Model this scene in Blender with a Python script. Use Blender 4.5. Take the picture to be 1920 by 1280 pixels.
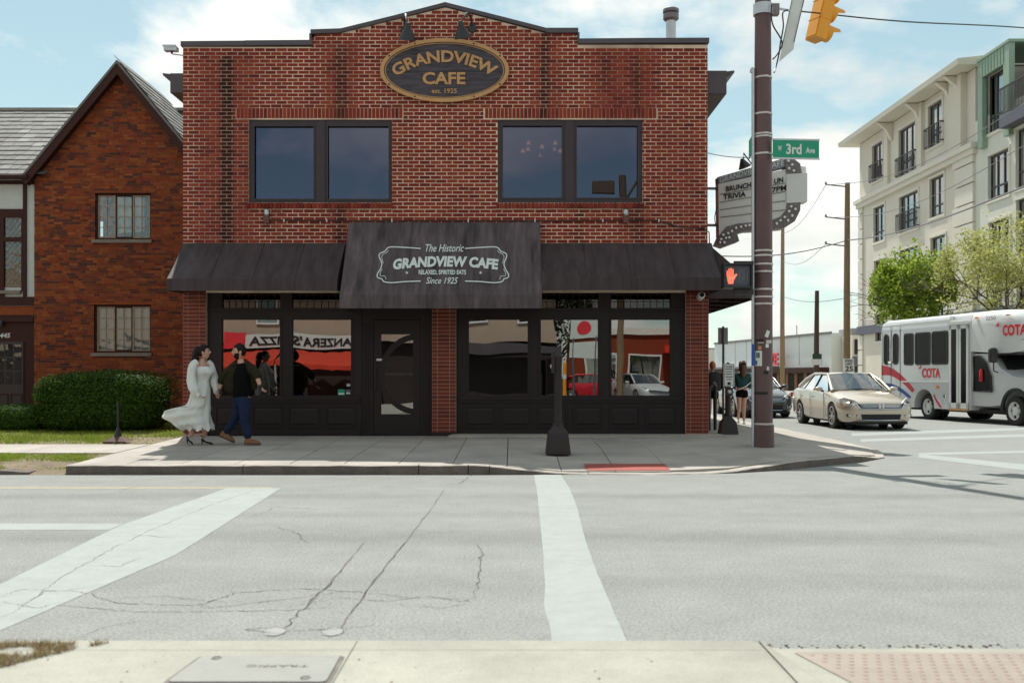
import bpy, math, random
import numpy as np
from mathutils import Vector, Matrix, noise
R = math.radians
random.seed(7)
sc = bpy.context.scene
C = sc.collection
for o in list(bpy.data.objects):
    bpy.data.objects.remove(o)

# ------------------------------------------------------------------ camera, sky, sun, exposure
F, HY, CZ = 1867.0, 705.0, 1.35          # focal length in photo pixels, horizon row, eye height
cam = bpy.data.cameras.new('camera')
cam.lens, cam.sensor_width = 35.0, 36.0
cam.shift_y = 65.0 / 1920
cam.clip_end = 4000
cam.dof.use_dof = True
cam.dof.focus_distance = 18.0
cam.dof.aperture_fstop = 2.8
co = bpy.data.objects.new('camera', cam)
C.objects.link(co)
co.location = (0, 0, CZ)
co.rotation_euler = (R(90), 0, 0)
sc.camera = co

SUN = Vector((-1.12, 4.25, 7.35)).normalized()
elev = math.asin(SUN.z)
w = bpy.data.worlds.new('World')
sc.world = w
w.use_nodes = True
nt = w.node_tree
nt.nodes.clear()
def wn(t, **k):
    n = nt.nodes.new(t)
    for a, b in k.items(): setattr(n, a, b)
    return n
def wm(op, a, b=None, c=None):
    n = nt.nodes.new('ShaderNodeMath'); n.operation = op
    for i, q in enumerate((a, b, c)):
        if q is None: continue
        if isinstance(q, (int, float)): n.inputs[i].default_value = q
        else: nt.links.new(q, n.inputs[i])
    return n.outputs[0]
sky = wn('ShaderNodeTexSky', sky_type='NISHITA', sun_disc=False)
sky.sun_elevation = elev
sky.sun_rotation = math.atan2(SUN.x, SUN.y)
sky.air_density = 1.0; sky.dust_density = 0.1; sky.ozone_density = 1.5
tc = wn('ShaderNodeTexCoord')
sx = wn('ShaderNodeSeparateXYZ'); nt.links.new(tc.outputs['Generated'], sx.inputs[0])
zz = wm('ADD', wm('MAXIMUM', sx.outputs[2], 0.0), 0.30)
cx = wn('ShaderNodeCombineXYZ')
nt.links.new(wm('DIVIDE', sx.outputs[0], zz), cx.inputs[0])
nt.links.new(wm('DIVIDE', sx.outputs[1], zz), cx.inputs[1])
cx.inputs[2].default_value = 21.0
nz = wn('ShaderNodeTexNoise'); nz.inputs['Scale'].default_value = 2.1; nz.inputs['Detail'].default_value = 9
nz.inputs['Roughness'].default_value = 0.56; nz.inputs['Distortion'].default_value = 0.25
nt.links.new(cx.outputs[0], nz.inputs['Vector'])
cr = wn('ShaderNodeValToRGB')
cr.color_ramp.elements[0].position = 0.46; cr.color_ramp.elements[0].color = (0, 0, 0, 1)
cr.color_ramp.elements[1].position = 0.56; cr.color_ramp.elements[1].color = (1, 1, 1, 1)
nt.links.new(nz.outputs[0], cr.inputs[0])
nz2 = wn('ShaderNodeTexNoise'); nz2.inputs['Scale'].default_value = 2.6; nz2.inputs['Detail'].default_value = 6
nt.links.new(cx.outputs[0], nz2.inputs['Vector'])
cr2 = wn('ShaderNodeValToRGB')
cr2.color_ramp.elements[0].position = 0.3; cr2.color_ramp.elements[0].color = (2.1, 2.15, 2.1, 1)
cr2.color_ramp.elements[1].position = 0.68; cr2.color_ramp.elements[1].color = (3.2, 3.14, 2.92, 1)
nt.links.new(nz2.outputs[0], cr2.inputs[0])
mx = wn('ShaderNodeMix', data_type='RGBA')
nt.links.new(wm('MULTIPLY', cr.outputs[0], 0.93), mx.inputs[0])
gm = wn('ShaderNodeGamma'); gm.inputs[1].default_value = 0.5           # thin even haze: the whole sky is paler and flatter
nt.links.new(sky.outputs[0], gm.inputs[0])
gs = wn('ShaderNodeVectorMath', operation='MULTIPLY'); gs.inputs[1].default_value = (0.82, 0.95, 0.86)
nt.links.new(gm.outputs[0], gs.inputs[0])
nt.links.new(gs.outputs[0], mx.inputs[6]); nt.links.new(cr2.outputs[0], mx.inputs[7])
bg = wn('ShaderNodeBackground'); bg.inputs[1].default_value = 0.13
nt.links.new(mx.outputs[2], bg.inputs[0])
wo = wn('ShaderNodeOutputWorld'); nt.links.new(bg.outputs[0], wo.inputs[0])

sl = bpy.data.lights.new('sun', 'SUN')
sl.energy = 2.0; sl.angle = R(0.53); sl.color = (1.0, 0.965, 0.90)
so = bpy.data.objects.new('sun', sl); C.objects.link(so)
so.location = (-8, 30, 50)
so.rotation_euler = (-SUN).to_track_quat('-Z', 'Y').to_euler()

vs = sc.view_settings
vs.view_transform = 'Standard'; vs.look = 'None'; vs.gamma = 1.0; vs.use_curve_mapping = False
vs.exposure = 1.5
sc.cycles.max_bounces = 7
sc.cycles.use_denoising = True
sc.cycles.caustics_reflective = False; sc.cycles.caustics_refractive = False

# ------------------------------------------------------------------ helpers
def at(px, py, d): return Vector(((px - 960) * d / F, d, CZ - (py - HY) * d / F))
def gd(px, py, z=0.0):
    d = (CZ - z) * F / (py - HY)
    return Vector(((px - 960) * d / F, d, z))
WY = 18.67                                  # cafe front plane: 1 px of the photo = 1 cm there
def fx(px): return (px - 960) / 100.0
def fz(py): return CZ + (HY - py) / 100.0

def lnk(t, a, b): t.links.new(a, b)
def mat(name, col, rough=0.75, var=0.12, scale=4.0, metal=0.0, bump=0.0, bscale=60.0, rnd=0.0, coat=0.0, emit=None,
        spec=0.5, stretch=None, ramp=None, trans=0.0):
    m = bpy.data.materials.new(name); m.use_nodes = True
    t = m.node_tree; n = t.nodes; b = n['Principled BSDF']
    b.inputs['Roughness'].default_value = rough; b.inputs['Metallic'].default_value = metal
    b.inputs['Coat Weight'].default_value = coat; b.inputs['Specular IOR Level'].default_value = spec
    b.inputs['Coat Roughness'].default_value = 0.08
    pos = n.new('ShaderNodeNewGeometry')
    mp = n.new('ShaderNodeMapping'); lnk(t, pos.outputs['Position'], mp.inputs[0])
    if stretch: mp.inputs['Scale'].default_value = stretch
    tx = n.new('ShaderNodeTexNoise'); tx.inputs['Scale'].default_value = scale; tx.inputs['Detail'].default_value = 7
    tx.inputs['Roughness'].default_value = 0.65
    lnk(t, mp.outputs[0], tx.inputs['Vector'])
    mr = n.new('ShaderNodeMapRange'); mr.inputs[1].default_value = 0.25; mr.inputs[2].default_value = 0.75
    mr.inputs[3].default_value = 1 - var; mr.inputs[4].default_value = 1 + var
    lnk(t, tx.outputs[0], mr.inputs[0])
    val = mr.outputs[0]
    colsock = None
    if rnd or ramp:
        oi = n.new('ShaderNodeObjectInfo')
        ad = n.new('ShaderNodeMath'); ad.operation = 'ADD'
        lnk(t, oi.outputs['Random'], ad.inputs[0]); lnk(t, pos.outputs['Random Per Island'], ad.inputs[1])
        fr = n.new('ShaderNodeMath'); fr.operation = 'FRACT'; lnk(t, ad.outputs[0], fr.inputs[0])
        if ramp:
            rp = n.new('ShaderNodeValToRGB'); e = rp.color_ramp.elements
            e[0].position, e[0].color = ramp[0][0], (*ramp[0][1], 1)
            e[1].position, e[1].color = ramp[-1][0], (*ramp[-1][1], 1)
            for p_, c_ in ramp[1:-1]:
                q = e.new(p_); q.color = (*c_, 1)
            lnk(t, fr.outputs[0], rp.inputs[0]); colsock = rp.outputs[0]
        if rnd:
            m2 = n.new('ShaderNodeMapRange'); m2.inputs[3].default_value = 1 - rnd; m2.inputs[4].default_value = 1 + rnd
            lnk(t, fr.outputs[0], m2.inputs[0])
            mu = n.new('ShaderNodeMath'); mu.operation = 'MULTIPLY'
            lnk(t, val, mu.inputs[0]); lnk(t, m2.outputs[0], mu.inputs[1]); val = mu.outputs[0]
    sc_ = n.new('ShaderNodeVectorMath'); sc_.operation = 'SCALE'
    if colsock: lnk(t, colsock, sc_.inputs[0])
    else: sc_.inputs[0].default_value = col
    lnk(t, val, sc_.inputs['Scale'])
    lnk(t, sc_.outputs[0], b.inputs['Base Color'])
    m['_col'] = 1
    if bump:
        bt = n.new('ShaderNodeTexNoise'); bt.inputs['Scale'].default_value = bscale; bt.inputs['Detail'].default_value = 4
        lnk(t, mp.outputs[0], bt.inputs['Vector'])
        bp = n.new('ShaderNodeBump'); bp.inputs['Strength'].default_value = bump; bp.inputs['Distance'].default_value = 0.02
        lnk(t, bt.outputs[0], bp.inputs['Height']); lnk(t, bp.outputs[0], b.inputs['Normal'])
    if emit:
        b.inputs['Emission Color'].default_value = (*emit[0], 1); b.inputs['Emission Strength'].default_value = emit[1]
    if trans:
        tr = n.new('ShaderNodeBsdfTranslucent'); lnk(t, sc_.outputs[0], tr.inputs[0])
        ms = n.new('ShaderNodeMixShader'); ms.inputs[0].default_value = trans
        lnk(t, b.outputs[0], ms.inputs[1]); lnk(t, tr.outputs[0], ms.inputs[2])
        lnk(t, ms.outputs[0], n['Material Output'].inputs[0])
    return m
def basecol(m):      # the socket that feeds the base colour, to be wrapped with stains
    b = m.node_tree.nodes['Principled BSDF']
    return b, b.inputs['Base Color'].links[0].from_socket
def glass(name, refl=0.15, tint=(0.55, 0.58, 0.6), rough=0.0, wob=0.0, wscale=1.2, gcol=(1, 1, 1), edge=1.0):
    m = bpy.data.materials.new(name); m.use_nodes = True
    t = m.node_tree; n = t.nodes; n.clear()
    tr = n.new('ShaderNodeBsdfTransparent'); tr.inputs[0].default_value = (*tint, 1)
    gl = n.new('ShaderNodeBsdfGlossy'); gl.inputs['Roughness'].default_value = rough
    gl.inputs[0].default_value = (*gcol, 1)
    lw = n.new('ShaderNodeLayerWeight'); lw.inputs[0].default_value = 0.25
    mr = n.new('ShaderNodeMapRange'); mr.inputs[3].default_value = refl; mr.inputs[4].default_value = edge
    lnk(t, lw.outputs['Fresnel'], mr.inputs[0])
    ms = n.new('ShaderNodeMixShader'); lnk(t, mr.outputs[0], ms.inputs[0])
    lnk(t, tr.outputs[0], ms.inputs[1]); lnk(t, gl.outputs[0], ms.inputs[2])
    if wob:
        g = n.new('ShaderNodeNewGeometry')
        tx = n.new('ShaderNodeTexNoise'); tx.inputs['Scale'].default_value = wscale; tx.inputs['Detail'].default_value = 1
        lnk(t, g.outputs['Position'], tx.inputs['Vector'])
        bp = n.new('ShaderNodeBump'); bp.inputs['Strength'].default_value = 1; bp.inputs['Distance'].default_value = wob
        lnk(t, tx.outputs[0], bp.inputs['Height']); lnk(t, bp.outputs[0], gl.inputs['Normal'])
    o = n.new('ShaderNodeOutputMaterial'); lnk(t, ms.outputs[0], o.inputs[0])
    return m

ORG = {}
def tag(o, label=None, cat=None, group=None, kind=None):
    if label: o['label'] = label
    if cat: o['category'] = cat
    if group: o['group'] = group
    if kind: o['kind'] = kind
    return o
def thing(name, label, cat, loc=(0, 0, 0), rz=0.0, group=None, local=False):
    o = bpy.data.objects.new(name, None); C.objects.link(o)
    o.location = loc; o.rotation_euler = (0, 0, rz); o.empty_display_size = 0.2
    ORG[o] = Vector((0, 0, 0)) if local else Vector(loc)
    return tag(o, label, cat, group)
def link(name, me, parent=None, loc=None):
    o = bpy.data.objects.new(name, me); C.objects.link(o)
    if parent is not None:
        o.parent = parent; ORG[o] = ORG[parent]
    else: ORG[o] = Vector((0, 0, 0))
    if loc is not None: o.location = Vector(loc) - ORG[o]
    return o
def copy_tree(o, parent=None):
    c = o.copy(); C.objects.link(c); c.parent = parent; ORG[c] = ORG[o]
    for ch in [q for q in bpy.data.objects if q.parent == o and q != c]: copy_tree(ch, c)
    return c

class MB:
    def __init__(s): s.v, s.f, s.m = [], [], []
    def poly(s, pts, m=0):
        k = len(s.v); s.v += [tuple(p) for p in pts]; s.f.append(tuple(range(k, k + len(pts)))); s.m.append(m); return s
    def faces(s, vs_, fs, m=0):
        k = len(s.v); s.v += [tuple(p) for p in vs_]
        for f in fs: s.f.append(tuple(k + i for i in f)); s.m.append(m)
        return s
    def box(s, x0, x1, y0, y1, z0, z1, m=0, M=None, back=True):
        p = [Vector(q) for q in ((x0, y0, z0), (x1, y0, z0), (x1, y1, z0), (x0, y1, z0), (x0, y0, z1), (x1, y0, z1), (x1, y1, z1), (x0, y1, z1))]
        if M is not None: p = [M @ q for q in p]
        fs = [(0, 1, 5, 4), (1, 2, 6, 5), (3, 0, 4, 7), (4, 5, 6, 7), (3, 2, 1, 0)]
        if back: fs.append((2, 3, 7, 6))
        return s.faces(p, fs, m)
    def prism(s, pl, y0, y1, m=0, f=lambda a, b, c: (a, c, b)):     # polygon (a,b) pushed from y0 to y1
        n = len(pl)
        vs_ = [f(a, b, y0) for a, b in pl] + [f(a, b, y1) for a, b in pl]
        fs = [tuple(range(n)), tuple(range(2 * n - 1, n - 1, -1))] + [((i + 1) % n, i, n + i, n + (i + 1) % n) for i in range(n)]
        return s.faces(vs_, fs, m)
    def tube(s, pts, r, n=8, m=0, flat=1.0):
        pts = [Vector(p) for p in pts]; rings = []
        up = Vector((0, 0, 1))
        for i, p in enumerate(pts):
            d = (pts[min(i + 1, len(pts) - 1)] - pts[max(i - 1, 0)]).normalized()
            a = d.cross(up if abs(d.z) < 0.95 else Vector((0, 1, 0))).normalized(); b = a.cross(d)
            q = r[i] if isinstance(r, (list, tuple)) else r
            rings.append([p + (a * math.cos(t) + b * math.sin(t) * flat) * q for t in [2 * math.pi * j / n for j in range(n)]])
        return s.loft(rings, m)
    def loft(s, rings, m=0, caps=True):
        n = len(rings[0]); vs_ = [p for r_ in rings for p in r_]; fs = []
        for i in range(len(rings) - 1):
            for j in range(n):
                a, b = i * n + j, i * n + (j + 1) % n
                fs.append((a, b, b + n, a + n))
        if caps:
            fs.append(tuple(range(n - 1, -1, -1))); k = (len(rings) - 1) * n; fs.append(tuple(range(k, k + n)))
        return s.faces(vs_, fs, m)
    def lathe(s, prof, c=(0, 0, 0), n=16, m=0, M=None, caps=True):
        c = Vector(c); M = M or Matrix.Identity(3)
        return s.loft([[c + M @ Vector((r * math.cos(2 * math.pi * j / n), r * math.sin(2 * math.pi * j / n), z)) for j in range(n)] for r, z in prof], m, caps)
    def frame(s, x0, x1, z0, z1, t, y0, y1, m=0):
        s.box(x0, x1, y0, y1, z0, z0 + t, m); s.box(x0, x1, y0, y1, z1 - t, z1, m)
        s.box(x0, x0 + t, y0, y1, z0 + t, z1 - t, m); return s.box(x1 - t, x1, y0, y1, z0 + t, z1 - t, m)
    def mesh(s, name, mats, off=Vector((0, 0, 0)), smooth=False, fix=False):
        me = bpy.data.meshes.new(name)
        me.from_pydata([(a - off[0], b - off[1], c - off[2]) for a, b, c in s.v], [], s.f)
        mats = mats if isinstance(mats, (list, tuple)) else [mats]
        for q in mats: me.materials.append(q)
        if len(mats) > 1: me.polygons.foreach_set('material_index', s.m)
        if fix:
            import bmesh
            b = bmesh.new(); b.from_mesh(me); bmesh.ops.remove_doubles(b, verts=b.verts, dist=1e-5)
            bmesh.ops.recalc_face_normals(b, faces=b.faces); b.to_mesh(me); b.free()
        if smooth:
            me.shade_smooth(); me.set_sharp_from_angle(angle=R(smooth if smooth > 1 else 40))
        me.update(); return me
    def build(s, name, mats, parent=None, smooth=False, fix=False, **k):
        off = ORG[parent] if parent is not None else Vector((0, 0, 0))
        o = link(name, s.mesh(name, mats, off, smooth, fix), parent)
        if k: tag(o, **k)
        return o
def rotz(a): return Matrix.Rotation(a, 4, 'Z')
def bx(name, m, parent, *b, **k): return MB().box(*b).build(name, m, parent, **k)
def smoothpts(pts, n=6):                       # Catmull-Rom through points
    P = [Vector(p) for p in pts]; out = []
    for i in range(len(P) - 1):
        a, b, c, d = P[max(i - 1, 0)], P[i], P[i + 1], P[min(i + 2, len(P) - 1)]
        for k in range(n):
            t = k / n
            out.append(0.5 * ((2 * b) + (c - a) * t + (2 * a - 5 * b + 4 * c - d) * t * t + (3 * b - a - 3 * c + d) * t ** 3))
    return out + [P[-1]]

_tc = {}
def textdata(s, bold=0.0, shear=0.0, space=1.0):
    k = (s, bold, shear, space)
    if k not in _tc:
        cu = bpy.data.curves.new('t', 'FONT'); cu.body = s; cu.offset = bold; cu.shear = shear; cu.space_character = space
        cu.extrude = 0.5; cu.resolution_u = 3
        ob = bpy.data.objects.new('t', cu); C.objects.link(ob)
        dg = bpy.context.evaluated_depsgraph_get()
        me = bpy.data.meshes.new_from_object(ob.evaluated_get(dg))
        vs_ = np.array([v.co[:] for v in me.vertices]); fs = [tuple(p.vertices) for p in me.polygons]
        lo, hi = vs_.min(0), vs_.max(0)
        _tc[k] = ((vs_ - lo) / np.maximum(hi - lo, 1e-6), fs)
        bpy.data.objects.remove(ob); bpy.data.curves.remove(cu); bpy.data.meshes.remove(me)
    return _tc[k]
def text(s, fn, name, m, parent, bold=0.0, shear=0.0, space=1.0, label=None):
    vs_, fs = textdata(s, bold, shear, space)       # fn(u,v,w): 0..1 along, up, and towards the reader
    b = MB(); b.faces([fn(*q) for q in vs_], fs)
    o = b.build(name, m, parent)
    if label: o['label'] = label
    return o
def flat(x0, x1, z0, z1, y, t=0.01):                # text on a plane that faces -Y
    return lambda u, v, q: (x0 + u * (x1 - x0), y - q * t, z0 + v * (z1 - z0))
# lettering is drawn once up front, while the scene is still small
for a in [('GRANDVIEW', .03), ('CAFE', .03), ('est. 1925', .015), ('The Historic', .008, .35), ('GRANDVIEW CAFE', .048, .12), ('RELAXED, SPIRITED EATS', .028),
          ('Since 1925', .008, .35), ('BRUNCH', .02), ('TRIVIA', .02), ('UN', .02), ('7PM', .02), ('W', .03), ('3rd', .03), ('Ave', .03), ('COTA', .03), ('2250', .0),
          ('1445', .02, .2), ('PANZERA\'S', .03), ('PIZZA', .03), ('DRIVE', .03), ('SPEED', .02), ('LIMIT', .02), ('25', .02), ('TRAFFIC', .0), ('GRANDVIEW CAFE', .0)]:
    textdata(*a)

def skin(name, nodes, edges, m, parent, sub=2, root=0):   # a continuous body grown on a skeleton
    ks = list(nodes); me = bpy.data.meshes.new(name)
    me.from_pydata([nodes[k][:3] for k in ks], [(ks.index(a), ks.index(b)) for a, b in edges], [])
    ob = bpy.data.objects.new(name, me); C.objects.link(ob)
    md = ob.modifiers.new('s', 'SKIN'); md.use_smooth_shade = True
    sv = me.skin_vertices[0].data
    for i, k in enumerate(ks):
        q = nodes[k]; sv[i].radius = (q[3], q[4] if len(q) > 4 else q[3]); sv[i].use_root = (i == root)
    s2 = ob.modifiers.new('u', 'SUBSURF'); s2.levels = s2.render_levels = sub
    dg = bpy.context.evaluated_depsgraph_get()
    out = bpy.data.meshes.new_from_object(ob.evaluated_get(dg)); out.name = name
    bpy.data.objects.remove(ob); bpy.data.meshes.remove(me)
    out.materials.clear(); out.materials.append(m); out.shade_smooth()
    return link(name, out, parent)
def cut(me, cutters):                                  # boolean: wheel arches
    ob = bpy.data.objects.new('c', me); C.objects.link(ob); tmp = []
    for i, c in enumerate(cutters):
        k = bpy.data.objects.new('k', c); C.objects.link(k); tmp.append(k)
        b = ob.modifiers.new('b%d' % i, 'BOOLEAN'); b.object = k; b.operation = 'DIFFERENCE'; b.solver = 'EXACT'
    dg = bpy.context.evaluated_depsgraph_get()
    out = bpy.data.meshes.new_from_object(ob.evaluated_get(dg))
    for k in tmp + [ob]: bpy.data.objects.remove(k)
    return out
# ------------------------------------------------------------------ materials
M = {}
M['asphalt'] = mat('asphalt', (0.240, 0.248, 0.230), 0.9, 0.10, 0.55, bump=0.5, bscale=90, stretch=(0.35, 1.2, 1))
def asphalt_detail(m):
    t = m.node_tree; n = t.nodes; b, src = basecol(m)
    g = n.new('ShaderNodeNewGeometry')
    v = n.new('ShaderNodeTexNoise'); v.inputs['Scale'].default_value = 55; v.inputs['Detail'].default_value = 3; v.inputs['Roughness'].default_value = 0.8
    lnk(t, g.outputs['Position'], v.inputs['Vector'])
    r = n.new('ShaderNodeMapRange'); r.inputs[1].default_value = 0.3; r.inputs[2].default_value = 0.7; r.inputs[3].default_value = 0.52; r.inputs[4].default_value = 1.48
    lnk(t, v.outputs[0], r.inputs[0])
    # long worn wheel tracks and oil drips along the lanes
    sp = n.new('ShaderNodeSeparateXYZ'); lnk(t, g.outputs['Position'], sp.inputs[0])
    tot = r.outputs[0]
    for yc, wd, st in ((8.35, 0.6, 0.34), (11.2, 0.45, 0.28), (6.5, 0.4, 0.16), (9.7, 0.35, 0.16)):
        a = n.new('ShaderNodeMath'); a.operation = 'SUBTRACT'; lnk(t, sp.outputs[1], a.inputs[0]); a.inputs[1].default_value = yc
        q = n.new('ShaderNodeMath'); q.operation = 'ABSOLUTE'; lnk(t, a.outputs[0], q.inputs[0])
        k = n.new('ShaderNodeMapRange'); k.interpolation_type = 'SMOOTHSTEP'; k.inputs[1].default_value = 0; k.inputs[2].default_value = wd
        k.inputs[3].default_value = st; k.inputs[4].default_value = 0; lnk(t, q.outputs[0], k.inputs[0])
        nn = n.new('ShaderNodeTexNoise'); nn.inputs['Scale'].default_value = 0.5; nn.inputs['Detail'].default_value = 6
        lnk(t, g.outputs['Position'], nn.inputs['Vector'])
        m1 = n.new('ShaderNodeMath'); m1.operation = 'MULTIPLY'; lnk(t, k.outputs[0], m1.inputs[0]); lnk(t, nn.outputs[0], m1.inputs[1])
        m2 = n.new('ShaderNodeMath'); m2.operation = 'SUBTRACT'; lnk(t, tot, m2.inputs[0]); lnk(t, m1.outputs[0], m2.inputs[1]); tot = m2.outputs[0]
    s = n.new('ShaderNodeVectorMath'); s.operation = 'SCALE'; lnk(t, src, s.inputs[0]); lnk(t, tot, s.inputs['Scale'])
    lnk(t, s.outputs[0], b.inputs['Base Color'])
asphalt_detail(M['asphalt'])
M['conc'] = mat('concrete', (0.37, 0.335, 0.295), 0.88, 0.16, 1.3, bump=0.25, bscale=70, rnd=0.07)
M['conc_near'] = mat('pale_concrete', (0.325, 0.318, 0.27), 0.9, 0.10, 1.6, bump=0.25, bscale=70, rnd=0.03)
M['kerbface'] = mat('shade_darkened_kerb', (0.13, 0.105, 0.092), 0.9, 0.35, 4.0, bump=0.5, bscale=40)  # kerb face's shade is put into this dark colour; old stones share it
M['kerb'] = mat('kerb_stone', (0.27, 0.25, 0.225), 0.9, 0.30, 3.0, bump=0.5, bscale=40, rnd=0.1)
M['paint'] = mat('road_paint', (0.305, 0.33, 0.31), 0.8, 0.09, 6.0, bump=0.3, bscale=90)
M['yellow'] = mat('worn_yellow_paint', (0.30, 0.27, 0.19), 0.8, 0.2, 9.0)
M['crack'] = mat('crack_filler', (0.06, 0.052, 0.047), 0.95, 0.5, 12.0)
M['seal'] = mat('joint_sealant', (0.15, 0.135, 0.12), 0.85, 0.5, 6.0)
M['patchgrey'] = mat('core_patch', (0.30, 0.30, 0.285), 0.9, 0.1, 8.0)
M['redtact'] = mat('red_tactile', (0.33, 0.075, 0.055), 0.8, 0.15, 6.0)
M['pinktact'] = mat('faded_tactile', (0.295, 0.25, 0.213), 0.85, 0.10, 5.0)
M['dome'] = mat('faded_dome', (0.30, 0.232, 0.195), 0.85, 0.10, 5.0)
M['soil'] = mat('dry_soil', (0.20, 0.155, 0.10), 0.95, 0.35, 2.2, bump=0.5, bscale=40)
M['grass'] = mat('grass', None or (0.1, 0.1, 0.1), 0.7, 0.25, 1.1, ramp=[(0, (0.15, 0.24, 0.02)), (0.5, (0.22, 0.31, 0.035)), (0.85, (0.28, 0.32, 0.06)), (1, (0.34, 0.29, 0.13))], trans=0.45, spec=0.1)
M['drygrass'] = mat('dry_grass', (0.1, 0.1, 0.1), 0.8, 0.25, 3, ramp=[(0, (0.17, 0.17, 0.04)), (0.35, (0.24, 0.19, 0.09)), (0.7, (0.30, 0.21, 0.12)), (1, (0.16, 0.08, 0.05))], trans=0.2, spec=0.1)
M['hedge'] = mat('hedge_leaf', (0.1, 0.1, 0.1), 0.6, 0.2, 2, ramp=[(0, (0.022, 0.055, 0.010)), (0.6, (0.045, 0.10, 0.014)), (1, (0.085, 0.16, 0.02))], trans=0.25, spec=0.08)
M['leaf1'] = mat('spring_leaf', (0.1, 0.1, 0.1), 0.55, 0.2, 1, ramp=[(0, (0.15, 0.23, 0.022)), (0.5, (0.27, 0.38, 0.04)), (1, (0.44, 0.50, 0.10))], trans=0.45, spec=0.1)
M['leaf2'] = mat('pale_spring_leaf', (0.1, 0.1, 0.1), 0.55, 0.2, 1, ramp=[(0, (0.32, 0.35, 0.08)), (0.6, (0.46, 0.48, 0.16)), (1, (0.60, 0.58, 0.30))], trans=0.45, spec=0.1)
M['bark'] = mat('bark', (0.10, 0.075, 0.055), 0.9, 0.3, 6, bump=0.6, bscale=25, stretch=(1, 1, 0.25))
M['wood'] = mat('utility_pole_wood', (0.23, 0.155, 0.085), 0.85, 0.25, 5, stretch=(4, 4, 0.25), rnd=0.12)
M['darkwood'] = mat('dark_pole_wood', (0.075, 0.045, 0.035), 0.85, 0.25, 5, stretch=(4, 4, 0.25))
M['brick'] = mat('cafe_brick', (0, 0, 0), 0.82, 0.16, 9.0, ramp=[(0, (0.20, 0.030, 0.020)), (0.22, (0.25, 0.038, 0.022)), (0.42, (0.15, 0.022, 0.018)), (0.6, (0.215, 0.033, 0.021)), (0.8, (0.275, 0.052, 0.027)), (0.92, (0.23, 0.037, 0.022)), (1, (0.095, 0.016, 0.015))], bump=0.35, bscale=55, spec=0.15)
M['pierbrick'] = mat('pier_brick', (0, 0, 0), 0.6, 0.16, 6.0, ramp=[(0, (0.155, 0.030, 0.020)), (0.5, (0.19, 0.038, 0.022)), (1, (0.115, 0.022, 0.018))], spec=0.2)
M['mortar'] = mat('mortar', (0.74, 0.56, 0.43), 0.92, 0.24, 1.6, bump=0.3, bscale=80)
M['piermortar'] = mat('pier_mortar', (0.46, 0.30, 0.23), 0.92, 0.2, 3)
M['housebrick'] = mat('rug_brick', (0, 0, 0), 0.85, 0.22, 7.0, ramp=[(0, (0.275, 0.060, 0.021)), (0.25, (0.21, 0.042, 0.019)), (0.45, (0.32, 0.092, 0.029)), (0.6, (0.16, 0.037, 0.022)), (0.75, (0.08, 0.034, 0.030)), (0.88, (0.30, 0.075, 0.022)), (1, (0.055, 0.03, 0.03))], bump=0.4, bscale=50, spec=0.15)
M['housemortar'] = mat('brown_mortar', (0.20, 0.105, 0.06), 0.92, 0.25, 2)
M['slate'] = mat('grey_slate', (0, 0, 0), 0.7, 0.15, 6.0, ramp=[(0, (0.165, 0.16, 0.15)), (0.5, (0.19, 0.183, 0.172)), (0.86, (0.145, 0.14, 0.135)), (0.95, (0.24, 0.235, 0.22)), (1, (0.28, 0.275, 0.255))], bump=0.3, bscale=30, spec=0.25)
M['slatedark'] = mat('roof_underlay', (0.08, 0.075, 0.07), 0.9)
M['brownpaint'] = mat('brown_timber_paint', (0.052, 0.020, 0.015), 0.6, 0.15, 6, spec=0.15)
M['plaster'] = mat('white_plaster', (0.56, 0.58, 0.54), 0.85, 0.06, 5, bump=0.3, bscale=30)
M['stonesill'] = mat('stone_sill', (0.22, 0.18, 0.15), 0.85, 0.3, 8)
M['rustsash'] = mat('rusty_window_bar', (0.34, 0.24, 0.17), 0.7, 0.55, 14)
M['curtain'] = mat('white_curtain', (0.62, 0.66, 0.62), 0.8, 0.08, 8, stretch=(5, 1, 0.4))
M['trim'] = mat('dark_shopfront_paint', (0.021, 0.014, 0.0145), 0.5, 0.12, 3, spec=0.25)
M['frame'] = mat('plum_window_frame', (0.050, 0.036, 0.041), 0.5, 0.08, 3, spec=0.3)
M['coping'] = mat('grey_metal_coping', (0.085, 0.072, 0.082), 0.5, 0.1, 2, rnd=0.06, spec=0.3)
M['soffit'] = mat('soffit_paint', (0.095, 0.07, 0.065), 0.7, 0.12, 3)
M['awning'] = mat('weathered_awning_cloth', (0.050, 0.036, 0.037), 0.62, 0.5, 2.2, bump=0.25, bscale=7, stretch=(3.0, 1.0, 0.45), spec=0.3)
M['awning_c'] = mat('streaked_awning_cloth', (0.074, 0.055, 0.058), 0.62, 0.9, 1.5, bump=0.3, bscale=9, stretch=(4.6, 0.7, 0.8), spec=0.4)
M['white'] = mat('white_print', (0.62, 0.67, 0.63), 0.7, 0.05, 8)
M['gold'] = mat('ochre_sign_paint', (0.50, 0.27, 0.11), 0.6, 0.14, 7)
M['signwood'] = mat('weathered_sign_board', (0.060, 0.048, 0.060), 0.7, 0.95, 3.2, stretch=(1.0, 1, 9.0), bump=0.6, bscale=12)
M['black'] = mat('black_metal', (0.018, 0.016, 0.017), 0.4, 0.1, 5)
M['blackmatte'] = mat('matte_black', (0.012, 0.011, 0.012), 0.75, 0.1, 5)
M['bronze'] = mat('bronze_post_paint', (0.022, 0.0155, 0.016), 0.42, 0.3, 5, spec=0.4, bump=0.15, bscale=50)
M['pole'] = mat('plum_brown_pole_paint', (0.105, 0.055, 0.056), 0.5, 0.22, 3.2, stretch=(1, 1, 0.5))
M['steel'] = mat('galvanised_steel', (0.50, 0.51, 0.53), 0.4, 0.12, 8, metal=0.6)
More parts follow.
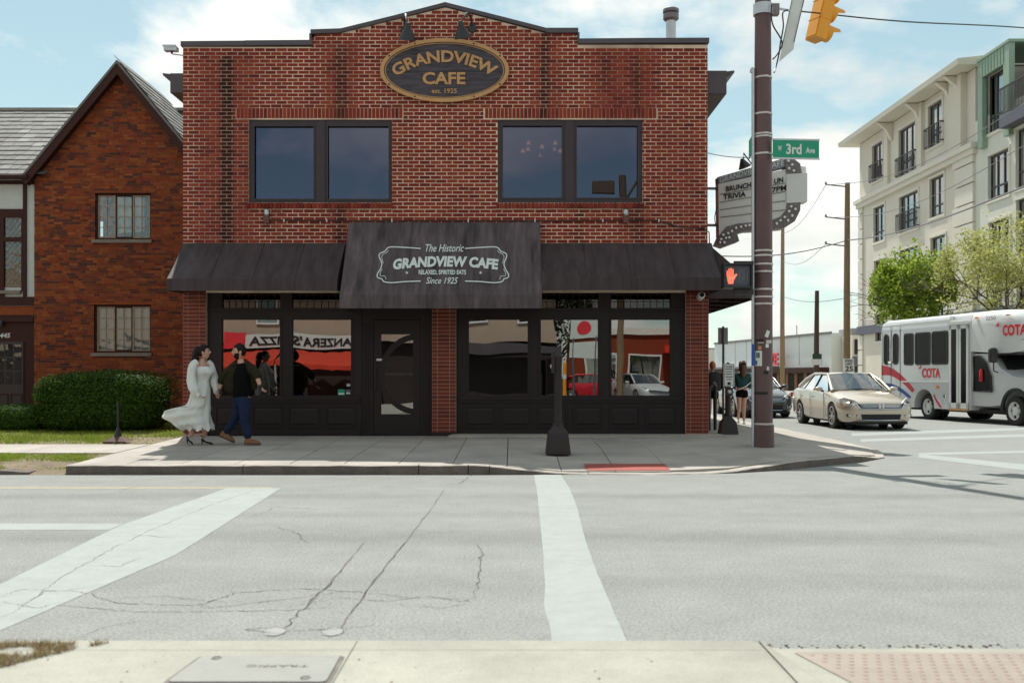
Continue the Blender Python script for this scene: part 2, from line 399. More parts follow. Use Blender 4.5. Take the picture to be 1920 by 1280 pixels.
M['band'] = mat('steel_band', (0.52, 0.48, 0.45), 0.4, 0.15, 9, metal=0.5)
M['whitemetal'] = mat('white_enamel', (0.68, 0.69, 0.67), 0.5, 0.07, 4)
M['chip'] = mat('tarnished_sign_metal', (0.17, 0.15, 0.155), 0.4, 0.35, 9, metal=0.4)
M['signgrey'] = mat('grey_blue_sign_strip', (0.23, 0.25, 0.30), 0.6, 0.15, 7)
M['green'] = mat('street_sign_green', (0.0, 0.27, 0.15), 0.45, 0.05, 4)
M['sigyellow'] = mat('signal_yellow', (0.78, 0.32, 0.015), 0.45, 0.08, 4)
M['handred'] = mat('lit_hand', (0.8, 0.12, 0.07), 0.5, emit=((1.0, 0.16, 0.09), 0.42))
M['bulb'] = mat('clear_bulb', (0.75, 0.73, 0.70), 0.12, 0.1, 9, coat=0.8)
M['warm'] = mat('lit_chandelier_shade', (0.8, 0.4, 0.15), 0.5, emit=((1.0, 0.42, 0.15), 0.22))
M['room'] = mat('dark_interior', (0.030, 0.022, 0.020), 0.85, 0.3, 2)
M['winhi'] = glass('upper_window_glass', 0.17, (0.5, 0.5, 0.52), gcol=(0.40, 0.43, 0.60), wob=0.0015, wscale=0.8)
M['win'] = glass('shop_window_glass', 0.19, (0.55, 0.55, 0.55), wob=0.0032, wscale=0.8)
M['transom'] = glass('dark_transom_glass', 0.03, (0.3, 0.3, 0.3))
M['oldglass'] = glass('old_window_glass', 0.07, (0.85, 0.87, 0.87), wob=0.006, wscale=4)
M['cream'] = mat('cream_stucco', (0.65, 0.60, 0.515), 0.85, 0.05, 0.6, bump=0.1, bscale=12)
M['creamtrim'] = mat('pale_cornice', (0.69, 0.65, 0.57), 0.8, 0.05, 1)
M['pale'] = mat('off_white_stucco', (0.67, 0.66, 0.59), 0.85, 0.05, 0.8)
M['mansard'] = mat('sage_green_metal', (0.26, 0.36, 0.27), 0.5, 0.08, 1)
M['iron'] = mat('dark_iron', (0.05, 0.042, 0.045), 0.5)
M['aptglass'] = glass('apartment_glass', 0.42, (0.35, 0.36, 0.38))
M['bluegrey'] = mat('blue_grey_band', (0.10, 0.10, 0.135), 0.6)
M['whitewall'] = mat('white_sheet_wall', (0.68, 0.70, 0.68), 0.75, 0.05, 0.4, stretch=(1, 1, 0.2))
M['greywall'] = mat('grey_block_wall', (0.24, 0.235, 0.25), 0.85, 0.08, 0.4)
M['redletter'] = mat('red_sign_letter', (0.72, 0.035, 0.045), 0.5)
M['tanwall'] = mat('tan_brick_front', (0.42, 0.32, 0.24), 0.85, 0.1, 1)
M['redcanopy'] = mat('red_canopy_cloth', (0.80, 0.075, 0.035), 0.7, 0.08, 2, trans=0.4)
M['gold_car'] = mat('champagne_paint', (0.50, 0.435, 0.345), 0.34, 0.02, 1, metal=0.4, coat=1.0)
M['dark_car'] = mat('dark_car_paint', (0.03, 0.032, 0.038), 0.3, 0.02, 1, metal=0.3, coat=1.0)
M['silver'] = mat('silver_bus_paint', (0.60, 0.61, 0.61), 0.42, 0.03, 1, metal=0.25, coat=0.5)
M['buswhite'] = mat('white_fibreglass', (0.68, 0.69, 0.67), 0.4, 0.03, 1, coat=0.4)
M['stripered'] = mat('red_stripe', (0.58, 0.02, 0.035), 0.45, 0.04)
M['stripeblue'] = mat('blue_stripe', (0.02, 0.075, 0.28), 0.45, 0.04)
M['carglass'] = glass('car_glass', 0.22, (0.30, 0.32, 0.33))
M['busglass'] = mat('tinted_bus_glass', (0.009, 0.007, 0.0075), 0.2, 0.3, 2, spec=0.12)
M['chrome'] = mat('chrome', (0.75, 0.75, 0.76), 0.12, 0.02, 1, metal=1.0)
M['alloy'] = mat('alloy_wheel', (0.62, 0.60, 0.58), 0.35, 0.05, 5, metal=0.2)
M['tyre'] = mat('tyre_rubber', (0.016, 0.015, 0.015), 0.8, 0.2, 8)
M['plastic'] = mat('dark_plastic', (0.02, 0.02, 0.021), 0.6)
M['lens'] = mat('headlight_lens', (0.70, 0.70, 0.69), 0.12, 0.45, 24, metal=0.15, coat=1.0)
M['amber'] = mat('amber_lens', (0.75, 0.22, 0.03), 0.3)
M['cabin'] = mat('car_interior', (0.075, 0.075, 0.072), 0.85)
M['skin'] = mat('skin', (0.50, 0.29, 0.215), 0.55, 0.05, 20, spec=0.3)
M['hair'] = mat('dark_brown_hair', (0.010, 0.0055, 0.0045), 0.6, 0.4, 40, stretch=(1, 1, 0.2), spec=0.2)
M['auburn'] = mat('auburn_hair', (0.075, 0.028, 0.016), 0.5, 0.4, 30)
M['ginger'] = mat('ginger_hair', (0.34, 0.11, 0.04), 0.5, 0.4, 30)
M['dress'] = mat('white_dress_cloth', (0.80, 0.82, 0.79), 0.85, 0.05, 9, bump=0.9, bscale=16, stretch=(1, 1, 0.4), trans=0.25)
M['olive'] = mat('dark_olive_corduroy', (0.024, 0.020, 0.009), 0.9, 0.3, 12, bump=1.0, bscale=16, spec=0.15)
M['tee'] = mat('black_cotton', (0.0045, 0.0045, 0.005), 0.95, spec=0.1)
M['denim'] = mat('blue_denim', (0.013, 0.021, 0.055), 0.85, 0.35, 7, bump=1.0, bscale=18, spec=0.2)
M['tan'] = mat('tan_suede', (0.21, 0.095, 0.04), 0.8, 0.2, 14)
M['teal'] = mat('dark_teal_fleece', (0.010, 0.052, 0.052), 0.9, 0.15, 10, bump=0.4, bscale=20)
M['lip'] = mat('lip', (0.38, 0.12, 0.10), 0.5)
M['teeth'] = mat('teeth', (0.75, 0.72, 0.66), 0.4)

def grit(m, fine=.14, fs=130, blotch=.12, bs=.8, worn=None):    # grain, blotches and worn-through paint
    t = m.node_tree; n = t.nodes; b, src = basecol(m); g = n.new('ShaderNodeNewGeometry'); tot = None
    for sc__, am, de in ((fs, fine, 2), (bs, blotch, 6)):
        v = n.new('ShaderNodeTexNoise'); v.inputs['Scale'].default_value = sc__; v.inputs['Detail'].default_value = de; v.inputs['Roughness'].default_value = .7
        lnk(t, g.outputs['Position'], v.inputs['Vector'])
        r = n.new('ShaderNodeMapRange'); r.inputs[1].default_value = .3; r.inputs[2].default_value = .7; r.inputs[3].default_value = 1 - am; r.inputs[4].default_value = 1 + am; lnk(t, v.outputs[0], r.inputs[0])
        if tot is None: tot = r.outputs[0]
        else:
            q = n.new('ShaderNodeMath'); q.operation = 'MULTIPLY'; lnk(t, tot, q.inputs[0]); lnk(t, r.outputs[0], q.inputs[1]); tot = q.outputs[0]
    s = n.new('ShaderNodeVectorMath'); s.operation = 'SCALE'; lnk(t, src, s.inputs[0]); lnk(t, tot, s.inputs['Scale']); out = s.outputs[0]
    if worn:
        v = n.new('ShaderNodeTexNoise'); v.inputs['Scale'].default_value = 14; v.inputs['Detail'].default_value = 10; v.inputs['Roughness'].default_value = .78
        lnk(t, g.outputs['Position'], v.inputs['Vector'])
        r = n.new('ShaderNodeMapRange'); r.inputs[1].default_value = .585; r.inputs[2].default_value = .66; r.inputs[3].default_value = 0; r.inputs[4].default_value = .8; lnk(t, v.outputs[0], r.inputs[0])
        mx_ = n.new('ShaderNodeMix'); mx_.data_type = 'RGBA'; lnk(t, r.outputs[0], mx_.inputs[0]); lnk(t, out, mx_.inputs[6]); mx_.inputs[7].default_value = (*worn, 1); out = mx_.outputs[2]
    lnk(t, out, b.inputs['Base Color'])
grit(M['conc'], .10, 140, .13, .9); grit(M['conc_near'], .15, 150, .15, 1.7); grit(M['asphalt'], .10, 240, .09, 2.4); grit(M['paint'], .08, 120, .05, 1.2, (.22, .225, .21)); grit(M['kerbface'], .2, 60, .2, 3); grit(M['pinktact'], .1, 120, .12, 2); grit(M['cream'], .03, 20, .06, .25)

# dirt streaks that run down the cafe wall (their own fixed shapes on the brickwork)
def stains(m, amount, streaks, tint=(0.10, 0.055, 0.045)):
    t = m.node_tree; n = t.nodes; b, src = basecol(m)
    g = n.new('ShaderNodeNewGeometry'); sp = n.new('ShaderNodeSeparateXYZ'); lnk(t, g.outputs['Position'], sp.inputs[0])
    nn = n.new('ShaderNodeTexNoise'); nn.inputs['Scale'].default_value = 4.5; nn.inputs['Detail'].default_value = 5; nn.inputs['Roughness'].default_value = 0.7
    lnk(t, g.outputs['Position'], nn.inputs['Vector'])
    def mth(op, a, c, d=None):
        q = n.new('ShaderNodeMath'); q.operation = op
        for i, z in enumerate((a, c, d)):
            if z is None: continue
            if isinstance(z, (int, float)): q.inputs[i].default_value = z
            else: lnk(t, z, q.inputs[i])
        return q.outputs[0]
    def ss(v, a, c):
        q = n.new('ShaderNodeMapRange'); q.interpolation_type = 'SMOOTHSTEP'; lnk(t, v, q.inputs[0])
        q.inputs[1].default_value = a; q.inputs[2].default_value = c; return q.outputs[0]
    wob = mth('MULTIPLY', mth('SUBTRACT', nn.outputs[0], 0.5), 0.22)
    tot = None
    for xc, wd, zt, zb, st in streaks:
        dx = mth('ABSOLUTE', mth('SUBTRACT', mth('ADD', sp.outputs[0], wob), xc), None)
        k = mth('SUBTRACT', 1.0, ss(dx, wd * 0.45, wd))
        zz_ = mth('ADD', sp.outputs[2], mth('MULTIPLY', wob, 1.5))
        k = mth('MULTIPLY', k, mth('MULTIPLY', ss(zz_, zb - 0.25, zb + 0.12), mth('SUBTRACT', 1.0, ss(zz_, zt - 0.1, zt + 0.12))))
        k = mth('MULTIPLY', k, mth('MULTIPLY', st * amount, mth('ADD', nn.outputs[0], 0.45)))
        tot = k if tot is None else mth('MAXIMUM', tot, k)
    mx_ = n.new('ShaderNodeMix'); mx_.data_type = 'RGBA'
    lnk(t, mth('MINIMUM', tot, 0.93), mx_.inputs[0]); lnk(t, src, mx_.inputs[6]); mx_.inputs[7].default_value = (*tint, 1)
    lnk(t, mx_.outputs[2], b.inputs['Base Color'])
STREAK = [(fx(425), 0.17, fz(104), fz(458), 1.0), (fx(640), 0.16, fz(85), fz(222), 0.7), (fx(638), 0.12, fz(385), fz(455), 0.7), (fx(1021), 0.11, fz(62), fz(222), 0.85),
          (fx(1194), 0.10, fz(110), fz(215), 0.6), (fx(1135), 0.12, fz(105), fz(150), 0.5), (fx(1195), 0.14, fz(384), fz(455), 0.6), (fx(1085), 0.1, fz(385), fz(455), 0.45),
          (fx(500), 0.12, fz(385), fz(430), 0.4)]
stains(M['brick'], 0.9, STREAK, (0.016, 0.009, 0.008))
WIDE = [(fx(425), 0.75, fz(100), fz(460), 0.85), (fx(640), 0.42, fz(78), fz(225), 0.8), (fx(1025), 0.35, fz(55), fz(225), 0.7), (fx(1170), 0.85, fz(88), fz(215), 1.0),
        (fx(1010), 0.42, fz(30), fz(80), 0.3), (fx(640), 0.3, fz(380), fz(460), 0.7), (fx(1190), 0.4, fz(380), fz(460), 0.6), (fx(510), 0.3, fz(380), fz(440), 0.5), (fx(1270), 0.5, fz(240), fz(460), 0.35)]
stains(M['mortar'], 0.72, WIDE, (0.17, 0.050, 0.042))

# ------------------------------------------------------------------ ground, road, pavements
tag(MB().poly([(-1500, -1500, -0.06), (1500, -1500, -0.06), (1500, 1500, -0.06), (-1500, 1500, -0.06)]).build('ground', M['soil']), kind='structure')
road = MB().poly([(-150, -80, 0), (150, -80, 0), (150, 260, 0), (-150, 260, 0)]).build('road', M['asphalt'])
tag(road, kind='structure')
def kz(X):                       # kerb height along the cafe corner: a dropped kerb at the crossing
    def s(a, b, t): t = min(1, max(0, (t - a) / (b - a))); return t * t * (3 - 2 * t)
    return 0.13 - 0.115 * s(-0.6, 0.9, X) + 0.10 * s(2.6, 4.3, X) - 0.09 * s(5.3, 6.1, X)
K = [(x, 13.64) for x in np.linspace(-6.12, 2.2, 12)]
KC = [(2.2, 13.64), (3.1, 13.85), (3.9, 14.3), (4.75, 15.0), (5.5, 15.65), (6.15, 16.4), (6.5, 17.6), (6.65, 19.5), (6.75, 22), (6.8, 26), (6.85, 31), (6.9, 38), (6.9, 46), (6.9, 60)]
BC = [(2.2, WY), (2.6, WY), (3.0, WY), (3.35, WY), (3.7, WY), (3.72, WY + .1), (3.72, 19.4), (3.72, 20.6), (3.72, 22.4), (3.72, 26), (3.72, 31), (3.72, 38), (3.72, 46), (3.72, 60)]
pav = tag(MB().box(-6.1, 3.7, 18.0, 18.6, -0.05, 0.05).build('pavement', M['conc']), kind='structure')
def zpav(X, y0, Y):              # surface height: cross-fall to the kerb
    base = 0.13 + (Y - 13.64) * 0.02
    e = min(1.0, max(0.0, (Y - y0) / 1.3)); h = kz(X) if y0 < 17 else 0.03
    return h * (1 - e) + min(base, 0.23) * e
def slab(P):                      # P: 4 corners -> slab with real edges, subdivided towards the kerb
    b = MB(); n = 5; rows = []
    for i in range(n + 1):
        t = i / n; l = P[0].lerp(P[3], t); r = P[1].lerp(P[2], t); rows.append((l, r))
    for i in range(n):
        b.poly([rows[i][0], rows[i][1], rows[i + 1][1], rows[i + 1][0]])
    lo = Vector((0, 0, 0.09))
    for a, c in ((P[0], P[1]), (P[2], P[3])): b.poly([a - lo, c - lo, c, a])
    for i in range(n):
        b.poly([rows[i + 1][0] - lo, rows[i][0] - lo, rows[i][0], rows[i + 1][0]])
        b.poly([rows[i][1] - lo, rows[i + 1][1] - lo, rows[i + 1][1], rows[i][1]])
    return b.build('paving_slab', M['conc'], pav)
def v3(k, b, t, gap=0.0):
    x, y = k[0] + (b[0] - k[0]) * t, k[1] + (b[1] - k[1]) * t
    return Vector((x, y, zpav(k[0] if k[1] < 17 else 6.2, k[1], y) if k[1] < 17 else 0.03 + (0.2 if t > 0.4 else 0.5 * t)))
g = 0.006
for i in range(len(K) - 1):
    for t0, t1 in ((0.035, 0.5), (0.5, 1.0)):
        a, c = (K[i][0] + g, 13.64), (K[i + 1][0] - g, 13.64)
        A, Cc = (a[0], WY), (c[0], WY)
        e = 0.0012
        q = []
        for k_, b_, t_ in ((a, A, t0 + e), (c, Cc, t0 + e), (c, Cc, t1 - e), (a, A, t1 - e)): q.append(v3(k_, b_, t_))
        slab(q)
for i in range(len(KC) - 1):
    for t0, t1 in ((0.05, 0.5), (0.5, 0.99)):
        slab([v3(KC[i], BC[i], t0 + .001), v3(KC[i + 1], BC[i + 1], t0 + .001), v3(KC[i + 1], BC[i + 1], t1 - .001), v3(KC[i], BC[i], t1 - .001)])
kerb = tag(MB().box(-6.12, 0.5, 13.75, 13.8, -0.05, 0.01).build('kerb', M['kerb']), kind='structure')
line = [(-6.12, 13.64), (-4.9, 13.64), (-3.69, 13.64), (-2.5, 13.64), (-1.28, 13.64), (-0.6, 13.64), (-.31, 13.64), (0.4, 13.64), (1.05, 13.64)] + KC[0:14]
STO = [0, 2, 4, 5, 6, 8, 10, 11, 12, 13, 14, 16, 18, 20, 22]
for a, c in zip(STO[:-1], STO[1:]):
    b = MB(); seg = [Vector((*p, 0)) for p in line[a:c + 1]]
    seg = smoothpts(seg, 10); n = len(seg); out = []
    for i, p in enumerate(seg):
        d = (seg[min(i + 1, n - 1)] - seg[max(i - 1, 0)]).normalized(); nrm = Vector((-d.y, d.x, 0))
        if i == 0: p = p + d * 0.005
        if i == n - 1: p = p - d * 0.005
        h = kz(p.x) if p.y < 17 else 0.04
        h += 0.007 * noise.noise(p * 2.3) + .004 * noise.noise(p * 9); p = p + nrm * (.008 * noise.noise(p * 4))
        o_ = p + nrm * 0.17
        out.append([(p.x, p.y, -0.05), (p.x + nrm.x * .01, p.y + nrm.y * .01, h - 0.012), (p.x + nrm.x * .03, p.y + nrm.y * .03, h), (o_.x, o_.y, h + 0.003), (o_.x, o_.y, -0.05)])
    vs_ = [p for r_ in out for p in r_]; fs = []; mi = []
    for i in range(len(out) - 1):
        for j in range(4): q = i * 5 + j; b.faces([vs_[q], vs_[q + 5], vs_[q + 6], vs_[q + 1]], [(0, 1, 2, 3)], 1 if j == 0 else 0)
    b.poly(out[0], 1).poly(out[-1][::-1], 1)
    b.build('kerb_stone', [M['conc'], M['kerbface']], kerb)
# older low kerb stones by the tree lawn
for x0, x1, h in ((-9.5, -7.6, 0.075), (-7.58, -6.62, 0.06)):
    rg = []
    for i in range(9):
        x = x0 + (x1 - x0) * i / 8; q = h * (0.55 + 0.45 * math.sin(math.pi * min(1, (i + 1.2) / 9))) + 0.008 * noise.noise(Vector((x * 5, 0, 0)))
        rg.append([(x, 13.62, -0.05), (x, 13.64, q), (x, 13.84, q + .01), (x, 13.86, -0.05)])
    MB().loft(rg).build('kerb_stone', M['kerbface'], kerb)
# house side: front walk, lawn and tree lawn
zl = lambda Y: 0.13 + (Y - 13.64) * 0.02
walk = tag(MB().box(-60, -6.14, 15.45, 16.85, -0.05, 0.03).build('footpath', M['conc']), kind='structure')
for i in range(8):
    x1 = -6.14 - i * 1.5; x0 = x1 - 1.49
    MB().faces([(x0, 15.4, zl(15.4)), (x1, 15.4, zl(15.4)), (x1, 16.9, zl(16.9)), (x0, 16.9, zl(16.9)), (x0, 15.4, 0), (x1, 15.4, 0)], [(0, 1, 2, 3), (4, 5, 1, 0)]).build('paving_slab', M['conc'], walk)
lawn = MB()
for y0, y1 in ((13.62, 15.4), (16.9, 26.0)):
    for i in range(24):
        xa, xb = -6.14 - i * 1.0, -7.14 - i * 1.0
        f_ = lambda x, y: (x, y, zl(y) - 0.012 + 0.02 * noise.noise(Vector((x * 1.3, y * 1.3, 0))) + (0.0 if y > 14.2 else -0.05)) if y > 13.7 else (x, y, .002)
        for j in range(4):
            ya, yb = y0 + (y1 - y0) * j / 4, y0 + (y1 - y0) * (j + 1) / 4
            lawn.poly([f_(xb, ya), f_(xa, ya), f_(xa, yb), f_(xb, yb)])
tag(lawn.build('lawn', M['soil']), kind='structure')
def blades(n, reg, hmin, hmax, dens, wd=0.012):
    b = MB(); V_, F_ = [], []
    while len(F_) < n:
        x, y = reg(); d = dens(x, y)
        if random.random() > d: continue
        h = random.uniform(hmin, hmax) * (0.5 + 0.5 * d); a = random.uniform(0, math.pi); lx, ly = random.gauss(0, .5) * h, random.gauss(0, .5) * h
        z = zl(y) - 0.015 - (0.05 if y < 14.2 else 0); k = len(V_); ca, sa = math.cos(a) * wd, math.sin(a) * wd
        V_ += [(x - ca, y - sa, z), (x + ca, y + sa, z), (x + lx, y + ly, z + h)]; F_.append((k, k + 1, k + 2))
    b.v, b.f, b.m = V_, F_, [0] * len(F_); return b
def d1(x, y): return min(1, max(0.06, 0.85 + 0.9 * noise.noise(Vector((x * 0.9, y * 0.9, 3))) - (0.75 if x > -7.0 and y < 18.4 else 0) - (0.5 if y < 17.1 else 0)))
tag(blades(26000, lambda: (random.uniform(-12.5, -6.2), 16.92 + 6.2 * random.random() ** 1.6), 0.03, 0.075, d1, 0.009).build('grass', M['grass']), 'bright green lawn grass in front of the hedge', 'grass', kind='stuff')
def d2(x, y): return min(1, max(0.04, 0.42 + 1.2 * noise.noise(Vector((x * 1.1, y * 1.4, 9)))))
tag(blades(9000, lambda: (random.uniform(-9.5, -6.17), random.uniform(13.72, 15.38)), 0.02, 0.05, d2, 0.008).build('grass', M['grass']), 'thin patchy grass of the strip beside the road', 'grass', kind='stuff')

# near pavement under the camera
near = tag(MB().box(-40, 1.138, -8, 4.59, -0.04, 0.124).box(1.1, 40, -8, 3.0, -0.04, 0.125).build('near_pavement', M['conc_near']), kind='structure')
for x0, x1 in ((-12, -2.3), (-2.3, -0.71), (-0.71, 1.12)):
    for y0, y1 in ((2.0, 4.438), (4.442, 4.6)):
        if x0 < -3 and y0 > 4: x1_ = x1
        b = MB().box(x0, x1 - .006, y0, y1, -0.04, 0.13)
        b.build('kerb_stone' if y0 > 4 else 'paving_slab', M['conc_near'], near)
# dropped kerb with a worn tactile panel on the right
nr = MB().faces([(1.14, 4.6, 0.13), (1.14, 2.2, 0.13), (1.5, 2.2, 0.13), (1.28, 4.9, 0.012), (9, 4.9, 0.012), (9, 2.2, 0.128), (1.28, 4.9, -.05), (9, 4.9, -.05), (1.14, 4.6, -.05)],
                [(0, 1, 2, 3), (3, 2, 5, 4), (6, 3, 4, 7), (8, 0, 3, 6)]).build('ramp_slab', M['conc_near'], near)
zr = lambda y: 0.012 + (4.9 - y) * 0.0432
tp = MB().faces([(1.36, 4.8, zr(4.8) + .004), (1.62, 3.2, zr(3.2) + .004), (8, 3.2, zr(3.2) + .004), (8, 4.8, zr(4.8) + .004)], [(0, 1, 2, 3)]).build('tactile_panel', M['pinktact'], near)
b = MB()
for i in range(20):
    for j in range(60):
        y = 4.74 - i * 0.062; x = 1.42 + (4.8 - y) * 0.165 + j * 0.062 + (i % 2) * 0.031
        if x < 4.6: b.lathe([(0.0135, 0), (0.010, 0.003), (0.004, 0.004)], (x, y, zr(y) + .004), 7)
tag(b.build('tactile_domes', M['dome'], near), kind='stuff')
# traffic junction lid
lid = thing('utility_cover', 'pale rounded junction box lid set in the near pavement, marked TRAFFIC', 'cover', (-1.05, 4.16, 0.13))
pl = []
for cx_, cy_, a0 in ((-.77, 4.30, 0), (-1.32, 4.30, 90), (-1.345, 3.98, 180), (-.765, 3.98, 270)):
    for k in range(5): a = R(a0 + k * 22.5); pl.append((cx_ + .025 * math.cos(a), cy_ + .025 * math.sin(a)))
fz_ = lambda a, b_, c: (a, b_, c)
MB().prism([((x + 1.05) * 1.06 - 1.05, (y - 4.14) * 1.09 + 4.14) for x, y in pl], 0.1301, 0.132, f=fz_).build('seat_ring', M['seal'], lid)
MB().prism(pl, 0.1302, 0.139, f=fz_).build('lid', mat('polymer_lid', (0.285, 0.285, 0.26), 0.8, 0.08, 9, bump=.4, bscale=60), lid)
text('TRAFFIC', lambda u, v, q: (-1.0 - (u - .5) * .26 + .02, 4.165 - (v - .5) * .03, 0.1392 + q * .0012), 'lettering', M['seal'], lid)
for x, y in ((-1.27, 4.28), (-.83, 4.0)):
    MB().tube([(x + .018 * math.cos(a), y + .018 * math.sin(a), .1395) for a in np.linspace(0, 5.6, 14)], .0035, 5).build('lift_eye', M['seal'], lid)
# dry grass and leaf litter in the near left corner
zn = 0.13
b = MB(); V_, F_ = [], []
def inpatch(x, y): return noise.noise(Vector((x * 3, y * 3, 1))) * 0.09 + (x + 2.02) - (y - 4.35) * 0.9 < 0 and y < 4.56
n_ = 0
while n_ < 6500:
    x, y = random.uniform(-2.6, -1.72), random.uniform(3.8, 4.56)
    if not inpatch(x, y) or (noise.noise(Vector((x * 6, y * 6, 4))) < -0.12): continue
    n_ += 1; k = len(V_); h = random.uniform(.006, .03); a = random.uniform(0, 6.3); l = random.uniform(.012, .035)
    V_ += [(x, y, zn + .001), (x + .0035 * math.sin(a), y - .0035 * math.cos(a), zn + .001), (x + l * math.cos(a), y + l * math.sin(a), zn + h)]; F_.append((k, k + 1, k + 2))
b.v, b.f, b.m = V_, F_, [0] * len(F_)
tag(b.build('grass', M['drygrass']), 'dry brown grass and clippings on the near pavement edge', 'grass', kind='stuff')

# leaf bits and gum on the near slab
b = MB()
for i in range(46):
    x, y = random.uniform(-2.4, 1.0), random.uniform(3.7, 4.42); s = random.uniform(.003, .009); a = random.uniform(0, 6.28)
    b.poly([(x + s * math.cos(a + k * 1.2566) * random.uniform(.5, 1), y + s * math.sin(a + k * 1.2566) * random.uniform(.5, 1), .1315 + .002 * (k % 2)) for k in range(5)])
tag(b.build('leaf_litter', mat('brown_leaf', (.10, .06, .04), .9, .4, 20)), 'small brown leaf bits scattered on the near concrete', 'litter', kind='stuff')
# painted markings and cracks
def strip(name, m, L, Rr, z=0.0016, wob=0.006):
    b = MB(); n = 40
    def res(P):
        P = [Vector((*p, 0)) for p in P]; ln = [0]
        for a, c in zip(P[:-1], P[1:]): ln.append(ln[-1] + (c - a).length)
        out = []
        for i in range(n + 1):
            t = ln[-1] * i / n
            for j in range(len(P) - 1):
                if t <= ln[j + 1] + 1e-9: out.append(P[j].lerp(P[j + 1], (t - ln[j]) / max(ln[j + 1] - ln[j], 1e-9))); break
        return out
    a, c = res(L), res(Rr)
    for q in (a, c):
        for i, p in enumerate(q): p.x += wob * noise.noise(Vector((i * .9, p.y * 3, p.x))); p.z = z
    for i in range(n): b.poly([a[i], c[i], c[i + 1], a[i + 1]])
    return b.build(name, m, road)
g2 = lambda *P: [gd(*p)[:2] for p in P]
strip('crossing_line', M['paint'], g2((1000, 882), (1008, 930), (1015, 1000), (1020, 1060), (1023, 1110), (1018, 1130), (1030, 1170), (1035, 1212)), g2((1047, 882), (1068, 915), (1080, 945), (1100, 1020), (1120, 1075), (1140, 1120), (1165, 1180), (1180, 1212)))
strip('stop_line', M['paint'], g2((425, 915), (225, 985), (0, 1095), (-160, 1150)), g2((527, 915), (330, 1040), (120, 1130), (0, 1182), (-100, 1225)), 0.0022)
strip('lane_line', M['paint'], g2((-260, 981), (232, 981)), g2((-260, 993), (205, 993)))
strip('centre_line', M['yellow'], g2((-160, 912.5), (515, 912.5)), g2((-160, 916), (505, 916)), 0.0012)
strip('crossing_line', M['paint'], g2((1597, 812), (2100, 795)), g2((1597, 817), (2100, 800)))
strip('crossing_line', M['paint'], g2((1614, 823), (2100, 808)), g2((1614, 828), (2100, 813)))
strip('stop_line', M['paint'], g2((1723, 849), (2100, 840)), g2((1723, 853), (2100, 845)))
strip('crossing_line', M['paint'], g2((1723, 851), (2100, 888)), g2((1723, 858), (2100, 903)), 0.0022)
def crack(pts, wd, name='road_crack', m=None, jit=0.02, n=14, taper=True):
    P = [gd(*p) for p in pts]; Q = []
    for a, c in zip(P[:-1], P[1:]):
        for k in range(n): Q.append(a.lerp(c, k / n))
    Q.append(P[-1]); L, S = [], []
    for i, p in enumerate(Q):
        p = p + Vector((jit * random.gauss(0, 1) * .5 + jit * noise.noise(p * 3), jit * random.gauss(0, 1) * .5, 0))
        d = (Q[min(i + 1, len(Q) - 1)] - Q[max(i - 1, 0)]).normalized(); h = wd * random.uniform(.12, .8) * (0.4 + 0.6 * math.sin(math.pi * (i + 1) / (len(Q) + 1)) if taper else 1)
        L.append((p.x - d.y * h, p.y + d.x * h, 0.0032)); S.append((p.x + d.y * h, p.y - d.x * h, .0032))
    b = MB()
    for i in range(len(L) - 1): b.poly([L[i], L[i + 1], S[i + 1], S[i]])
    return b.build(name, m or M['crack'], road)
crack([(833, 918), (812, 950), (760, 1015), (700, 1090), (640, 1175)], .011, 'saw_cut', M['seal'], .008, taper=False)
crack([(760, 1015), (700, 1090), (660, 1150)], .005, jit=.008)
crack([(683, 1016), (640, 1070), (570, 1143)], .009, 'saw_cut', M['seal'], .006, taper=False)
crack([(640, 1070), (570, 1143), (532, 1180)], .008)
crack([(120, 1108), (160, 1110), (210, 1130), (370, 1135), (440, 1112), (560, 1103), (680, 1110), (760, 1120), (880, 1123)], .006)
crack([(105, 1134), (250, 1147), (440, 1146), (560, 1143), (630, 1137)], .0065)
crack([(370, 1130), (390, 1140), (460, 1132), (560, 1120), (640, 1110), (740, 1105)], .005)
crack([(540, 1140), (640, 1120), (720, 1128), (800, 1117), (870, 1128), (888, 1122)], .005)
crack([(888, 1122), (900, 1090), (903, 1040), (897, 1020)], .006)
crack([(740, 1133), (820, 1140), (870, 1133)], .004); crack([(200, 1122), (300, 1118), (420, 1128)], .004)
crack([(470, 968), (520, 950), (600, 955), (720, 948), (800, 951), (880, 958)], .006); crack([(510, 985), (560, 1000), (575, 1018)], .005)
crack([(500, 1176), (455, 1180), (535, 1190)], .004); crack([(535, 1183), (600, 1180), (645, 1178), (700, 1172)], .005)
crack([(150, 1195), (190, 1178), (260, 1163)], .004); crack([(880, 995), (840, 1000), (760, 990), (640, 985)], .003)
crack([(820, 905), (860, 908), (885, 890), (895, 885)], .007); crack([(220, 922), (245, 914), (300, 909)], .006)
# cracks that run through the wide stop line
for pts in ([(0, 1160), (60, 1125), (110, 1085), (200, 1035), (300, 985), (400, 945), (480, 918)], [(0, 1118), (40, 1105), (110, 1108), (180, 1100)], [(0, 1128), (70, 1140), (120, 1128)], [(60, 1125), (80, 1108), (110, 1108)], [(150, 1060), (220, 1062), (265, 1045)], [(240, 1000), (330, 1010)]):
    crack(pts, .0045, jit=.016)
for px in (515, 624):
    c = gd(px, 1184); MB().poly([(c.x + .062 * math.cos(a) * (1 + .12 * math.sin(3 * a)), c.y + .085 * math.sin(a), .0026) for a in np.linspace(0, 6.28, 22)[:-1]]).build('core_patch', M['patchgrey'], road)
    crack([(px - 22, 1184), (px - 5, 1194), (px + 18, 1188), (px + 22, 1180), (px, 1175), (px - 22, 1184)], .004, jit=.004, n=5)
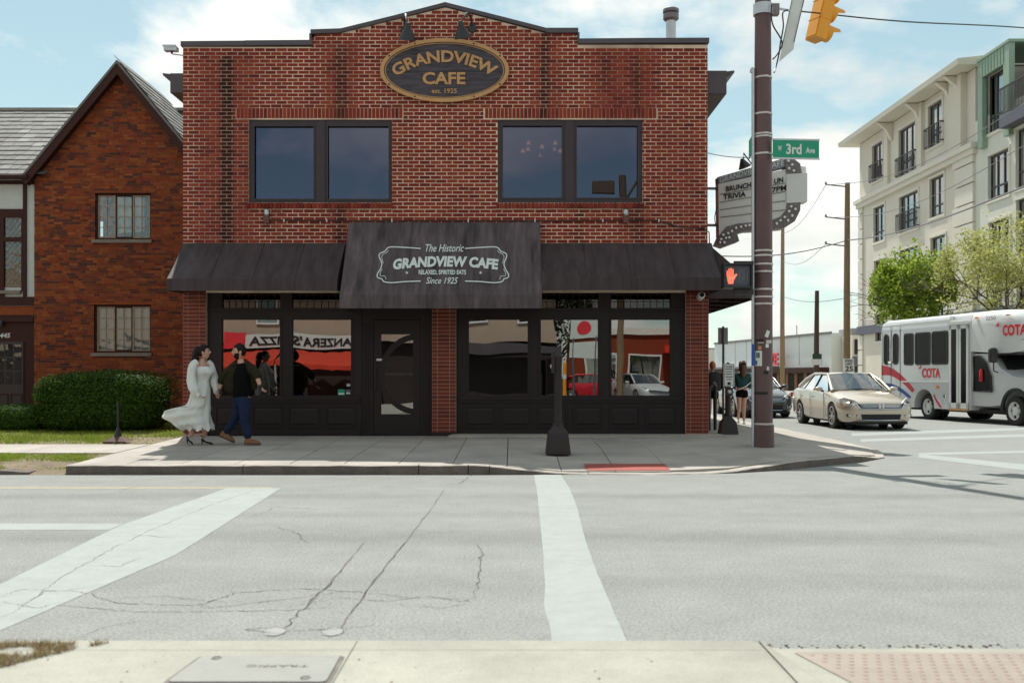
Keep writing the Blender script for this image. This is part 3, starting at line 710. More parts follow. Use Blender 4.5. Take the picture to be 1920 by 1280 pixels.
# gutter dirt along the near kerb
b = MB()
for i in range(500):
    x = random.uniform(-.2, 4.6); y = random.uniform(0, 1) ** 2.5 * .11 + (4.605 if x < 1.14 else 4.9); s = random.uniform(.002, .008)
    b.box(x - s, x + s, y - s * .7, y + s * .7, 0, s, M=None)
tag(b.build('gutter_grit', M['seal']), 'grit and crumbs lying along the near gutter', 'grit', kind='stuff')
# red tactile panel at the cafe corner, with pale strip beside it
def pq(x, y): return Vector((x, y, zpav(x, 13.64, y) + 0.006))
b = MB(); 
for i in range(4):
    y0, y1 = 13.86 + i * .12, 13.86 + (i + 1) * .12
    b.poly([pq(1.06, y0), pq(2.18, y0), pq(2.22, y1), pq(1.02, y1)])
b.build('tactile_panel', M['redtact'], pav)
# far pavement beyond the side street and lane line
tag(MB().box(17.2, 140, 20, 250, -0.05, 0.12).build('far_pavement', M['conc_near']), kind='structure')
# ------------------------------------------------------------------ the cafe
cafe = thing('cafe_building', 'two storey red brick cafe with stepped gable parapet and dark shopfront', 'building', (fx(835), WY, 0.2))
TOP = [(343, 88), (583, 88), (583, 70), (640, 62), (835, 14), (1022, 62), (1083, 66), (1083, 84), (1327, 84)]
L0, L1 = fx(343), fx(1327)
YM = WY + 0.007                                     # mortar plane, bricks stand proud of it
b = MB()
b.prism([(L0, fz(224)), (L1, fz(224))] + [(fx(x), fz(y)) for x, y in reversed(TOP)], YM, YM + .3)
for x0, x1 in ((343, 466), (735, 933), (1205, 1327)): b.box(fx(x0), fx(x1), YM, YM + .3, fz(380), fz(224))
b.box(L0, L1, YM, YM + .3, fz(548), fz(380))
wall = b.build('front_wall', M['mortar'], cafe)
side = MB().box(L0 + .01, L0 + .3, YM + .3, 34, 0, fz(92)).box(L1 - .3, L1 - .01, YM + .3, 34, 0, fz(92)).box(L0 + .02, L1 - .02, 33.8, 34, 0, fz(92))
side.build('side_wall', mat('plain_red_brick', (0.2, 0.05, 0.04), .85, .2, 8, stretch=(1, 3, 9)), cafe)
MB().box(L0 + .02, L1 - .02, YM + .3, 33.8, fz(110), fz(104)).build('flat_roof', M['slatedark'], cafe)

PITCH, COURSE, JO = 0.2065, 0.0703, 0.0165
HOLES = [(466, 735, 203, 392), (933, 1205, 203, 392), (443, 755, 202.5, 222.5), (908, 1232, 202.5, 222.5)]
def topx(z):                                         # x limits of the wall at height z
    if z <= fz(88): return L0, L1
    if z <= fz(84): return fx(583), L1
    if z <= fz(68): return fx(583), fx(1083)
    t = (z - fz(62)) / (fz(14) - fz(62))
    if t >= 1: return None
    if t < 0: return fx(590), fx(1080)
    return fx(640) + t * (fx(835) - fx(640)), fx(1022) + t * (fx(835) - fx(1022))
rects = []; z = fz(455) - 0.35; row = 0
while z < fz(14):
    z1 = z + COURSE - JO; lim = topx(z1 + .004); row += 1
    if lim and lim[1] - lim[0] > .1:
        iv = [lim]
        for hx0, hx1, hy0, hy1 in HOLES:
            if z1 > fz(hy1) and z < fz(hy0):
                nv = []
                for a, c in iv:
                    h0, h1 = fx(hx0), fx(hx1)
                    if h1 <= a or h0 >= c: nv.append((a, c)); continue
                    if h0 > a: nv.append((a, h0 - (JO if hy0 > 202 and hy1 < 230 else .0)))
                    if h1 < c: nv.append((h1 + (JO if hy0 > 202 and hy1 < 230 else .0), c))
                iv = nv
        for a, c in iv:
            x = L0 + (PITCH * .5 if row % 2 else 0) - PITCH * 2
            while x < c:
                p, q = max(x, a), min(x + PITCH - JO, c)
                if q - p > .025: rects.append((p + random.uniform(-.0015, .003), q - random.uniform(0, .003), z + random.uniform(-.0025, .0015), z1 + random.uniform(-.002, .002)))
                x += PITCH
    z += COURSE
full = [r_ for r_ in rects if abs(r_[1] - r_[0] - (PITCH - JO)) < .008 and r_[2] > fz(452)]
full.sort(key=lambda r_: (r_[0] + r_[1]) ** 2 * .25 + (r_[2] - CZ) ** 2)
single = set(full[:300])
bm_ = MB(); bm_.box(0, PITCH - JO, 0, .05, 0, COURSE - JO, back=False)
BR = bm_.mesh('brick', M['brick'])
mass = MB()
for r_ in rects:
    if r_ in single: link('brick', BR, wall, (r_[0], WY + random.uniform(-.004, .002), r_[2])).rotation_euler = (0, random.uniform(-.006, .006), random.uniform(-.012, .012))
    else: mass.box(r_[0], r_[1], WY + random.uniform(-.004, .002), WY + .05, r_[2], r_[3], back=False)
for x0, x1, y0, y1 in ((443, 755, 203, 222), (909, 1231, 203, 222)):          # soldier courses over the windows
    n = round((fx(x1) - fx(x0)) / .0725); p = (fx(x1) - fx(x0)) / n
    for i in range(n): mass.box(fx(x0) + i * p + .006, fx(x0) + (i + 1) * p - .006, WY - random.uniform(0, .003), WY + .05, fz(y1) + .004, fz(y0), back=False)
for x0, x1 in ((462, 737), (930, 1208)):                                       # rowlock sills
    n = round((fx(x1) - fx(x0)) / .0725); p = (fx(x1) - fx(x0)) / n
    for i in range(n): mass.box(fx(x0) + i * p + .006, fx(x0) + (i + 1) * p - .006, WY - .045, WY + .05, fz(391), fz(381) + random.uniform(-.004, .0))
tag(mass.build('brickwork', M['brick'], wall), kind='stuff')
# sheet metal copings, piece by piece
def coping(x0, y0, x1, y1, h=9):
    MB().prism([(fx(x0), fz(y0 + h)), (fx(x1), fz(y1 + h)), (fx(x1), fz(y1)), (fx(x0), fz(y0))], WY - .05, WY + .4).build('coping', M['coping'], cafe)
coping(340, 79, 460, 78); coping(460.3, 77.5, 586, 76.5); coping(583, 57, 640, 55, 8); coping(640, 55, 738, 31, 7); coping(738.2, 31, 835, 6, 7); coping(835, 6, 930, 30, 7); coping(930.2, 30, 1024, 54, 7)
coping(1024.3, 54, 1084, 54, 9); coping(1084, 74, 1205, 73); coping(1205.3, 73, 1329, 72.5)
bx('coping_upright', M['coping'], cafe, fx(580.5), fx(584.5), WY - .045, WY + .35, fz(85), fz(64)); bx('coping_upright', M['coping'], cafe, fx(1082.5), fx(1086.5), WY - .045, WY + .35, fz(82), fz(62))
# boxed eaves on both flanks
def eave(s, xw, xo, y0, z0, z1, zt):
    b = MB(); f = lambda a, c, q: (a, q, c)
    b.prism([(xw, z0), (xo, z0), (xo, z1), (xw, z1)], y0, 33, f=f)
    b.prism([(xo, z1 - .12), (xo + s * .16, z1 - .02), (xo + s * .16, z1 + .02), (xo, z1)], y0 + .05, 33, f=f)
    e = b.build('eave', M['coping'], cafe)
    MB().prism([(xw, z0 - .005), (xo - s * .02, z0 - .005), (xo - s * .02, z0 - .012), (xw, z0 - .012)], y0 + .02, 33, f=f).build('soffit', M['soffit'], e)
eave(-1, L0, fx(312) - .05, WY + .35, fz(166) + .02, fz(127), 0); eave(1, L1, fx(1368) + .02, WY + .35, fz(166), fz(122), 0)
# upper windows
for x0, x1, ps in ((466, 735, ((475, 588, 235, 373), (613, 729, 235, 373))), (933, 1205, ((942, 1055, 234, 371), (1081, 1197, 234, 371)))):
    b = MB(); a, c = fx(x0), fx(x1); y0, y1 = WY + .045, WY + .16
    b.box(a, c, y0, y1, fz(380), fz(373)); b.box(a, c, y0, y1, fz(235), fz(224))
    (p0, p1, _, _), (q0, q1, _, _) = ps
    for u, v in ((x0, p0), (p1, q0), (q1, x1)): b.box(fx(u), fx(v), y0, y1, fz(373), fz(235))
    b.box(fx((p1 + q0) / 2 - 8), fx((p1 + q0) / 2 + 8), y0 - .02, y0, fz(380) + .001, fz(224) - .001)
    wf = b.build('window', M['frame'], cafe)
    for u, v, ya, yb in ps:
        MB().frame(fx(u) - .015, fx(v) + .015, fz(yb) - .015, fz(ya) + .015, .025, y0 - .012, y0 + .02).build('sash', M['frame'], wf)
        MB().box(fx(u), fx(v), WY + .10, WY + .108, fz(yb), fz(ya)).build('pane', M['winhi'], wf)
# rooms behind the glass
bx('upper_room', M['room'], cafe, L0 + .35, L1 - .35, WY + 5, WY + 5.1, fz(400), fz(190))
MB().box(L0 + .32, L1 - .32, YM + .31, WY + 5, fz(402), fz(400)).box(L0 + .32, L1 - .32, YM + .31, WY + 5, fz(191), fz(189)).build('floor_slab', M['room'], cafe)
MB().box(L0 + .32, L1 - .32, WY + 6, WY + 6.1, .2, fz(420)).box(L0 + .32, L1 - .32, WY + .42, WY + 6, .18, .2).build('lower_room', M['room'], cafe)
ch = thing('chandelier', 'lit chandelier with small shades behind the upper window of the cafe', 'chandelier', (fx(1000) + .2, WY + 1.6, fz(280) + .3))
o = ORG[ch]
MB().tube([(o.x, o.y, o.z + .9), (o.x, o.y, o.z - .1)], .015, 6).build('stem', M['black'], ch)
for k in range(8):
    a = k * math.pi / 4; x, y = o.x + .38 * math.cos(a), o.y + .38 * math.sin(a); zz_ = o.z + (.1 if k % 2 else 0)
    arm = MB().tube([(o.x, o.y, o.z - .1), (o.x + .2 * math.cos(a), o.y + .2 * math.sin(a), o.z - .2), (x, y, zz_)], .01, 5).build('arm', M['black'], ch)
    MB().lathe([(.045, 0), (.025, .065)], (x, y, zz_), 10).build('lamp_shade', M['warm'], arm)
# brick piers in stack bond
PB = {}
def pier(x0, x1, cols, ytop=540, ybot=812):
    a, c = fx(x0), fx(x1)
    p = bx('pier', M['piermortar'], cafe, a, c, YM, YM + .35, .2, fz(ytop))
    if x0 == 810: bx('plinth', M['trim'], p, a - .01, c + .01, WY - .012, WY + .1, .18, .30)
    z = fz(ybot) + .002; k = 0
    while z < fz(ytop) - .07:
        for u, v in cols:
            l = round(fx(v) - fx(u) - .010, 3)
            if l not in PB: PB[l] = MB().box(0, l, 0, .05, 0, .0615, back=False).mesh('brick', M['pierbrick'])
            link('brick', PB[l], p, (fx(u) + .005, WY + random.uniform(-.001, .001), z))
        z += .0715
    return p
pier(343, 386, ((343, 352), (352, 373), (373, 386))); pier(810, 855, ((810, 820), (820, 843), (843, 855))); pier(1286, 1329, ((1286, 1295), (1295, 1318), (1318, 1329)))
# shopfronts: posts, sills, panelled stall risers, transoms, glass
YS = WY + .10
def shopfront(x0, x1, wins, trans, pans, name='shopfront'):
    b = MB(); xs = [x0] + [q for w_ in wins for q in w_] + [x1]
    b.box(fx(x0), fx(x1), YS, YS + .14, fz(817), fz(742)); b.box(fx(x0), fx(x1), YS, YS + .14, fz(598), fz(577))
    for i in range(0, len(xs), 2): b.box(fx(xs[i]), fx(xs[i + 1]), YS, YS + .14, fz(742), fz(598))
    tr = [x0] + [q for w_ in trans for q in w_] + [x1]
    for i in range(0, len(tr), 2): b.box(fx(tr[i]), fx(tr[i + 1]), YS, YS + .14, fz(577), fz(536))
    s_ = b.build(name, M['trim'], cafe)
    MB().box(fx(x0 + 4), fx(x1 - 2), YS - .045, YS, fz(750), fz(744)).box(fx(x0 + 4), fx(x1 - 2), YS - .03, YS, fz(755), fz(751)).build('sill', M['trim'], s_)
    MB().box(fx(x0 + 4), fx(x1 - 2), YS - .03, YS, fz(817), fz(808)).build('skirting', M['trim'], s_)
    MB().box(fx(x0), fx(x1), YS - .035, YS, fz(582), fz(577)).build('transom_rail', M['trim'], s_)
    for u, v in wins:
        w_ = MB().frame(fx(u) - .03, fx(v) + .03, fz(742) - .03, fz(598) + .03, .035, YS - .02, YS + .03).build('window', M['trim'], s_)
        MB().box(fx(u), fx(v), YS + .05, YS + .058, fz(742), fz(598)).build('pane', M['win'], s_)
    for u, v in trans:
        q = MB()
        n = max(3, int((v - u) / 12))
        for k in range(1, n): q.box(fx(u + (v - u) * k / n) - .004, fx(u + (v - u) * k / n) + .004, YS + .05, YS + .06, fz(577), fz(540))
        for yy in (552, 564): q.box(fx(u), fx(v), YS + .045, YS + .055, fz(yy) - .004, fz(yy) + .004)
        q.build('transom_leading', M['brownpaint'], s_)
        bx('transom_pane', M['transom'], s_, fx(u), fx(v), YS + .07, YS + .078, fz(576), fz(538))
    for u, v in pans:
        p = MB().frame(fx(u), fx(v), fz(802), fz(761), .022, YS - .022, YS).build('panel', M['trim'], s_)
        MB().faces([(fx(u) + .05, YS - .001, fz(802) + .05), (fx(v) - .05, YS - .001, fz(802) + .05), (fx(v) - .05, YS - .001, fz(761) - .05), (fx(u) + .05, YS - .001, fz(761) - .05),
                    (fx(u) + .08, YS - .012, fz(802) + .08), (fx(v) - .08, YS - .012, fz(802) + .08), (fx(v) - .08, YS - .012, fz(761) - .08), (fx(u) + .08, YS - .012, fz(761) - .08)],
                   [(4, 5, 6, 7), (0, 1, 5, 4), (1, 2, 6, 5), (2, 3, 7, 6), (3, 0, 4, 7)]).build('raised_field', M['trim'], p)
    return s_
sf = shopfront(386, 676, ((412, 523), (545, 657)), ((413, 523), (545, 640)), ((401, 464), (470, 528), (538, 597), (608, 667)))
shopfront(855, 1286, ((878, 990), (1014, 1123), (1147, 1259)), ((878, 990), (1014, 1123), (1147, 1259)), ((869, 928), (937, 996), (1007, 1064), (1075, 1131), (1143, 1201), (1211, 1270)))
# small stickers on the window
for x0, x1, y0, y1, m in ((631, 644, 730, 741, 'green'), (646, 655, 730, 740, 'bluegrey'), (647, 655, 718, 725, 'bluegrey')):
    bx('window_sticker', M[m], sf, fx(x0), fx(x1), YS + .044, YS + .049, fz(y1), fz(y0)); bx('window_sticker', M['white'], sf, fx(x0) + .01, fx(x1) - .01, YS + .0415, YS + .0437, fz(y1) + .015, fz(y1) + .045)
# door bay with fluted pilasters
YD = WY + .14
db = MB().box(fx(676), fx(698), YD - .02, YD + .12, .2, fz(540)).box(fx(787), fx(810), YD - .02, YD + .12, .2, fz(540)).box(fx(698), fx(787), YD - .02, YD + .12, fz(598), fz(540)).box(fx(698), fx(787), YD - .02, YD + .3, .18, .235)
for x in (679, 683, 687, 691, 790, 795, 800, 805): db.box(fx(x), fx(x) + .02, YD - .035, YD - .02, .32, fz(605))
db.build('door_surround', M['trim'], cafe)
bx('threshold', M['kerb'], cafe, fx(690), fx(800), WY - .02, WY + .1, .19, .225)
b = MB(); gx0, gx1, gz0, gz1 = fx(712.5), fx(773), fz(777), fz(626)
a, c, e, f_ = fx(698.5), fx(786.5), .24, fz(599)
for r_ in ((a, gx0, e, f_), (gx1, c, e, f_), (gx0, gx1, e, gz0), (gx0, gx1, gz1, f_)): b.box(r_[0], r_[1], YD, YD + .05, r_[2], r_[3])
door = b.build('door', M['trim'], cafe)
bx('pane', M['win'], door, gx0, gx1, YD + .03, YD + .036, gz0, gz1)
cxx, czz, r0, r1 = fx(773) + .08, (gz0 + gz1) / 2, .655, .755                    # the crescent bar
arc = []
for k in range(33):
    t = R(90 + 180 * k / 32); arc.append((t,))
inn = [(cxx + r0 * .95 * math.cos(t[0]), czz + r0 * math.sin(t[0])) for t in arc]; out = [(cxx + (r1) * .95 * math.cos(t[0]), czz + (r1 + .005) * math.sin(t[0])) for t in arc]
b = MB()
for k in range(32):
    q = [inn[k], inn[k + 1], out[k + 1], out[k]]
    q = [(min(x, gx1), min(max(z_, gz0 - .01), gz1 + .01)) for x, z_ in q]
    b.prism(q, YD - .012, YD + .028)
b.build('crescent_bar', M['trim'], door)
MB().tube([(fx(702), YD, fz(672)), (fx(702), YD - .06, fz(674)), (fx(702), YD - .06, fz(730)), (fx(702), YD, fz(732))], .012, 8).build('handle', M['bronze'], door)
bx('push_bar', M['whitemetal'], door, fx(717), gx1, YD + .040, YD + .046, fz(704), fz(698.5)); bx('door_sticker', M['white'], door, fx(704), fx(715), YD - .004, YD, fz(676), fz(672))
# low concrete plinth along the right bay
stp = MB()
stp.prism([(fx(838), .15), (fx(1352), .15), (fx(1352), .265), (fx(850), .27), (fx(842), .25)], WY - .34, WY + .08).build('plinth_step', M['conc'], cafe)
# string of cable with clips under the upper windows
MB().tube([(fx(505), WY - .02, fz(413)), (fx(650), WY - .02, fz(414.5)), (fx(835), WY - .02, fz(414)), (fx(1014), WY - .02, fz(414.5)), (fx(1235), WY - .02, fz(414)), (fx(1255), WY - .02, fz(420)), (fx(1270), WY - .02, fz(425)), (fx(1320), WY - .02, fz(428)), (fx(1329), WY - .03, fz(436)), (fx(1330), WY - .02, fz(460))], .011, 6).build('cable', M['black'], cafe)
for x in (533, 613, 735, 878, 1003, 1130, 1235): MB().box(fx(x) - .012, fx(x) + .012, WY - .035, WY, fz(417), fz(411)).build('cable_clip', M['band'], cafe)

# things fixed to the cafe
def flood(px, lab):
    t = thing('wall_light', lab, 'wall light', (fx(px), WY, fz(410)), group='photocell lights under the upper windows')
    MB().box(fx(px - 5), fx(px + 5), WY - .09, WY, fz(419), fz(405)).build('box', mat('red_brown_box', (.12, .04, .035), .6), t)
    MB().lathe([(.03, 0), (.045, .03), (.045, .09), (.035, .11)], (fx(px), WY - .05, fz(405)), 12).build('lamp_head', M['steel'], t)
flood(501, 'small grey wall light below the window pair nearest the tudor house'); flood(1173, 'small grey wall light below the window pair nearest the marquee sign')
def cctv(name, lab, p, dirx, r=.05, l=.22):
    t = thing(name, lab, 'camera', p); p = Vector(p)
    MB().tube([p, p + Vector((-dirx * .3, -.02, .02))] if dirx else [p, p + Vector((0, .12, .05))], .012, 6).build('bracket', M['steel'], t)
    Mx = Matrix.Rotation(R(100 if dirx else 82), 3, 'X') @ Matrix.Rotation(0, 3, 'Y')
    MB().lathe([(r * .8, 0), (r, .02), (r, l), (r * .7, l + .02)], p, 14, M=Mx).build('housing', M['whitemetal'], t, smooth=True)
    MB().lathe([(r * .7, l + .01), (r * .65, l + .026)], p, 14, M=Mx).build('lens', M['black'], t)
cctv('security_camera', 'white security camera on the brick pier under the corner awning', (fx(1309), WY - .14, fz(559)), 0, .065)
t = thing('security_camera', 'grey security camera on a bracket sticking out from the roof corner', 'camera', (fx(338), WY + .05, fz(100)))
MB().tube([(fx(344), WY + .05, fz(103)), (fx(322), WY + .02, fz(101))], .012, 6).build('bracket', M['steel'], t)
MB().box(fx(309), fx(333), WY - .07, WY + .07, fz(96.5), fz(89), M=None).box(fx(307), fx(331), WY - .08, WY + .08, fz(89), fz(86.5)).build('housing', M['steel'], t)
MB().tube([(fx(322), WY, fz(101)), (fx(322), WY, fz(96))], .02, 8).build('swivel', M['black'], t)
vp = thing('vent_pipe', 'grey metal vent pipe with round cap rising above the flat roof', 'vent', (at(1258, 72, 21).x, 21, fz(100)))
q = at(1258, 72, 21)
MB().lathe([(.105, -1.0), (.105, .38)], (q.x, 21, q.z), 18).build('pipe', M['steel'], vp, smooth=True)
MB().lathe([(.12, .36), (.165, .40), (.165, .50), (.14, .52), (.17, .54), (.17, .60), (.10, .64)], (q.x, 21, q.z), 18).build('cap', M['chip'], vp, smooth=True)

# awnings
def awning(name, lab, x0, x1, yt, yv, yb, p, m, seams, cat='awning'):
    zt, yf = fz(yt), WY - p; s_ = yf / F
    zv, zb = CZ + (HY - yv) * s_, CZ + (HY - yb) * s_
    t = thing(name, lab, cat, ((x0 + x1) / 2, WY, zb))
    b = MB(); nx, ny = 28, 8
    def pt(u, v):
        x = x0 + (x1 - x0) * u; sag = -.02 * math.sin(math.pi * v) * (0.6 + .4 * math.cos(u * len(seams) * 6.28)) + .006 * noise.noise(Vector((x * 2, v * 3, 0)))
        return (x, WY - .02 + (yf - WY + .02) * v, zt + (zv - zt) * v + sag)
    vs_ = [pt(i / nx, j / ny) for j in range(ny + 1) for i in range(nx + 1)]
    fs = [(j * (nx + 1) + i, (j + 1) * (nx + 1) + i, (j + 1) * (nx + 1) + i + 1, j * (nx + 1) + i + 1) for j in range(ny) for i in range(nx)]
    b.faces(vs_, fs)
    for xx, sg in ((x0, 1), (x1, -1)):
        b.poly([(xx, WY - .02, zt), (xx, yf, zv), (xx, yf, zb), (xx, WY - .02, zb + .02)])
    b.build('canopy', m, t, smooth=50)
    vb = MB()
    vb.box(x0, x1, yf - .006, yf + .006, zb, zv)
    vb.build('valance', m, t)
    for u in seams:
        x = x0 + (x1 - x0) * u; P = [pt(u, k / 6) for k in range(7)]
        MB().tube([(a, c - .004, d + .004) for a, c, d in P] + [(x, yf - .007, zb)], .006, 4).build('seam', m, t)
    MB().tube([(x0 + .02, yf + .03, zv - .02), (x1 - .02, yf + .03, zv - .02)], .016, 6).tube([(x0 + .02, WY - .03, zb + .04), (x0 + .02, yf + .03, zb + .03), (x1 - .02, yf + .03, zb + .03), (x1 - .02, WY - .03, zb + .04)], .016, 6).build('frame_tube', M['black'], t)
    return t, pt, (x0, x1, zt, zv, zb, yf)
awning('awning', 'plain dark grey awning over the shop windows nearest the walking couple', fx(344), fx(648), 456, 522, 545, .9, M['awning'], (.25, .5, .75))
awning('awning', 'plain dark grey awning over the shop windows nearest the street corner', fx(1013), fx(1322) + .12, 456, 520, 544, .9, M['awning'], (.25, .5, .75))
aw, pt, (ax0, ax1, azt, azv, azb, ayf) = awning('awning', 'taller streaked dark awning over the door with white cafe lettering', fx(655), fx(1013), 417, 553, 578, 1.06, M['awning_c'], (.33, .66))
def onaw(px0, px1, py0, py1, arch=0.0):               # px box of the photo -> a patch lying on the sloping cloth
    def f(u, v, q):
        px = px0 + (px1 - px0) * u; py = py1 + (py0 - py1) * v - arch * (1 - (2 * u - 1) ** 2)
        # ray/plane: slope from (WY,azt) to (ayf,azv)
        dy, dz = ayf - WY, azv - azt; ry, rz = 1.0, (HY - py) / F
        d = (azt - CZ - WY * dz / dy) / (rz - dz / dy)
        n = Vector((0, dz, -dy)).normalized(); n = n if n.y < 0 else -n
        P = Vector(((px - 960) * d / F, d, CZ + rz * d)) + n * (.012 + .004 * q); return P
    return f
text('The Historic', onaw(798, 870, 459, 473), 'lettering', M['white'], aw, .008, .35)
text('GRANDVIEW CAFE', onaw(737, 935, 487, 507, 6), 'lettering', M['white'], aw, .048, .12)
text('RELAXED, SPIRITED EATS', onaw(785, 874, 507, 517), 'lettering', M['white'], aw, .028)
text('Since 1925', onaw(799, 859, 521, 533), 'lettering', M['white'], aw, .008, .35)
def band(pts, wd, closed=False):
    b = MB(); f = onaw(0, 1, 0, 1); P = smoothpts([(x, y, 0) for x, y in pts], 6)
    for i in range(len(P) - 1):
        d = (P[i + 1] - P[i]).normalized(); n = Vector((-d.y, d.x, 0)) * wd * .5
        def g_(q): return onaw(q.x, q.x + 1, q.y, q.y + 1)(0, 1, 1)
        b.poly([g_(P[i] - n), g_(P[i + 1] - n), g_(P[i + 1] + n), g_(P[i] + n)])
    b.build('border_line', M['white'], aw)
BL = [(789, 467), (760, 465), (735, 464), (727, 466), (722, 472), (713, 476), (711, 482), (716, 495), (713, 506), (708, 514), (708, 521), (716, 524), (720, 529), (735, 531), (760, 529), (789, 528)]
band(BL, 2.1); band([(1661 - x, y) for x, y in BL], 2.1)
for mir in (0, 1):
    for pts in ([(728, 470), (726, 474), (718, 478), (716, 484), (719, 495)], [(717, 505), (713, 513), (714, 518), (722, 519), (724, 525)]): band([(1661 - x if mir else x, y) for x, y in pts], 1.0)
for px in (763, 901):
    f = onaw(px - 3.5, px + 3.5, 509, 515.5); b = MB()
    b.poly([f(.5 + .5 * math.sin(k * math.pi / 5) * (1 if k % 2 == 0 else .42), .5 + .5 * math.cos(k * math.pi / 5) * (1 if k % 2 == 0 else .42), 1) for k in range(10)]); b.build('star', M['white'], aw)
# awning along the side street
sa = thing('awning', 'dark awning running back along the side wall beyond the corner', 'awning', (3.75, 19, 2.6))
xw, xo, zt, zv, zb = L1 + .02, L1 + .92, 3.80, 3.02, 2.80
MB().faces([(xw, 18.6, zt), (xo, 18.6, zv), (xo, 18.6, zb), (xw, 18.6, zb), (xw, 32, zt), (xo, 32, zv), (xo, 32, zb)], [(0, 3, 2, 1), (0, 1, 5, 4), (1, 2, 6, 5)]).build('canopy', M['awning'], sa)
for k in range(14):
    y = 18.75 + k; MB().tube([(xw, y, zt - .05), (xo - .03, y, zv - .03), (xo - .03, y, zb + .02), (xw, y, zb + .06)], .014, 6).build('frame_tube', M['black'], sa)

# oval sign and its lamps
sg = thing('oval_sign', 'oval wooden sign with ochre rim and ochre cafe name on the gable', 'sign', (fx(834), WY, fz(193)))
OX, OZ = fx(834), fz(134.5); RX, RZ = 1.205, .595
def oval(kx, kz, n=64): return [(OX + RX * kx * math.cos(2 * math.pi * i / n), OZ + RZ * kz * math.sin(2 * math.pi * i / n)) for i in range(n)]
def ovring(o0, o1, y0, y1):
    b = MB(); n = len(o0)
    for i in range(n):
        j = (i + 1) % n; b.prism([o0[i], o0[j], o1[j], o1[i]], y0, y1)
    return b
MB().prism(oval(.965, .94), WY - .075, WY - .004).build('board', M['signwood'], sg)
ovring(oval(1, 1), oval(.94, .885), WY - .10, WY - .07).build('rim', M['gold'], sg)
ovring(oval(.925, .862), oval(.912, .84), WY - .083, WY - .07).build('inner_line', M['gold'], sg)
for z in (OZ, ): bx('board_joint', M['blackmatte'], sg, OX - RX * .9, OX + RX * .9, WY - .0765, WY - .074, z - .03, z - .022)
for i in (5, 11, 21, 27, 37, 43, 53, 59):
    x, z = oval(.97, .94)[i]; MB().lathe([(.016, 0), (.012, .012)], (x, WY - .10, z), 8, M=Matrix.Rotation(R(90), 3, 'X')).build('screw', M['blackmatte'], sg)
RA = 1.62
def arcpt(u, v, q):
    a = (u - .5) * 1.19; r = RA + (v - .12) * .225
    return (OX - .005 + r * math.sin(a) * 1.0, WY - .076 - q * .014, OZ - 1.505 + r * math.cos(a) * 1.0 + .06)
text('GRANDVIEW', arcpt, 'lettering', M['gold'], sg, .03)
text('CAFE', flat(fx(793), fx(873), fz(161), fz(138), WY - .076, .014), 'lettering', M['gold'], sg, .03)
text('est. 1925', flat(fx(810), fx(857), fz(177.5), fz(168.5), WY - .076, .012), 'lettering', M['gold'], sg, .015)
def goose(px, py, lean, lab):
    t = thing('gooseneck_lamp', lab, 'lamp', (fx(px), WY, fz(py - 30)), group='lamps over the oval sign')
    x = fx(px); zt = fz(py - 36)
    base = Vector((x + lean * .3, WY, zt - .14))
    MB().lathe([(.085, 0), (.075, .04)], base, 12, M=Matrix.Rotation(R(90), 3, 'X')).build('wall_plate', M['black'], t)
    pts = smoothpts([base, base + Vector((-lean * .02, -.12, .13)), Vector((x + lean * .18, WY - .32, zt + .04)), Vector((x + lean * .1, WY - .46, zt - .10)), Vector((x, WY - .52, fz(py - 14)))], 5)
    MB().tube(pts, .019, 7).build('arm', M['black'], t, smooth=True)
    Mx = Matrix.Rotation(R(22), 3, 'X') @ Matrix.Rotation(R(lean * -14), 3, 'Y')
    MB().lathe([(.035, .03), (.05, .0), (.06, -.08), (.09, -.12), (.16, -.27), (.155, -.275), (.07, -.12)], (x, WY - .52, fz(py - 15)), 18, M=Mx).build('lamp_shade', M['black'], t, smooth=True)
goose(770, 79, -.35, 'black gooseneck lamp over the GRAND end of the oval sign'); goose(866, 76, .65, 'black gooseneck lamp over the VIEW end of the oval sign')

# marquee sign on the side wall
mq = thing('marquee_sign', 'white marquee sign with letter board, bulbs and arrow tail on the corner', 'sign', (L1 + .3, 20.6, fz(470)))
MD = 20.6; U = MD / F
def mp(px, py, dy=0.0): q = at(px, py, MD); return Vector((q.x, MD + dy, q.z))
# the board stands out from the wall, angled: the far end is nearer the camera
def mr(px, py, w=0.0):
    t = (px - 1345) / 165.0; d = MD - .55 * t; q = at(px, py, d); return Vector((q.x, d - w, q.z))
def slabp(pl, w0, w1, name, m, sm=False):
    n = len(pl); vs_ = [mr(x, y, w0) for x, y in pl] + [mr(x, y, w1) for x, y in pl]
    fs = [tuple(range(n)), tuple(range(2 * n - 1, n - 1, -1))] + [((i + 1) % n, i, n + i, n + (i + 1) % n) for i in range(n)]
    return MB().faces(vs_, fs).build(name, m, mq, fix=True)
slabp([(1347, 345), (1475, 317), (1475, 400), (1470, 412), (1458, 420), (1440, 424), (1400, 424), (1375, 428), (1360, 436), (1348, 442)], -.3, .0, 'board', M['whitemetal'])
slabp([(1346, 332), (1470, 297), (1471, 313), (1347, 345)], -.28, .01, 'name_strip', M['signgrey'])
slabp([(1474, 327), (1513, 325), (1513, 379), (1474, 381)], -.28, .03, 'return_box', M['whitemetal'])
tail = slabp([(1475, 381), (1501, 379), (1500, 395), (1490, 415), (1470, 428), (1440, 431), (1398, 433), (1382, 438), (1386, 452), (1356, 463), (1342, 458), (1350, 440), (1362, 425), (1385, 419), (1440, 415), (1462, 407), (1473, 395)], -.32, .02, 'arrow_tail', M['chip'])
slabp([(1471, 297), (1488, 298), (1500, 307), (1503, 326), (1474, 328)], -.3, .02, 'arrow_top', M['chip'])
b = MB().tube([mr(1501, y, -.15) for y in (312, 325)], .16, 10); b.build('rounded_end', M['whitemetal'], mq)
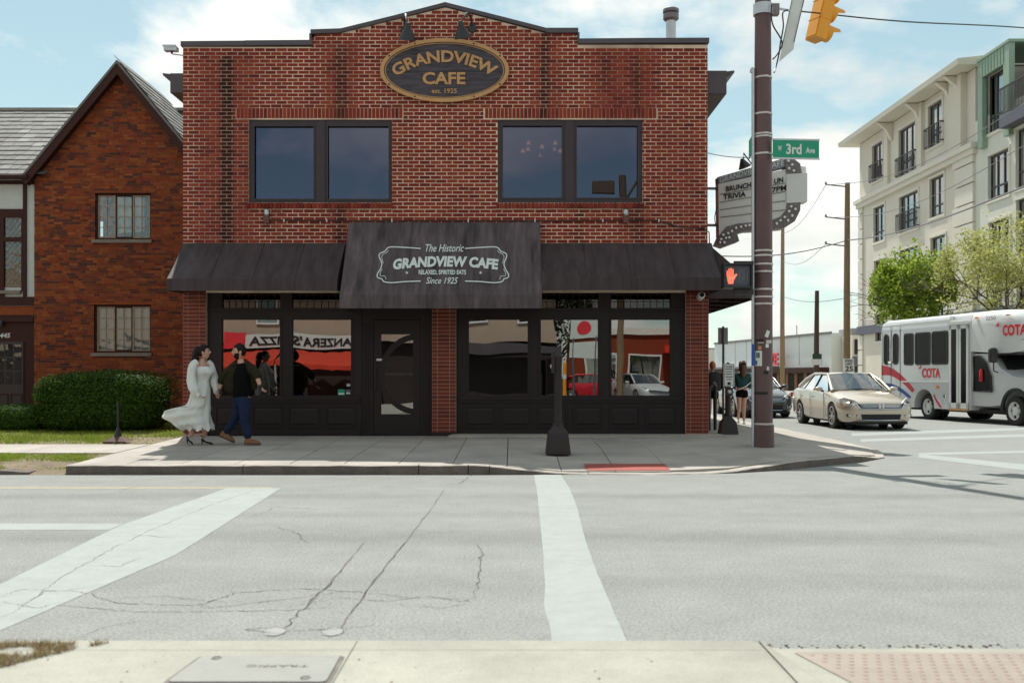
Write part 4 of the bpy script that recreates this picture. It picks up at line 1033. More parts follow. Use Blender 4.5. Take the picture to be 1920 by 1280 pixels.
for px, py in [(1477, 303), (1484, 310), (1478, 317), (1487, 321), (1482, 388), (1490, 393), (1478, 397), (1484, 405), (1470, 408), (1476, 414), (1462, 414), (1455, 420), (1397, 424), (1388, 426), (1379, 428), (1404, 423), (1371, 434), (1364, 438), (1355, 441), (1360, 447), (1351, 449), (1357, 455), (1366, 446), (1349, 455)]:
    c = mr(px, py, .05); MB().lathe([(.012, -.035), (.026, -.02), (.032, 0), (.024, .022), (.005, .032)], c, 10, M=Matrix.Rotation(R(90), 3, 'X')).build('bulb', M['bulb'], mq, smooth=True)
for y0, y1 in ((362, 341), (377, 357), (391, 374), (405, 391)):
    slabp([(1350, y0 + 2), (1472, y1 + 2), (1472, y1 + 3), (1350, y0 + 3)], -.01, .018, 'letter_rail', M['chip'])
def mt(px0, px1, yl, yr, h, w=.02): return lambda u, v, q: mr(px0 + (px1 - px0) * u, yl + (yr - yl) * u - h * v, w + q * .01)
text('GRANDVIEW', mt(1349, 1424, 343, 322.5, 10.5), 'lettering', M['white'], mq); text('CAFE', mt(1436, 1470, 319, 310, 10.5), 'lettering', M['white'], mq)
text('BRUNCH', mt(1361, 1408, 360, 352, 10), 'lettering', M['blackmatte'], mq, .02); text('TRIVIA', mt(1356, 1398, 375, 369, 10), 'lettering', M['blackmatte'], mq, .02)
text('UN', mt(1451, 1468, 346, 342, 10), 'lettering', M['blackmatte'], mq, .02); text('7PM', mt(1447, 1474, 362, 357, 10), 'lettering', M['blackmatte'], mq, .02)
for py in (352, 421): MB().tube([(L1 - .3, mr(1347, py).y, mr(1347, py).z), mr(1349, py, -.1)], .03, 7).build('bracket', M['chip'], mq)
MB().tube(smoothpts([mr(1345, 385), mr(1340, 410), mr(1346, 435)], 5), .009, 5).build('cable', M['black'], mq)
l_ = mr(1384, 318, .5)
MB().tube([mr(1412, 311, 0), l_ + Vector((0, 0, .22)), l_ + Vector((0, 0, .12))], .014, 6).build('lamp_arm', M['black'], mq)
MB().lathe([(.03, .12), (.05, .08), (.13, -.06), (.125, -.07)], l_, 14, M=Matrix.Rotation(R(-20), 3, 'Y')).build('lamp_shade', M['black'], mq, smooth=True)
# ------------------------------------------------------------------ tudor house on the left
HD = 24.0; HS = HD / F
def hx(px): return (px - 960) * HS
def hz(py): return CZ + (HY - py) * HS
hs = thing('tudor_house', 'tudor style rust brick house with steep gable and grey slate roof', 'house', (hx(200), HD, .2))
AP = (hx(227), hz(130)); EL = hx(60), hz(331); ER = hx(394), hz(331)
HW0 = hx(64)
HOL = [(178, 283, 362, 449), (176, 283, 571, 661)]
b = MB(); y0, y1 = HD + .008, HD + .3
b.prism([(HW0, hz(362)), (ER[0] - .1, hz(362)), (ER[0] - .1, hz(326)), AP, (HW0, hz(326))], y0, y1)
for ya, yb, hl in ((449, 362, HOL[0]), (661, 571, HOL[1])):
    b.box(HW0, hx(hl[0]), y0, y1, hz(ya), hz(yb)); b.box(hx(hl[1]), ER[0] - .1, y0, y1, hz(ya), hz(yb))
b.box(HW0, ER[0] - .1, y0, y1, hz(571), hz(449)); b.box(HW0, ER[0] - .1, y0, y1, .1, hz(661))
hw = b.build('gable_wall', M['housemortar'], hs)
BC_, BP, BJ = .0618, .218, .010
rects = []; z = .25; row = 0
VIS = hx(352)
while z < AP[1] - .12:
    z1 = z + BC_ - BJ; row += 1
    if z1 > hz(331): t = (z1 - hz(331)) / (AP[1] - hz(331)); lim = (HW0 + (AP[0] - HW0) * t, min(VIS, ER[0] + (AP[0] - ER[0]) * t))
    else: lim = (HW0, VIS)
    iv = [lim]
    for a_, c_, t_, b_ in HOL:
        if z1 > hz(b_) and z < hz(t_):
            nv = []
            for a, c in iv:
                if hx(a_) > a: nv.append((a, hx(a_)))
                if hx(c_) < c: nv.append((hx(c_), c))
            iv = nv
    for a, c in iv:
        x = HW0 - BP * 2 + random.uniform(0, BP)
        while x < c:
            l = BP * (1 if random.random() > .3 else .55); p, q = max(x, a), min(x + l - BJ, c)
            if q - p > .02: rects.append((p, q, z + random.uniform(-.003, .003), z1))
            x += l
    z += BC_
fl = [r_ for r_ in rects if abs(r_[1] - r_[0] - (BP - BJ)) < .003 and r_[2] > 1.4]
fl.sort(key=lambda r_: (r_[0]) ** 2 + (r_[2] - CZ) ** 2); sgl = set(fl[:300])
HB = MB().box(0, BP - BJ, 0, .05, 0, BC_ - BJ, back=False).mesh('brick', M['housebrick']); ms_ = MB()
for r_ in rects:
    yy = HD + random.uniform(-.006, .003)
    if r_ in sgl: link('brick', HB, hw, (r_[0], yy, r_[2]))
    else: ms_.box(r_[0], r_[1], yy, HD + .05, r_[2], r_[3], back=False)
tag(ms_.build('brickwork', M['housebrick'], hw), kind='stuff')
for x0, x1, t_, b_ in HOL:                         # casement windows with small panes
    a, c, lo, hi = hx(x0), hx(x1), hz(b_), hz(t_)
    wd = MB().frame(a, c, lo, hi, .045, HD + .06, HD + .16).build('window', M['brownpaint'], hs)
    bx('lintel', M['housebrick'], wd, a - .12, c + .12, HD - .02, HD + .06, hi, hi + .05)
    MB().box(a - .06, c + .03, HD - .06, HD + .1, lo - .085, lo - .005).build('sill', M['stonesill'], wd)
    w3 = (c - a - .09) / 3
    for k in range(3):
        u = a + .045 + k * w3; v = u + w3
        s_ = MB().frame(u, v, lo + .045, hi - .045, .03 if k else .036, HD + .075, HD + .12).build('sash', M['rustsash'] if k != 1 else M['brownpaint'], wd)
        bars = MB().box((u + v) / 2 - .009, (u + v) / 2 + .009, HD + .08, HD + .10, lo + .07, hi - .07)
        for j in (1, 2, 3): zz_ = lo + .05 + (hi - lo - .1) * j / 4; bars.box(u + .03, v - .03, HD + .082, HD + .098, zz_ - .008, zz_ + .008)
        bars.build('glazing_bar', M['rustsash'], wd)
        for i in (0, 1):
            for j in range(4):
                p0, p1 = (u + .03, (u + v) / 2 - .009) if i == 0 else ((u + v) / 2 + .009, v - .03); zz_ = lo + .05 + (hi - lo - .1) * j / 4; hh = (hi - lo - .1) / 4
                bx('pane', M['oldglass'], wd, p0, p1, HD + .09, HD + .094, zz_ + .008, zz_ + hh - .008)
    cu = MB(); n = 40
    for i in range(n):
        xa, xb = a + .06 + (c - a - .12) * i / n, a + .06 + (c - a - .12) * (i + 1) / n
        if t_ < 400 and (i < 11 or i > 34): continue
        za = lo + (.14 if t_ < 400 else .06) + (.08 if t_ < 400 else 0) * i / n
        cu.poly([(xa, HD + .14 + .012 * math.sin(i * 1.3), za), (xb, HD + .14 + .012 * math.sin((i + 1) * 1.3), za), (xb, HD + .14 + .012 * math.sin((i + 1) * 1.3), hi), (xa, HD + .14 + .012 * math.sin(i * 1.3), hi)])
    cu.build('curtain', M['curtain'], wd)
    bx('room_back', M['room'], wd, a - .3, c + .3, HD + 1.2, HD + 1.25, lo - .3, hi + .3)
    if t_ > 400:
        for k, (xx, m) in enumerate(((.15, 'tan'), (.33, 'stripeblue'), (.75, 'white'), (1.2, 'hedge'))):
            MB().lathe([(.03, 0), (.055, .05), (.05, .09)], (a + xx, HD + .19, lo + .04), 10).build('sill_pot', M[m], wd)
# half-timbered bay
MB().box(hx(-60), HW0, HD + .12, HD + .3, .1, hz(333)).build('bay_wall', M['plaster'], hs)
tb = [(-60, 64, 338, 344), (-60, 42, 391, 402), (40, 46, 344, 560), (-60, 66, 556, 572), (-60, 4, 402, 556), (37, 41, 402, 545), (-60, 41, 444, 452), (-60, 41, 402, 407)]
for x0, x1, ya, yb in tb: bx('timber', M['brownpaint'], hs, hx(x0), hx(x1), HD + .06 + random.uniform(0, .006), HD + .15, hz(yb), hz(ya))
for ya, yb in ((408, 443), (453, 538)):
    wd = bx('leaded_window', M['oldglass'], hs, hx(-30), hx(37), HD + .112, HD + .117, hz(yb), hz(ya)); bx('window_room', M['room'], wd, hx(-30), hx(37), HD + .1185, HD + .1195, hz(yb), hz(ya))
    lead = MB(); x0, x1, z0, z1 = hx(4), hx(37), hz(yb), hz(ya); st = .125
    for s_ in (1, -1):
        k = -12
        while k < 24:
            p = x0 + k * st; seg = []
            for t_ in np.linspace(0, 1, 24):
                zz_ = z0 + (z1 - z0) * t_; xx = p + s_ * (zz_ - z0) * .8
                if x0 <= xx <= x1: seg.append((xx, HD + .108, zz_))
            if len(seg) > 1: lead.tube([seg[0], seg[-1]], .006, 4)
            k += 1
    lead.build('leading', M['rustsash'], wd)
bx('sill', M['stonesill'], hs, hx(-20), hx(36), HD + .02, HD + .12, hz(550), hz(544))
MB().box(hx(-60), HW0, HD + .10, HD + .12, hz(590), hz(573)).build('brick_band', M['housebrick'], hs)
bx('door_surround', M['brownpaint'], hs, hx(-60), HW0, HD + .07, HD + .118, .2, hz(590)); bx('door_head', M['brownpaint'], hs, hx(-60), hx(62), HD, HD + .07, hz(603), hz(594))
dr = MB().box(hx(-30), hx(42), HD + .045, HD + .069, .3, hz(640)).build('door', mat('dark_door', (.032, .017, .014), .5), hs)
for i in range(3):
    for j in range(3): bx('pane', M['oldglass'], dr, hx(-8 + i * 16.5), hx(5.5 + i * 16.5), HD + .036, HD + .044, hz(720 - j * 26), hz(697 - j * 26)); 
for i in range(2): MB().frame(hx(-8 + i * 26), hx(14 + i * 26), hz(780), hz(738), .03, HD + .035, HD + .045).build('door_panel', M['brownpaint'], dr)
text('1445', flat(hx(-8), hx(17), hz(633), hz(624), HD + .069, .012), 'house_number', M['white'], hs, .02, .2)
MB().lathe([(.03, .16), (.06, .1), (.05, .02), (.02, 0)], (hx(3), HD - .02, hz(613)), 10).build('porch_lamp', M['black'], hs)
# roofs: slates laid one by one
def slates(P0, P1, Q0, rows, wpx, clip, name='slate', flip=False):   # eave P0->P1, up the slope P0->Q0
    P0, P1, Q0 = Vector(P0), Vector(P1), Vector(Q0); u = (P1 - P0); L = u.length; u.normalize(); v = (Q0 - P0); H = v.length; v.normalize()
    n = u.cross(v).normalized(); n = n if n.z > 0 else -n; hrow = H / rows
    for j in range(rows):
        s_ = -random.uniform(0, wpx)
        while s_ < L:
            wd = wpx * random.uniform(.7, 1.25); a, c = max(0, s_), min(L, s_ + wd - .008)
            if c - a > .05 and clip(P0 + u * ((a + c) / 2) + v * (hrow * (j + .5))):
                e = random.uniform(-.012, .008); q = P0 + v * (hrow * j + e); hh = hrow * 1.5
                lift = .03 + random.uniform(0, .008)
                top = [q + u * a + n * lift, q + u * c + n * lift, q + u * c + v * hh + n * .006, q + u * a + v * hh + n * .006]
                bot = [p - n * .012 for p in top]
                MB().faces(top + bot, [(0, 1, 2, 3), (4, 5, 1, 0), (5, 6, 2, 1), (7, 4, 0, 3)]).build(name, M['slate'], roof)
            s_ += wd
RY, RZ_ = 27.5, hz(331) + 2.52
ez = hz(331)
roof = MB().faces([(hx(-190), HD - .15, ez - .03), (hx(70), HD - .15, ez - .03), (hx(420), 27.5, RZ_ - .03), (hx(-190), RY, RZ_ - .03), (hx(70), RY, RZ_ - .03), (hx(-90), 31, ez), (hx(420), 31, ez)], [(0, 1, 4, 3), (1, 2, 4), (3, 2, 6, 5)]).build('main_roof', M['slatedark'], hs)
slates((hx(-140), HD - .2, ez), (hx(175), HD - .2, ez), (hx(-140), RY, RZ_), 15, .30, lambda p: p.z < ez + 0.02 + (AP[1] - ez) * 1.02 and p.x < EL[0] + (p.z - ez) / (AP[1] - ez) * (AP[0] - EL[0]) + .35)
slates((hx(285), HD + .9, ez + .65), (hx(372), HD + .9, ez + .65), (hx(285), RY, RZ_), 11, .30, lambda p: p.x > hx(300))
bx('ridge', M['kerb'], roof, hx(-190), hx(420), RY - .09, RY + .09, RZ_ - .02, RZ_ + .06)
# front gable roof
gr_ = MB(); f = lambda a, c, q: (a, q, c)
for (ex, ez_) in (EL, ER):
    s_ = 1 if ex > AP[0] else -1
    gr_.prism([(AP[0], AP[1] + .14), (ex + s_ * .12, ez_ - .02), (ex + s_ * .12, ez_ - .10), (AP[0], AP[1] + .06)], HD - .28, 27.4, f=f)
gr_.build('gable_roof', M['slate'], hs)
for (ex, ez_) in (EL, ER):
    s_ = 1 if ex > AP[0] else -1; q = s_ * .13
    MB().prism([(AP[0], AP[1] + .05), (ex + q, ez_ - .11), (ex + q * .2, ez_ - .25), (AP[0], AP[1] - .19)], HD - .26, HD - .20, f=f).build('bargeboard', M['brownpaint'], hs)
    MB().prism([(AP[0], AP[1] - .02), (ex + q * .9, ez_ - .17), (ex + q * .4, ez_ - .22), (AP[0], AP[1] - .12)], HD - .20, HD + .01, f=f).build('rafter_soffit', M['brownpaint'], hs)
MB().tube([(hx(-90), HD - .27, ez - .06), (hx(62), HD - .27, ez - .06)], .06, 8).build('gutter', M['brownpaint'], hs)
roof = hs.children[0]
tr = Vector((AP[0] + .02, HD - .28, AP[1] + .145)); er = Vector((ER[0] + .12, HD - .28, ER[1] - .015))
roof = [o for o in bpy.data.objects if o.name == 'gable_roof'][0]; ORG[roof] = ORG[hs]
slates(er, er + Vector((0, 3.3, 0)), tr, 14, .30, lambda p: p.x < hx(350))

# hedges
def hedge(name, lab, cx_, cy_, z0, rx, ry, h, n, box=.5, lsz=.03):
    t = thing(name, lab, 'hedge', (cx_, cy_, z0)); b = MB(); V_, F_ = [], []
    def surf(th, ph, k=1.0):
        d = Vector((math.cos(th) * math.cos(ph), math.sin(th) * math.cos(ph), math.sin(ph)))
        q = Vector([math.copysign(abs(c) ** box, c) for c in d])
        p = Vector((q.x * rx, q.y * ry, h * .5 + q.z * h * .5)); r_ = 1 + .07 * noise.noise(p * 1.6 + Vector((cx_, 0, 0))) + .05 * noise.noise(p * 4)
        return Vector((p.x * r_ * k + cx_, p.y * r_ * k + cy_, max(.02, p.z * (1 + (r_ - 1)) * (k if q.z > 0 else 1)) + z0)), d
    core = MB(); N1, N2 = 28, 14
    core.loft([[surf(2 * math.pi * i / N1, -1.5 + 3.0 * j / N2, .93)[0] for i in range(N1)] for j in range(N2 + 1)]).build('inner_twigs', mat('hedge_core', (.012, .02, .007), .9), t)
    for i in range(n):
        ex = 2 / box; u_, w_ = random.uniform(-1, 1), random.uniform(-1, 1); rem = 1 - abs(u_) ** ex - abs(w_) ** ex
        if rem < 0: continue
        rem = rem ** (1 / ex); side = i % 10
        q_ = Vector((u_, -rem, w_)) if side < 6 else Vector((u_, w_, rem)) if side < 9 else Vector((random.choice((-1, 1)) * rem, u_, w_))
        dd_ = Vector([math.copysign(abs(c) ** (1 / box), c) for c in q_]).normalized()
        p, d = surf(math.atan2(dd_.y, dd_.x), math.asin(max(-1, min(1, dd_.z))), random.choice((.95, .98, 1.0, 1.02, 1.05, 1.08)) + random.uniform(-.02, .02))
        if p.y > cy_ + ry * .7: continue
        a = Vector((random.gauss(0, 1), random.gauss(0, 1), random.gauss(0, .7))).normalized(); c = a.cross(d + Vector((0, 0, .1))).normalized(); s_ = lsz * random.uniform(.6, 1.3)
        k = len(V_); V_ += [p - a * s_, p + c * s_ * .55, p + a * s_, p - c * s_ * .55]; F_.append((k, k + 1, k + 2, k + 3))
    b.v, b.f, b.m = V_, F_, [0] * len(F_); b.build('foliage', M['hedge'], t)
hy_ = 20.5
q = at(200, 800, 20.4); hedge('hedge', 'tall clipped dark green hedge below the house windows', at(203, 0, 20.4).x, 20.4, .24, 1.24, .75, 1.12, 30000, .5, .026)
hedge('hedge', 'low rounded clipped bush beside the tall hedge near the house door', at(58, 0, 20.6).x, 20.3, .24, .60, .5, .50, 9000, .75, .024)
# iron stub post on the lawn
p = gd(221, 827, .2); p = Vector((at(221, 827, 17.25).x, 17.25, .205))
st = thing('iron_post', 'rusty iron stub post on a square plate standing in the lawn', 'post', p)
MB().lathe([(.018, .05), (.018, .62), (.024, .63), (.024, .66), (.012, .70)], p, 10).build('rod', M['bronze'], st)
MB().lathe([(.03, .02), (.06, .08), (.062, .13), (.04, .2), (.02, .26)], p, 12).build('collar', M['bronze'], st, smooth=True)
MB().faces([p + Vector(c) for c in ((-.2, -.16, .02), (.2, -.16, .02), (.2, .16, .02), (-.2, .16, .02), (-.05, -.04, .11), (.05, -.04, .11), (.05, .04, .11), (-.05, .04, .11), (-.2, -.16, -.01), (.2, -.16, -.01))],
           [(0, 1, 5, 4), (1, 2, 6, 5), (2, 3, 7, 6), (3, 0, 4, 7), (4, 5, 6, 7), (8, 9, 1, 0)]).build('base_plate', mat('rusty_iron', (.10, .052, .04), .75, .4, 9), st)

# ------------------------------------------------------------------ street furniture on the corner
def pedestal(px, py, ytop, lab, name='signal_post', d=None, sc_=1.0):
    z = .17; d = d or (CZ - z) * F / (py - HY); p = Vector((at(px, py, d).x, d, z - .02)); s_ = d / F
    t = thing(name, lab, 'post', p)
    w0, w1, hb = .19 * sc_, .155 * sc_, .32 * sc_
    b = MB(); rings = []
    for zz_, ww in ((0, w0), (.03, w0), (hb, w1), (hb + .015, w1 * .98), (hb + .11, w1 * .5), (hb + .14, w1 * .46)):
        rings.append([p + Vector((ww * math.cos(a) * 1.41, ww * math.sin(a) * 1.41, zz_)) for a in [R(45 + 90 * k) for k in range(4)]])
    b.loft(rings).build('base', M['bronze'], t)
    H = (py - ytop) * s_
    MB().lathe([(.085 * sc_, hb + .10), (.085 * sc_, hb + .16), (.062 * sc_, hb + .17), (.062 * sc_, H - .12), (.07 * sc_, H - .11), (.07 * sc_, H - .06), (.05 * sc_, H - .03), (.012, H)], p, 18).build('shaft', M['bronze'], t, smooth=True)
    return t, p, s_
t, p, s_ = pedestal(1046, 848, 655, 'dark bronze push button post with square base in front of the shop windows')
MB().lathe([(.035, 0), (.035, .05), (.02, .06)], p + Vector((-.06, 0, 1.35)), 12, M=Matrix.Rotation(R(-90), 3, 'Y')).build('push_button', M['band'], t)
bx('button_box', M['bronze'], t, p.x - .10, p.x - .05, p.y - .05, p.y + .05, p.z + 1.25, p.z + 1.55)
t, p, s_ = pedestal(1365, 814, 672, 'dark push button post with crossing instruction sign beside the corner pier', d=19.3, sc_=.92)
sx0, sx1 = p.x - .105, p.x + .105
bx('sign_plate', M['whitemetal'], t, sx0, sx1, p.y - .095, p.y - .085, p.z + 1.0, p.z + 1.44); MB().frame(sx0 + .01, sx1 - .01, p.z + 1.01, p.z + 1.43, .008, p.y - .0965, p.y - .095).build('sign_border', M['blackmatte'], t)
b = MB()
for k, (u0, u1) in enumerate(((-.07, .07), (-.06, .06), (-.07, .06), (-.06, .07), (-.05, .05))): b.box(p.x + u0, p.x + u1, p.y - .0965, p.y - .095, p.z + 1.33 - k * .05, p.z + 1.345 - k * .05)
b.box(p.x - .07, p.x + .04, p.y - .0965, p.y - .095, p.z + 1.375, p.z + 1.39); b.prism([(p.x + .03, p.z + 1.365), (p.x + .075, p.z + 1.3825), (p.x + .03, p.z + 1.40)], p.y - .0965, p.y - .095)
b.box(p.x - .03, p.x + .03, p.y - .0965, p.y - .095, p.z + 1.03, p.z + 1.085); b.build('sign_text', M['blackmatte'], t)
bx('button_box', M['bronze'], t, p.x - .07, p.x + .07, p.y - .11, p.y - .05, p.z + .82, p.z + .98)
MB().lathe([(.04, 0), (.04, .02), (.025, .035)], (p.x, p.y - .11, p.z + .9), 14, M=Matrix.Rotation(R(90), 3, 'X')).build('push_button', M['band'], t)
# bike rack hoop and parking sign seen from behind
q = Vector((at(1338, 0, 20.5).x, 20.5, .2)); t = thing('bike_rack', 'black hoop bike rack standing beside the brick pier', 'bike rack', q)
MB().tube(smoothpts([q + Vector((-.09, 0, 0)), q + Vector((-.09, 0, .8)), q + Vector((-.06, 0, .95)), q + Vector((0, .0, 1.0)), q + Vector((.06, 0.1, .95)), q + Vector((.08, .2, .8)), q + Vector((.08, .25, 0))], 5), .035, 8).build('hoop', M['black'], t, smooth=True)
q = Vector((at(1356, 0, 22).x, 22, .2)); t = thing('parking_sign', 'small sign on a thin dark post seen from behind at the corner', 'sign', q)
MB().box(q.x - .02, q.x + .02, q.y - .02, q.y + .02, .2, 2.45).build('post', M['black'], t); bx('sign_plate', M['chip'], t, q.x - .11, q.x + .11, q.y + .021, q.y + .026, at(0, 645, 22).z, at(0, 614, 22).z)

# signal pole
PD = 16.55; PX = at(1430.5, 0, PD).x; PZ = .18; ps = PD / F
pole = thing('signal_pole', 'thick plum brown steel signal pole at the street corner', 'pole', (PX, PD, PZ))
r0 = 17.2 * ps
MB().lathe([(r0 * 1.22, 0), (r0 * 1.18, .36), (r0 * 1.05, .365), (r0 * 1.0, 4), (r0 * .86, 7.2), (r0 * .74, 9.6), (.02, 9.65)], (PX, PD, PZ), 28).build('shaft', M['pole'], pole, smooth=True)
zp = lambda py: CZ + (HY - py) * ps
def rp(z):
    h = z - PZ; return r0 * (1.05 - .05 * (h - .365) / 3.635 if h < 4 else 1.0 - .14 * (h - 4) / 3.2)
for py in (147, 215, 253, 258, 290, 471, 480, 496, 510, 543, 557, 570, 794):
    z = zp(py); MB().lathe([(rp(z) + .003, -.017), (rp(z) + .010, -.014), (rp(z) + .010, .014), (rp(z) + .003, .017)], (PX, PD, z), 28).build('steel_band', M['band'], pole)
    bx('band_buckle', M['band'], pole, PX - .02, PX + .05, PD - rp(z) - .015, PD - rp(z) + .01, z - .016, z + .016)
MB().tube([(PX - r0 * 1.17, PD - .05, PZ), (PX - r0 * 1.15, PD - .05, zp(130))], .026, 9).build('conduit', M['steel'], pole, smooth=True)
MB().tube([(PX - r0 * 1.15, PD - .05, zp(130)), (PX - r0 * 1.3, PD - .05, zp(133)), (PX - r0 * 1.3, PD - .05, zp(138))], .03, 8).build('conduit_head', M['steel'], pole)
def curved(px0, px1, py0, py1, m, name='sticker', tilt=0.0):
    b = MB(); c = R(tilt); mx_, mz = (px0 + px1) / 2, (py0 + py1) / 2
    def q(px, py):
        u, v = (px - mx_), (py - mz); px, py = mx_ + u * math.cos(c) - v * math.sin(c), mz + u * math.sin(c) + v * math.cos(c)
        z = zp(py); rr = rp(z) + .004; x = (px - 1430.5) * ps; x = max(-rr, min(rr, x)); return (PX + x, PD - math.sqrt(max(rr * rr - x * x, 0)) - .001, z)
    for i in range(6):
        a, d_ = px0 + (px1 - px0) * i / 6, px0 + (px1 - px0) * (i + 1) / 6; b.poly([q(a, py1), q(d_, py1), q(d_, py0), q(a, py0)])
    b.build(name, M[m], pole)
curved(1413.5, 1424.5, 658, 686, 'white'); curved(1415, 1421, 661, 671, 'bluegrey'); curved(1414.5, 1417, 676, 684, 'bluegrey'); curved(1418, 1423.5, 649, 656, 'gold'); curved(1431, 1438, 620, 633, 'white', tilt=20); curved(1432, 1443, 638, 644, 'band'); curved(1431, 1437, 645, 652, 'whitemetal')
curved(1427, 1436, 695, 701, 'blackmatte', tilt=10); curved(1433, 1438, 687, 694, 'band'); curved(1413, 1435, 734, 739, 'blackmatte'); curved(1415, 1428, 636, 640, 'blackmatte'); curved(1418, 1428, 642, 643.5, 'band'); curved(1417, 1426, 822, 836, 'band', 'paint_scuff', 12)
bx('blue_tape', M['stripeblue'], pole, PX - r0 * 1.17 - .03, PX - r0 * 1.17 + .03, PD - .085, PD - .08, zp(685), zp(645))
z = zp(19); MB().lathe([(rp(z) + .03, -.09), (rp(z) + .03, .09)], (PX, PD, z), 20).build('clamp', M['steel'], pole); bx('clamp_lug', M['chip'], pole, PX + rp(z), PX + rp(z) + .13, PD - .06, PD + .06, z - .09, z + .09)
MB().tube(smoothpts([(PX + .1, PD - .17, zp(15)), (PX + .09, PD - .19, zp(35)), (PX + .13, PD - .16, zp(55)), (PX + .29, PD - .1, zp(82)), (PX + .25, PD - .05, zp(100)), (PX + .14, PD - .1, zp(115))], 5), .012, 6).build('signal_cable', M['black'], pole)
MB().tube(smoothpts([(PX + .42, PD, zp(19)), (PX + .33, PD, zp(25)), (PX + .34, PD, zp(50)), (PX + .29, PD, zp(82)), (PX + .27, PD, zp(100)), (PX + .22, PD, zp(125)), (PX + .16, PD - .1, zp(140))], 5), .012, 6).build('signal_cable', M['black'], pole)
# pedestrian signal
pd_ = thing('pedestrian_signal', 'black pedestrian signal showing a lit red hand', 'signal', at(1381, 546, PD - .15))
def pq_(px, py, w=0): q = at(px, py, PD - .15); return Vector((q.x, q.y - w, q.z))
def pbox(px0, px1, py0, py1, w0, w1, name, m): a, c = pq_(px0, py1), pq_(px1, py0); return MB().box(a.x, c.x, a.y - w1, a.y - w0, a.z, c.z).build(name, m, pd_)
pbox(1354, 1408, 495, 541, -.1, .08, 'housing', M['black']); a_, c_ = pq_(1354, 541), pq_(1408, 495)
MB().frame(a_.x, c_.x, a_.z, c_.z, .025, a_.y - .15, a_.y - .08).build('visor', M['black'], pd_)
pbox(1358, 1404, 499, 537, .08, .084, 'screen', mat('dark_lens_screen', (.055, .06, .085), .35, .3, 14))
pbox(1377, 1414, 489, 496, -.06, -.02, 'bracket', M['black']); pbox(1377, 1414, 541, 552, -.06, -.02, 'bracket', M['black'])
def dsp(pts, name, m):
    b = MB()
    b.prism([(pq_(x, y).x, pq_(x, y).z) for x, y in pts], PD - .15 - .088, PD - .15 - .085); b.build(name, M[m], pd_)
dsp([(1360.5, 516), (1362, 514), (1365, 518), (1374, 517), (1378, 514), (1380.5, 515.5), (1377, 521), (1374, 526), (1372.5, 533), (1363.5, 533), (1362, 526)], 'hand_symbol', 'handred')
for x, y0, y1 in ((1361.8, 508, 518), (1365.2, 504, 518), (1368.8, 503, 518), (1372, 505, 518)): dsp([(x - 1.3, y1), (x - 1.3, y0 + 1), (x, y0), (x + 1.3, y0 + 1), (x + 1.3, y1)], 'hand_symbol', 'handred')
for x in (1387, 1396):
    for dx0, dx1, y0, y1 in ((-3, 3, 504, 505), (-3, 3, 517, 518), (-3, 3, 530, 531), (-3.5, -2.5, 506, 516), (2.5, 3.5, 506, 516), (-3.5, -2.5, 519, 529), (2.5, 3.5, 519, 529)): dsp([(x + dx0, y1), (x + dx0, y0), (x + dx1, y0), (x + dx1, y1)], 'digit_segment', 'chip')
# street name signs
sn = thing('street_sign', 'green street name blade reading W 3rd Ave in white letters', 'sign', at(1492, 297, PD - .1))
def sq(px, py, w=0.0): t_ = (px - 1449) / 87.; q = at(px, py + t_ * 1.5, PD - .2 + .1 * t_); return Vector((q.x, q.y - w, q.z))
MB().faces([sq(1449, 295), sq(1536, 296), sq(1536, 263), sq(1449, 262), sq(1449, 295, -.012), sq(1536, 296, -.012), sq(1536, 263, -.012), sq(1449, 262, -.012)], [(0, 1, 2, 3), (5, 4, 7, 6), (0, 3, 7, 4), (1, 5, 6, 2)]).build('blade', M['green'], sn)
for ya, yb in ((259.5, 262.5), (295, 298)): MB().faces([sq(1447, yb, .004), sq(1537, yb, .004), sq(1537, ya, .004), sq(1447, ya, .004), sq(1447, yb, -.02), sq(1537, yb, -.02), sq(1537, ya, -.02), sq(1447, ya, -.02)], [(0, 1, 2, 3), (5, 4, 7, 6), (3, 2, 6, 7), (0, 4, 5, 1)]).build('rail', M['steel'], sn)
def st_(x0, x1, y0, y1): return lambda u, v, q: sq(x0 + (x1 - x0) * u, y1 + (y0 - y1) * v, .002 + .003 * q)
text('W', st_(1458.5, 1466, 273, 283), 'lettering', M['white'], sn, .03); text('3rd', st_(1474, 1503, 269, 289), 'lettering', M['white'], sn, .03); text('Ave', st_(1510.5, 1528, 275.5, 286.5), 'lettering', M['white'], sn, .03)
s2_ = thing('street_sign', 'green street name blade seen almost edge on behind the signal pole', 'sign', (PX - .2, PD + .3, zp(285)))
a_, c_ = at(1404, 284, PD + .75), at(1414, 262, PD + .15)
MB().faces([(a_.x, a_.y, zp(287) + .06), (c_.x, c_.y, zp(276)), (c_.x, c_.y, zp(243)), (a_.x, a_.y, zp(250) + .05), (a_.x + .012, a_.y, zp(287) + .06), (c_.x + .012, c_.y, zp(276)), (c_.x + .012, c_.y, zp(243)), (a_.x + .012, a_.y, zp(250) + .05)], [(0, 1, 2, 3), (5, 4, 7, 6), (0, 3, 7, 4)]).build('blade', M['green'], s2_)
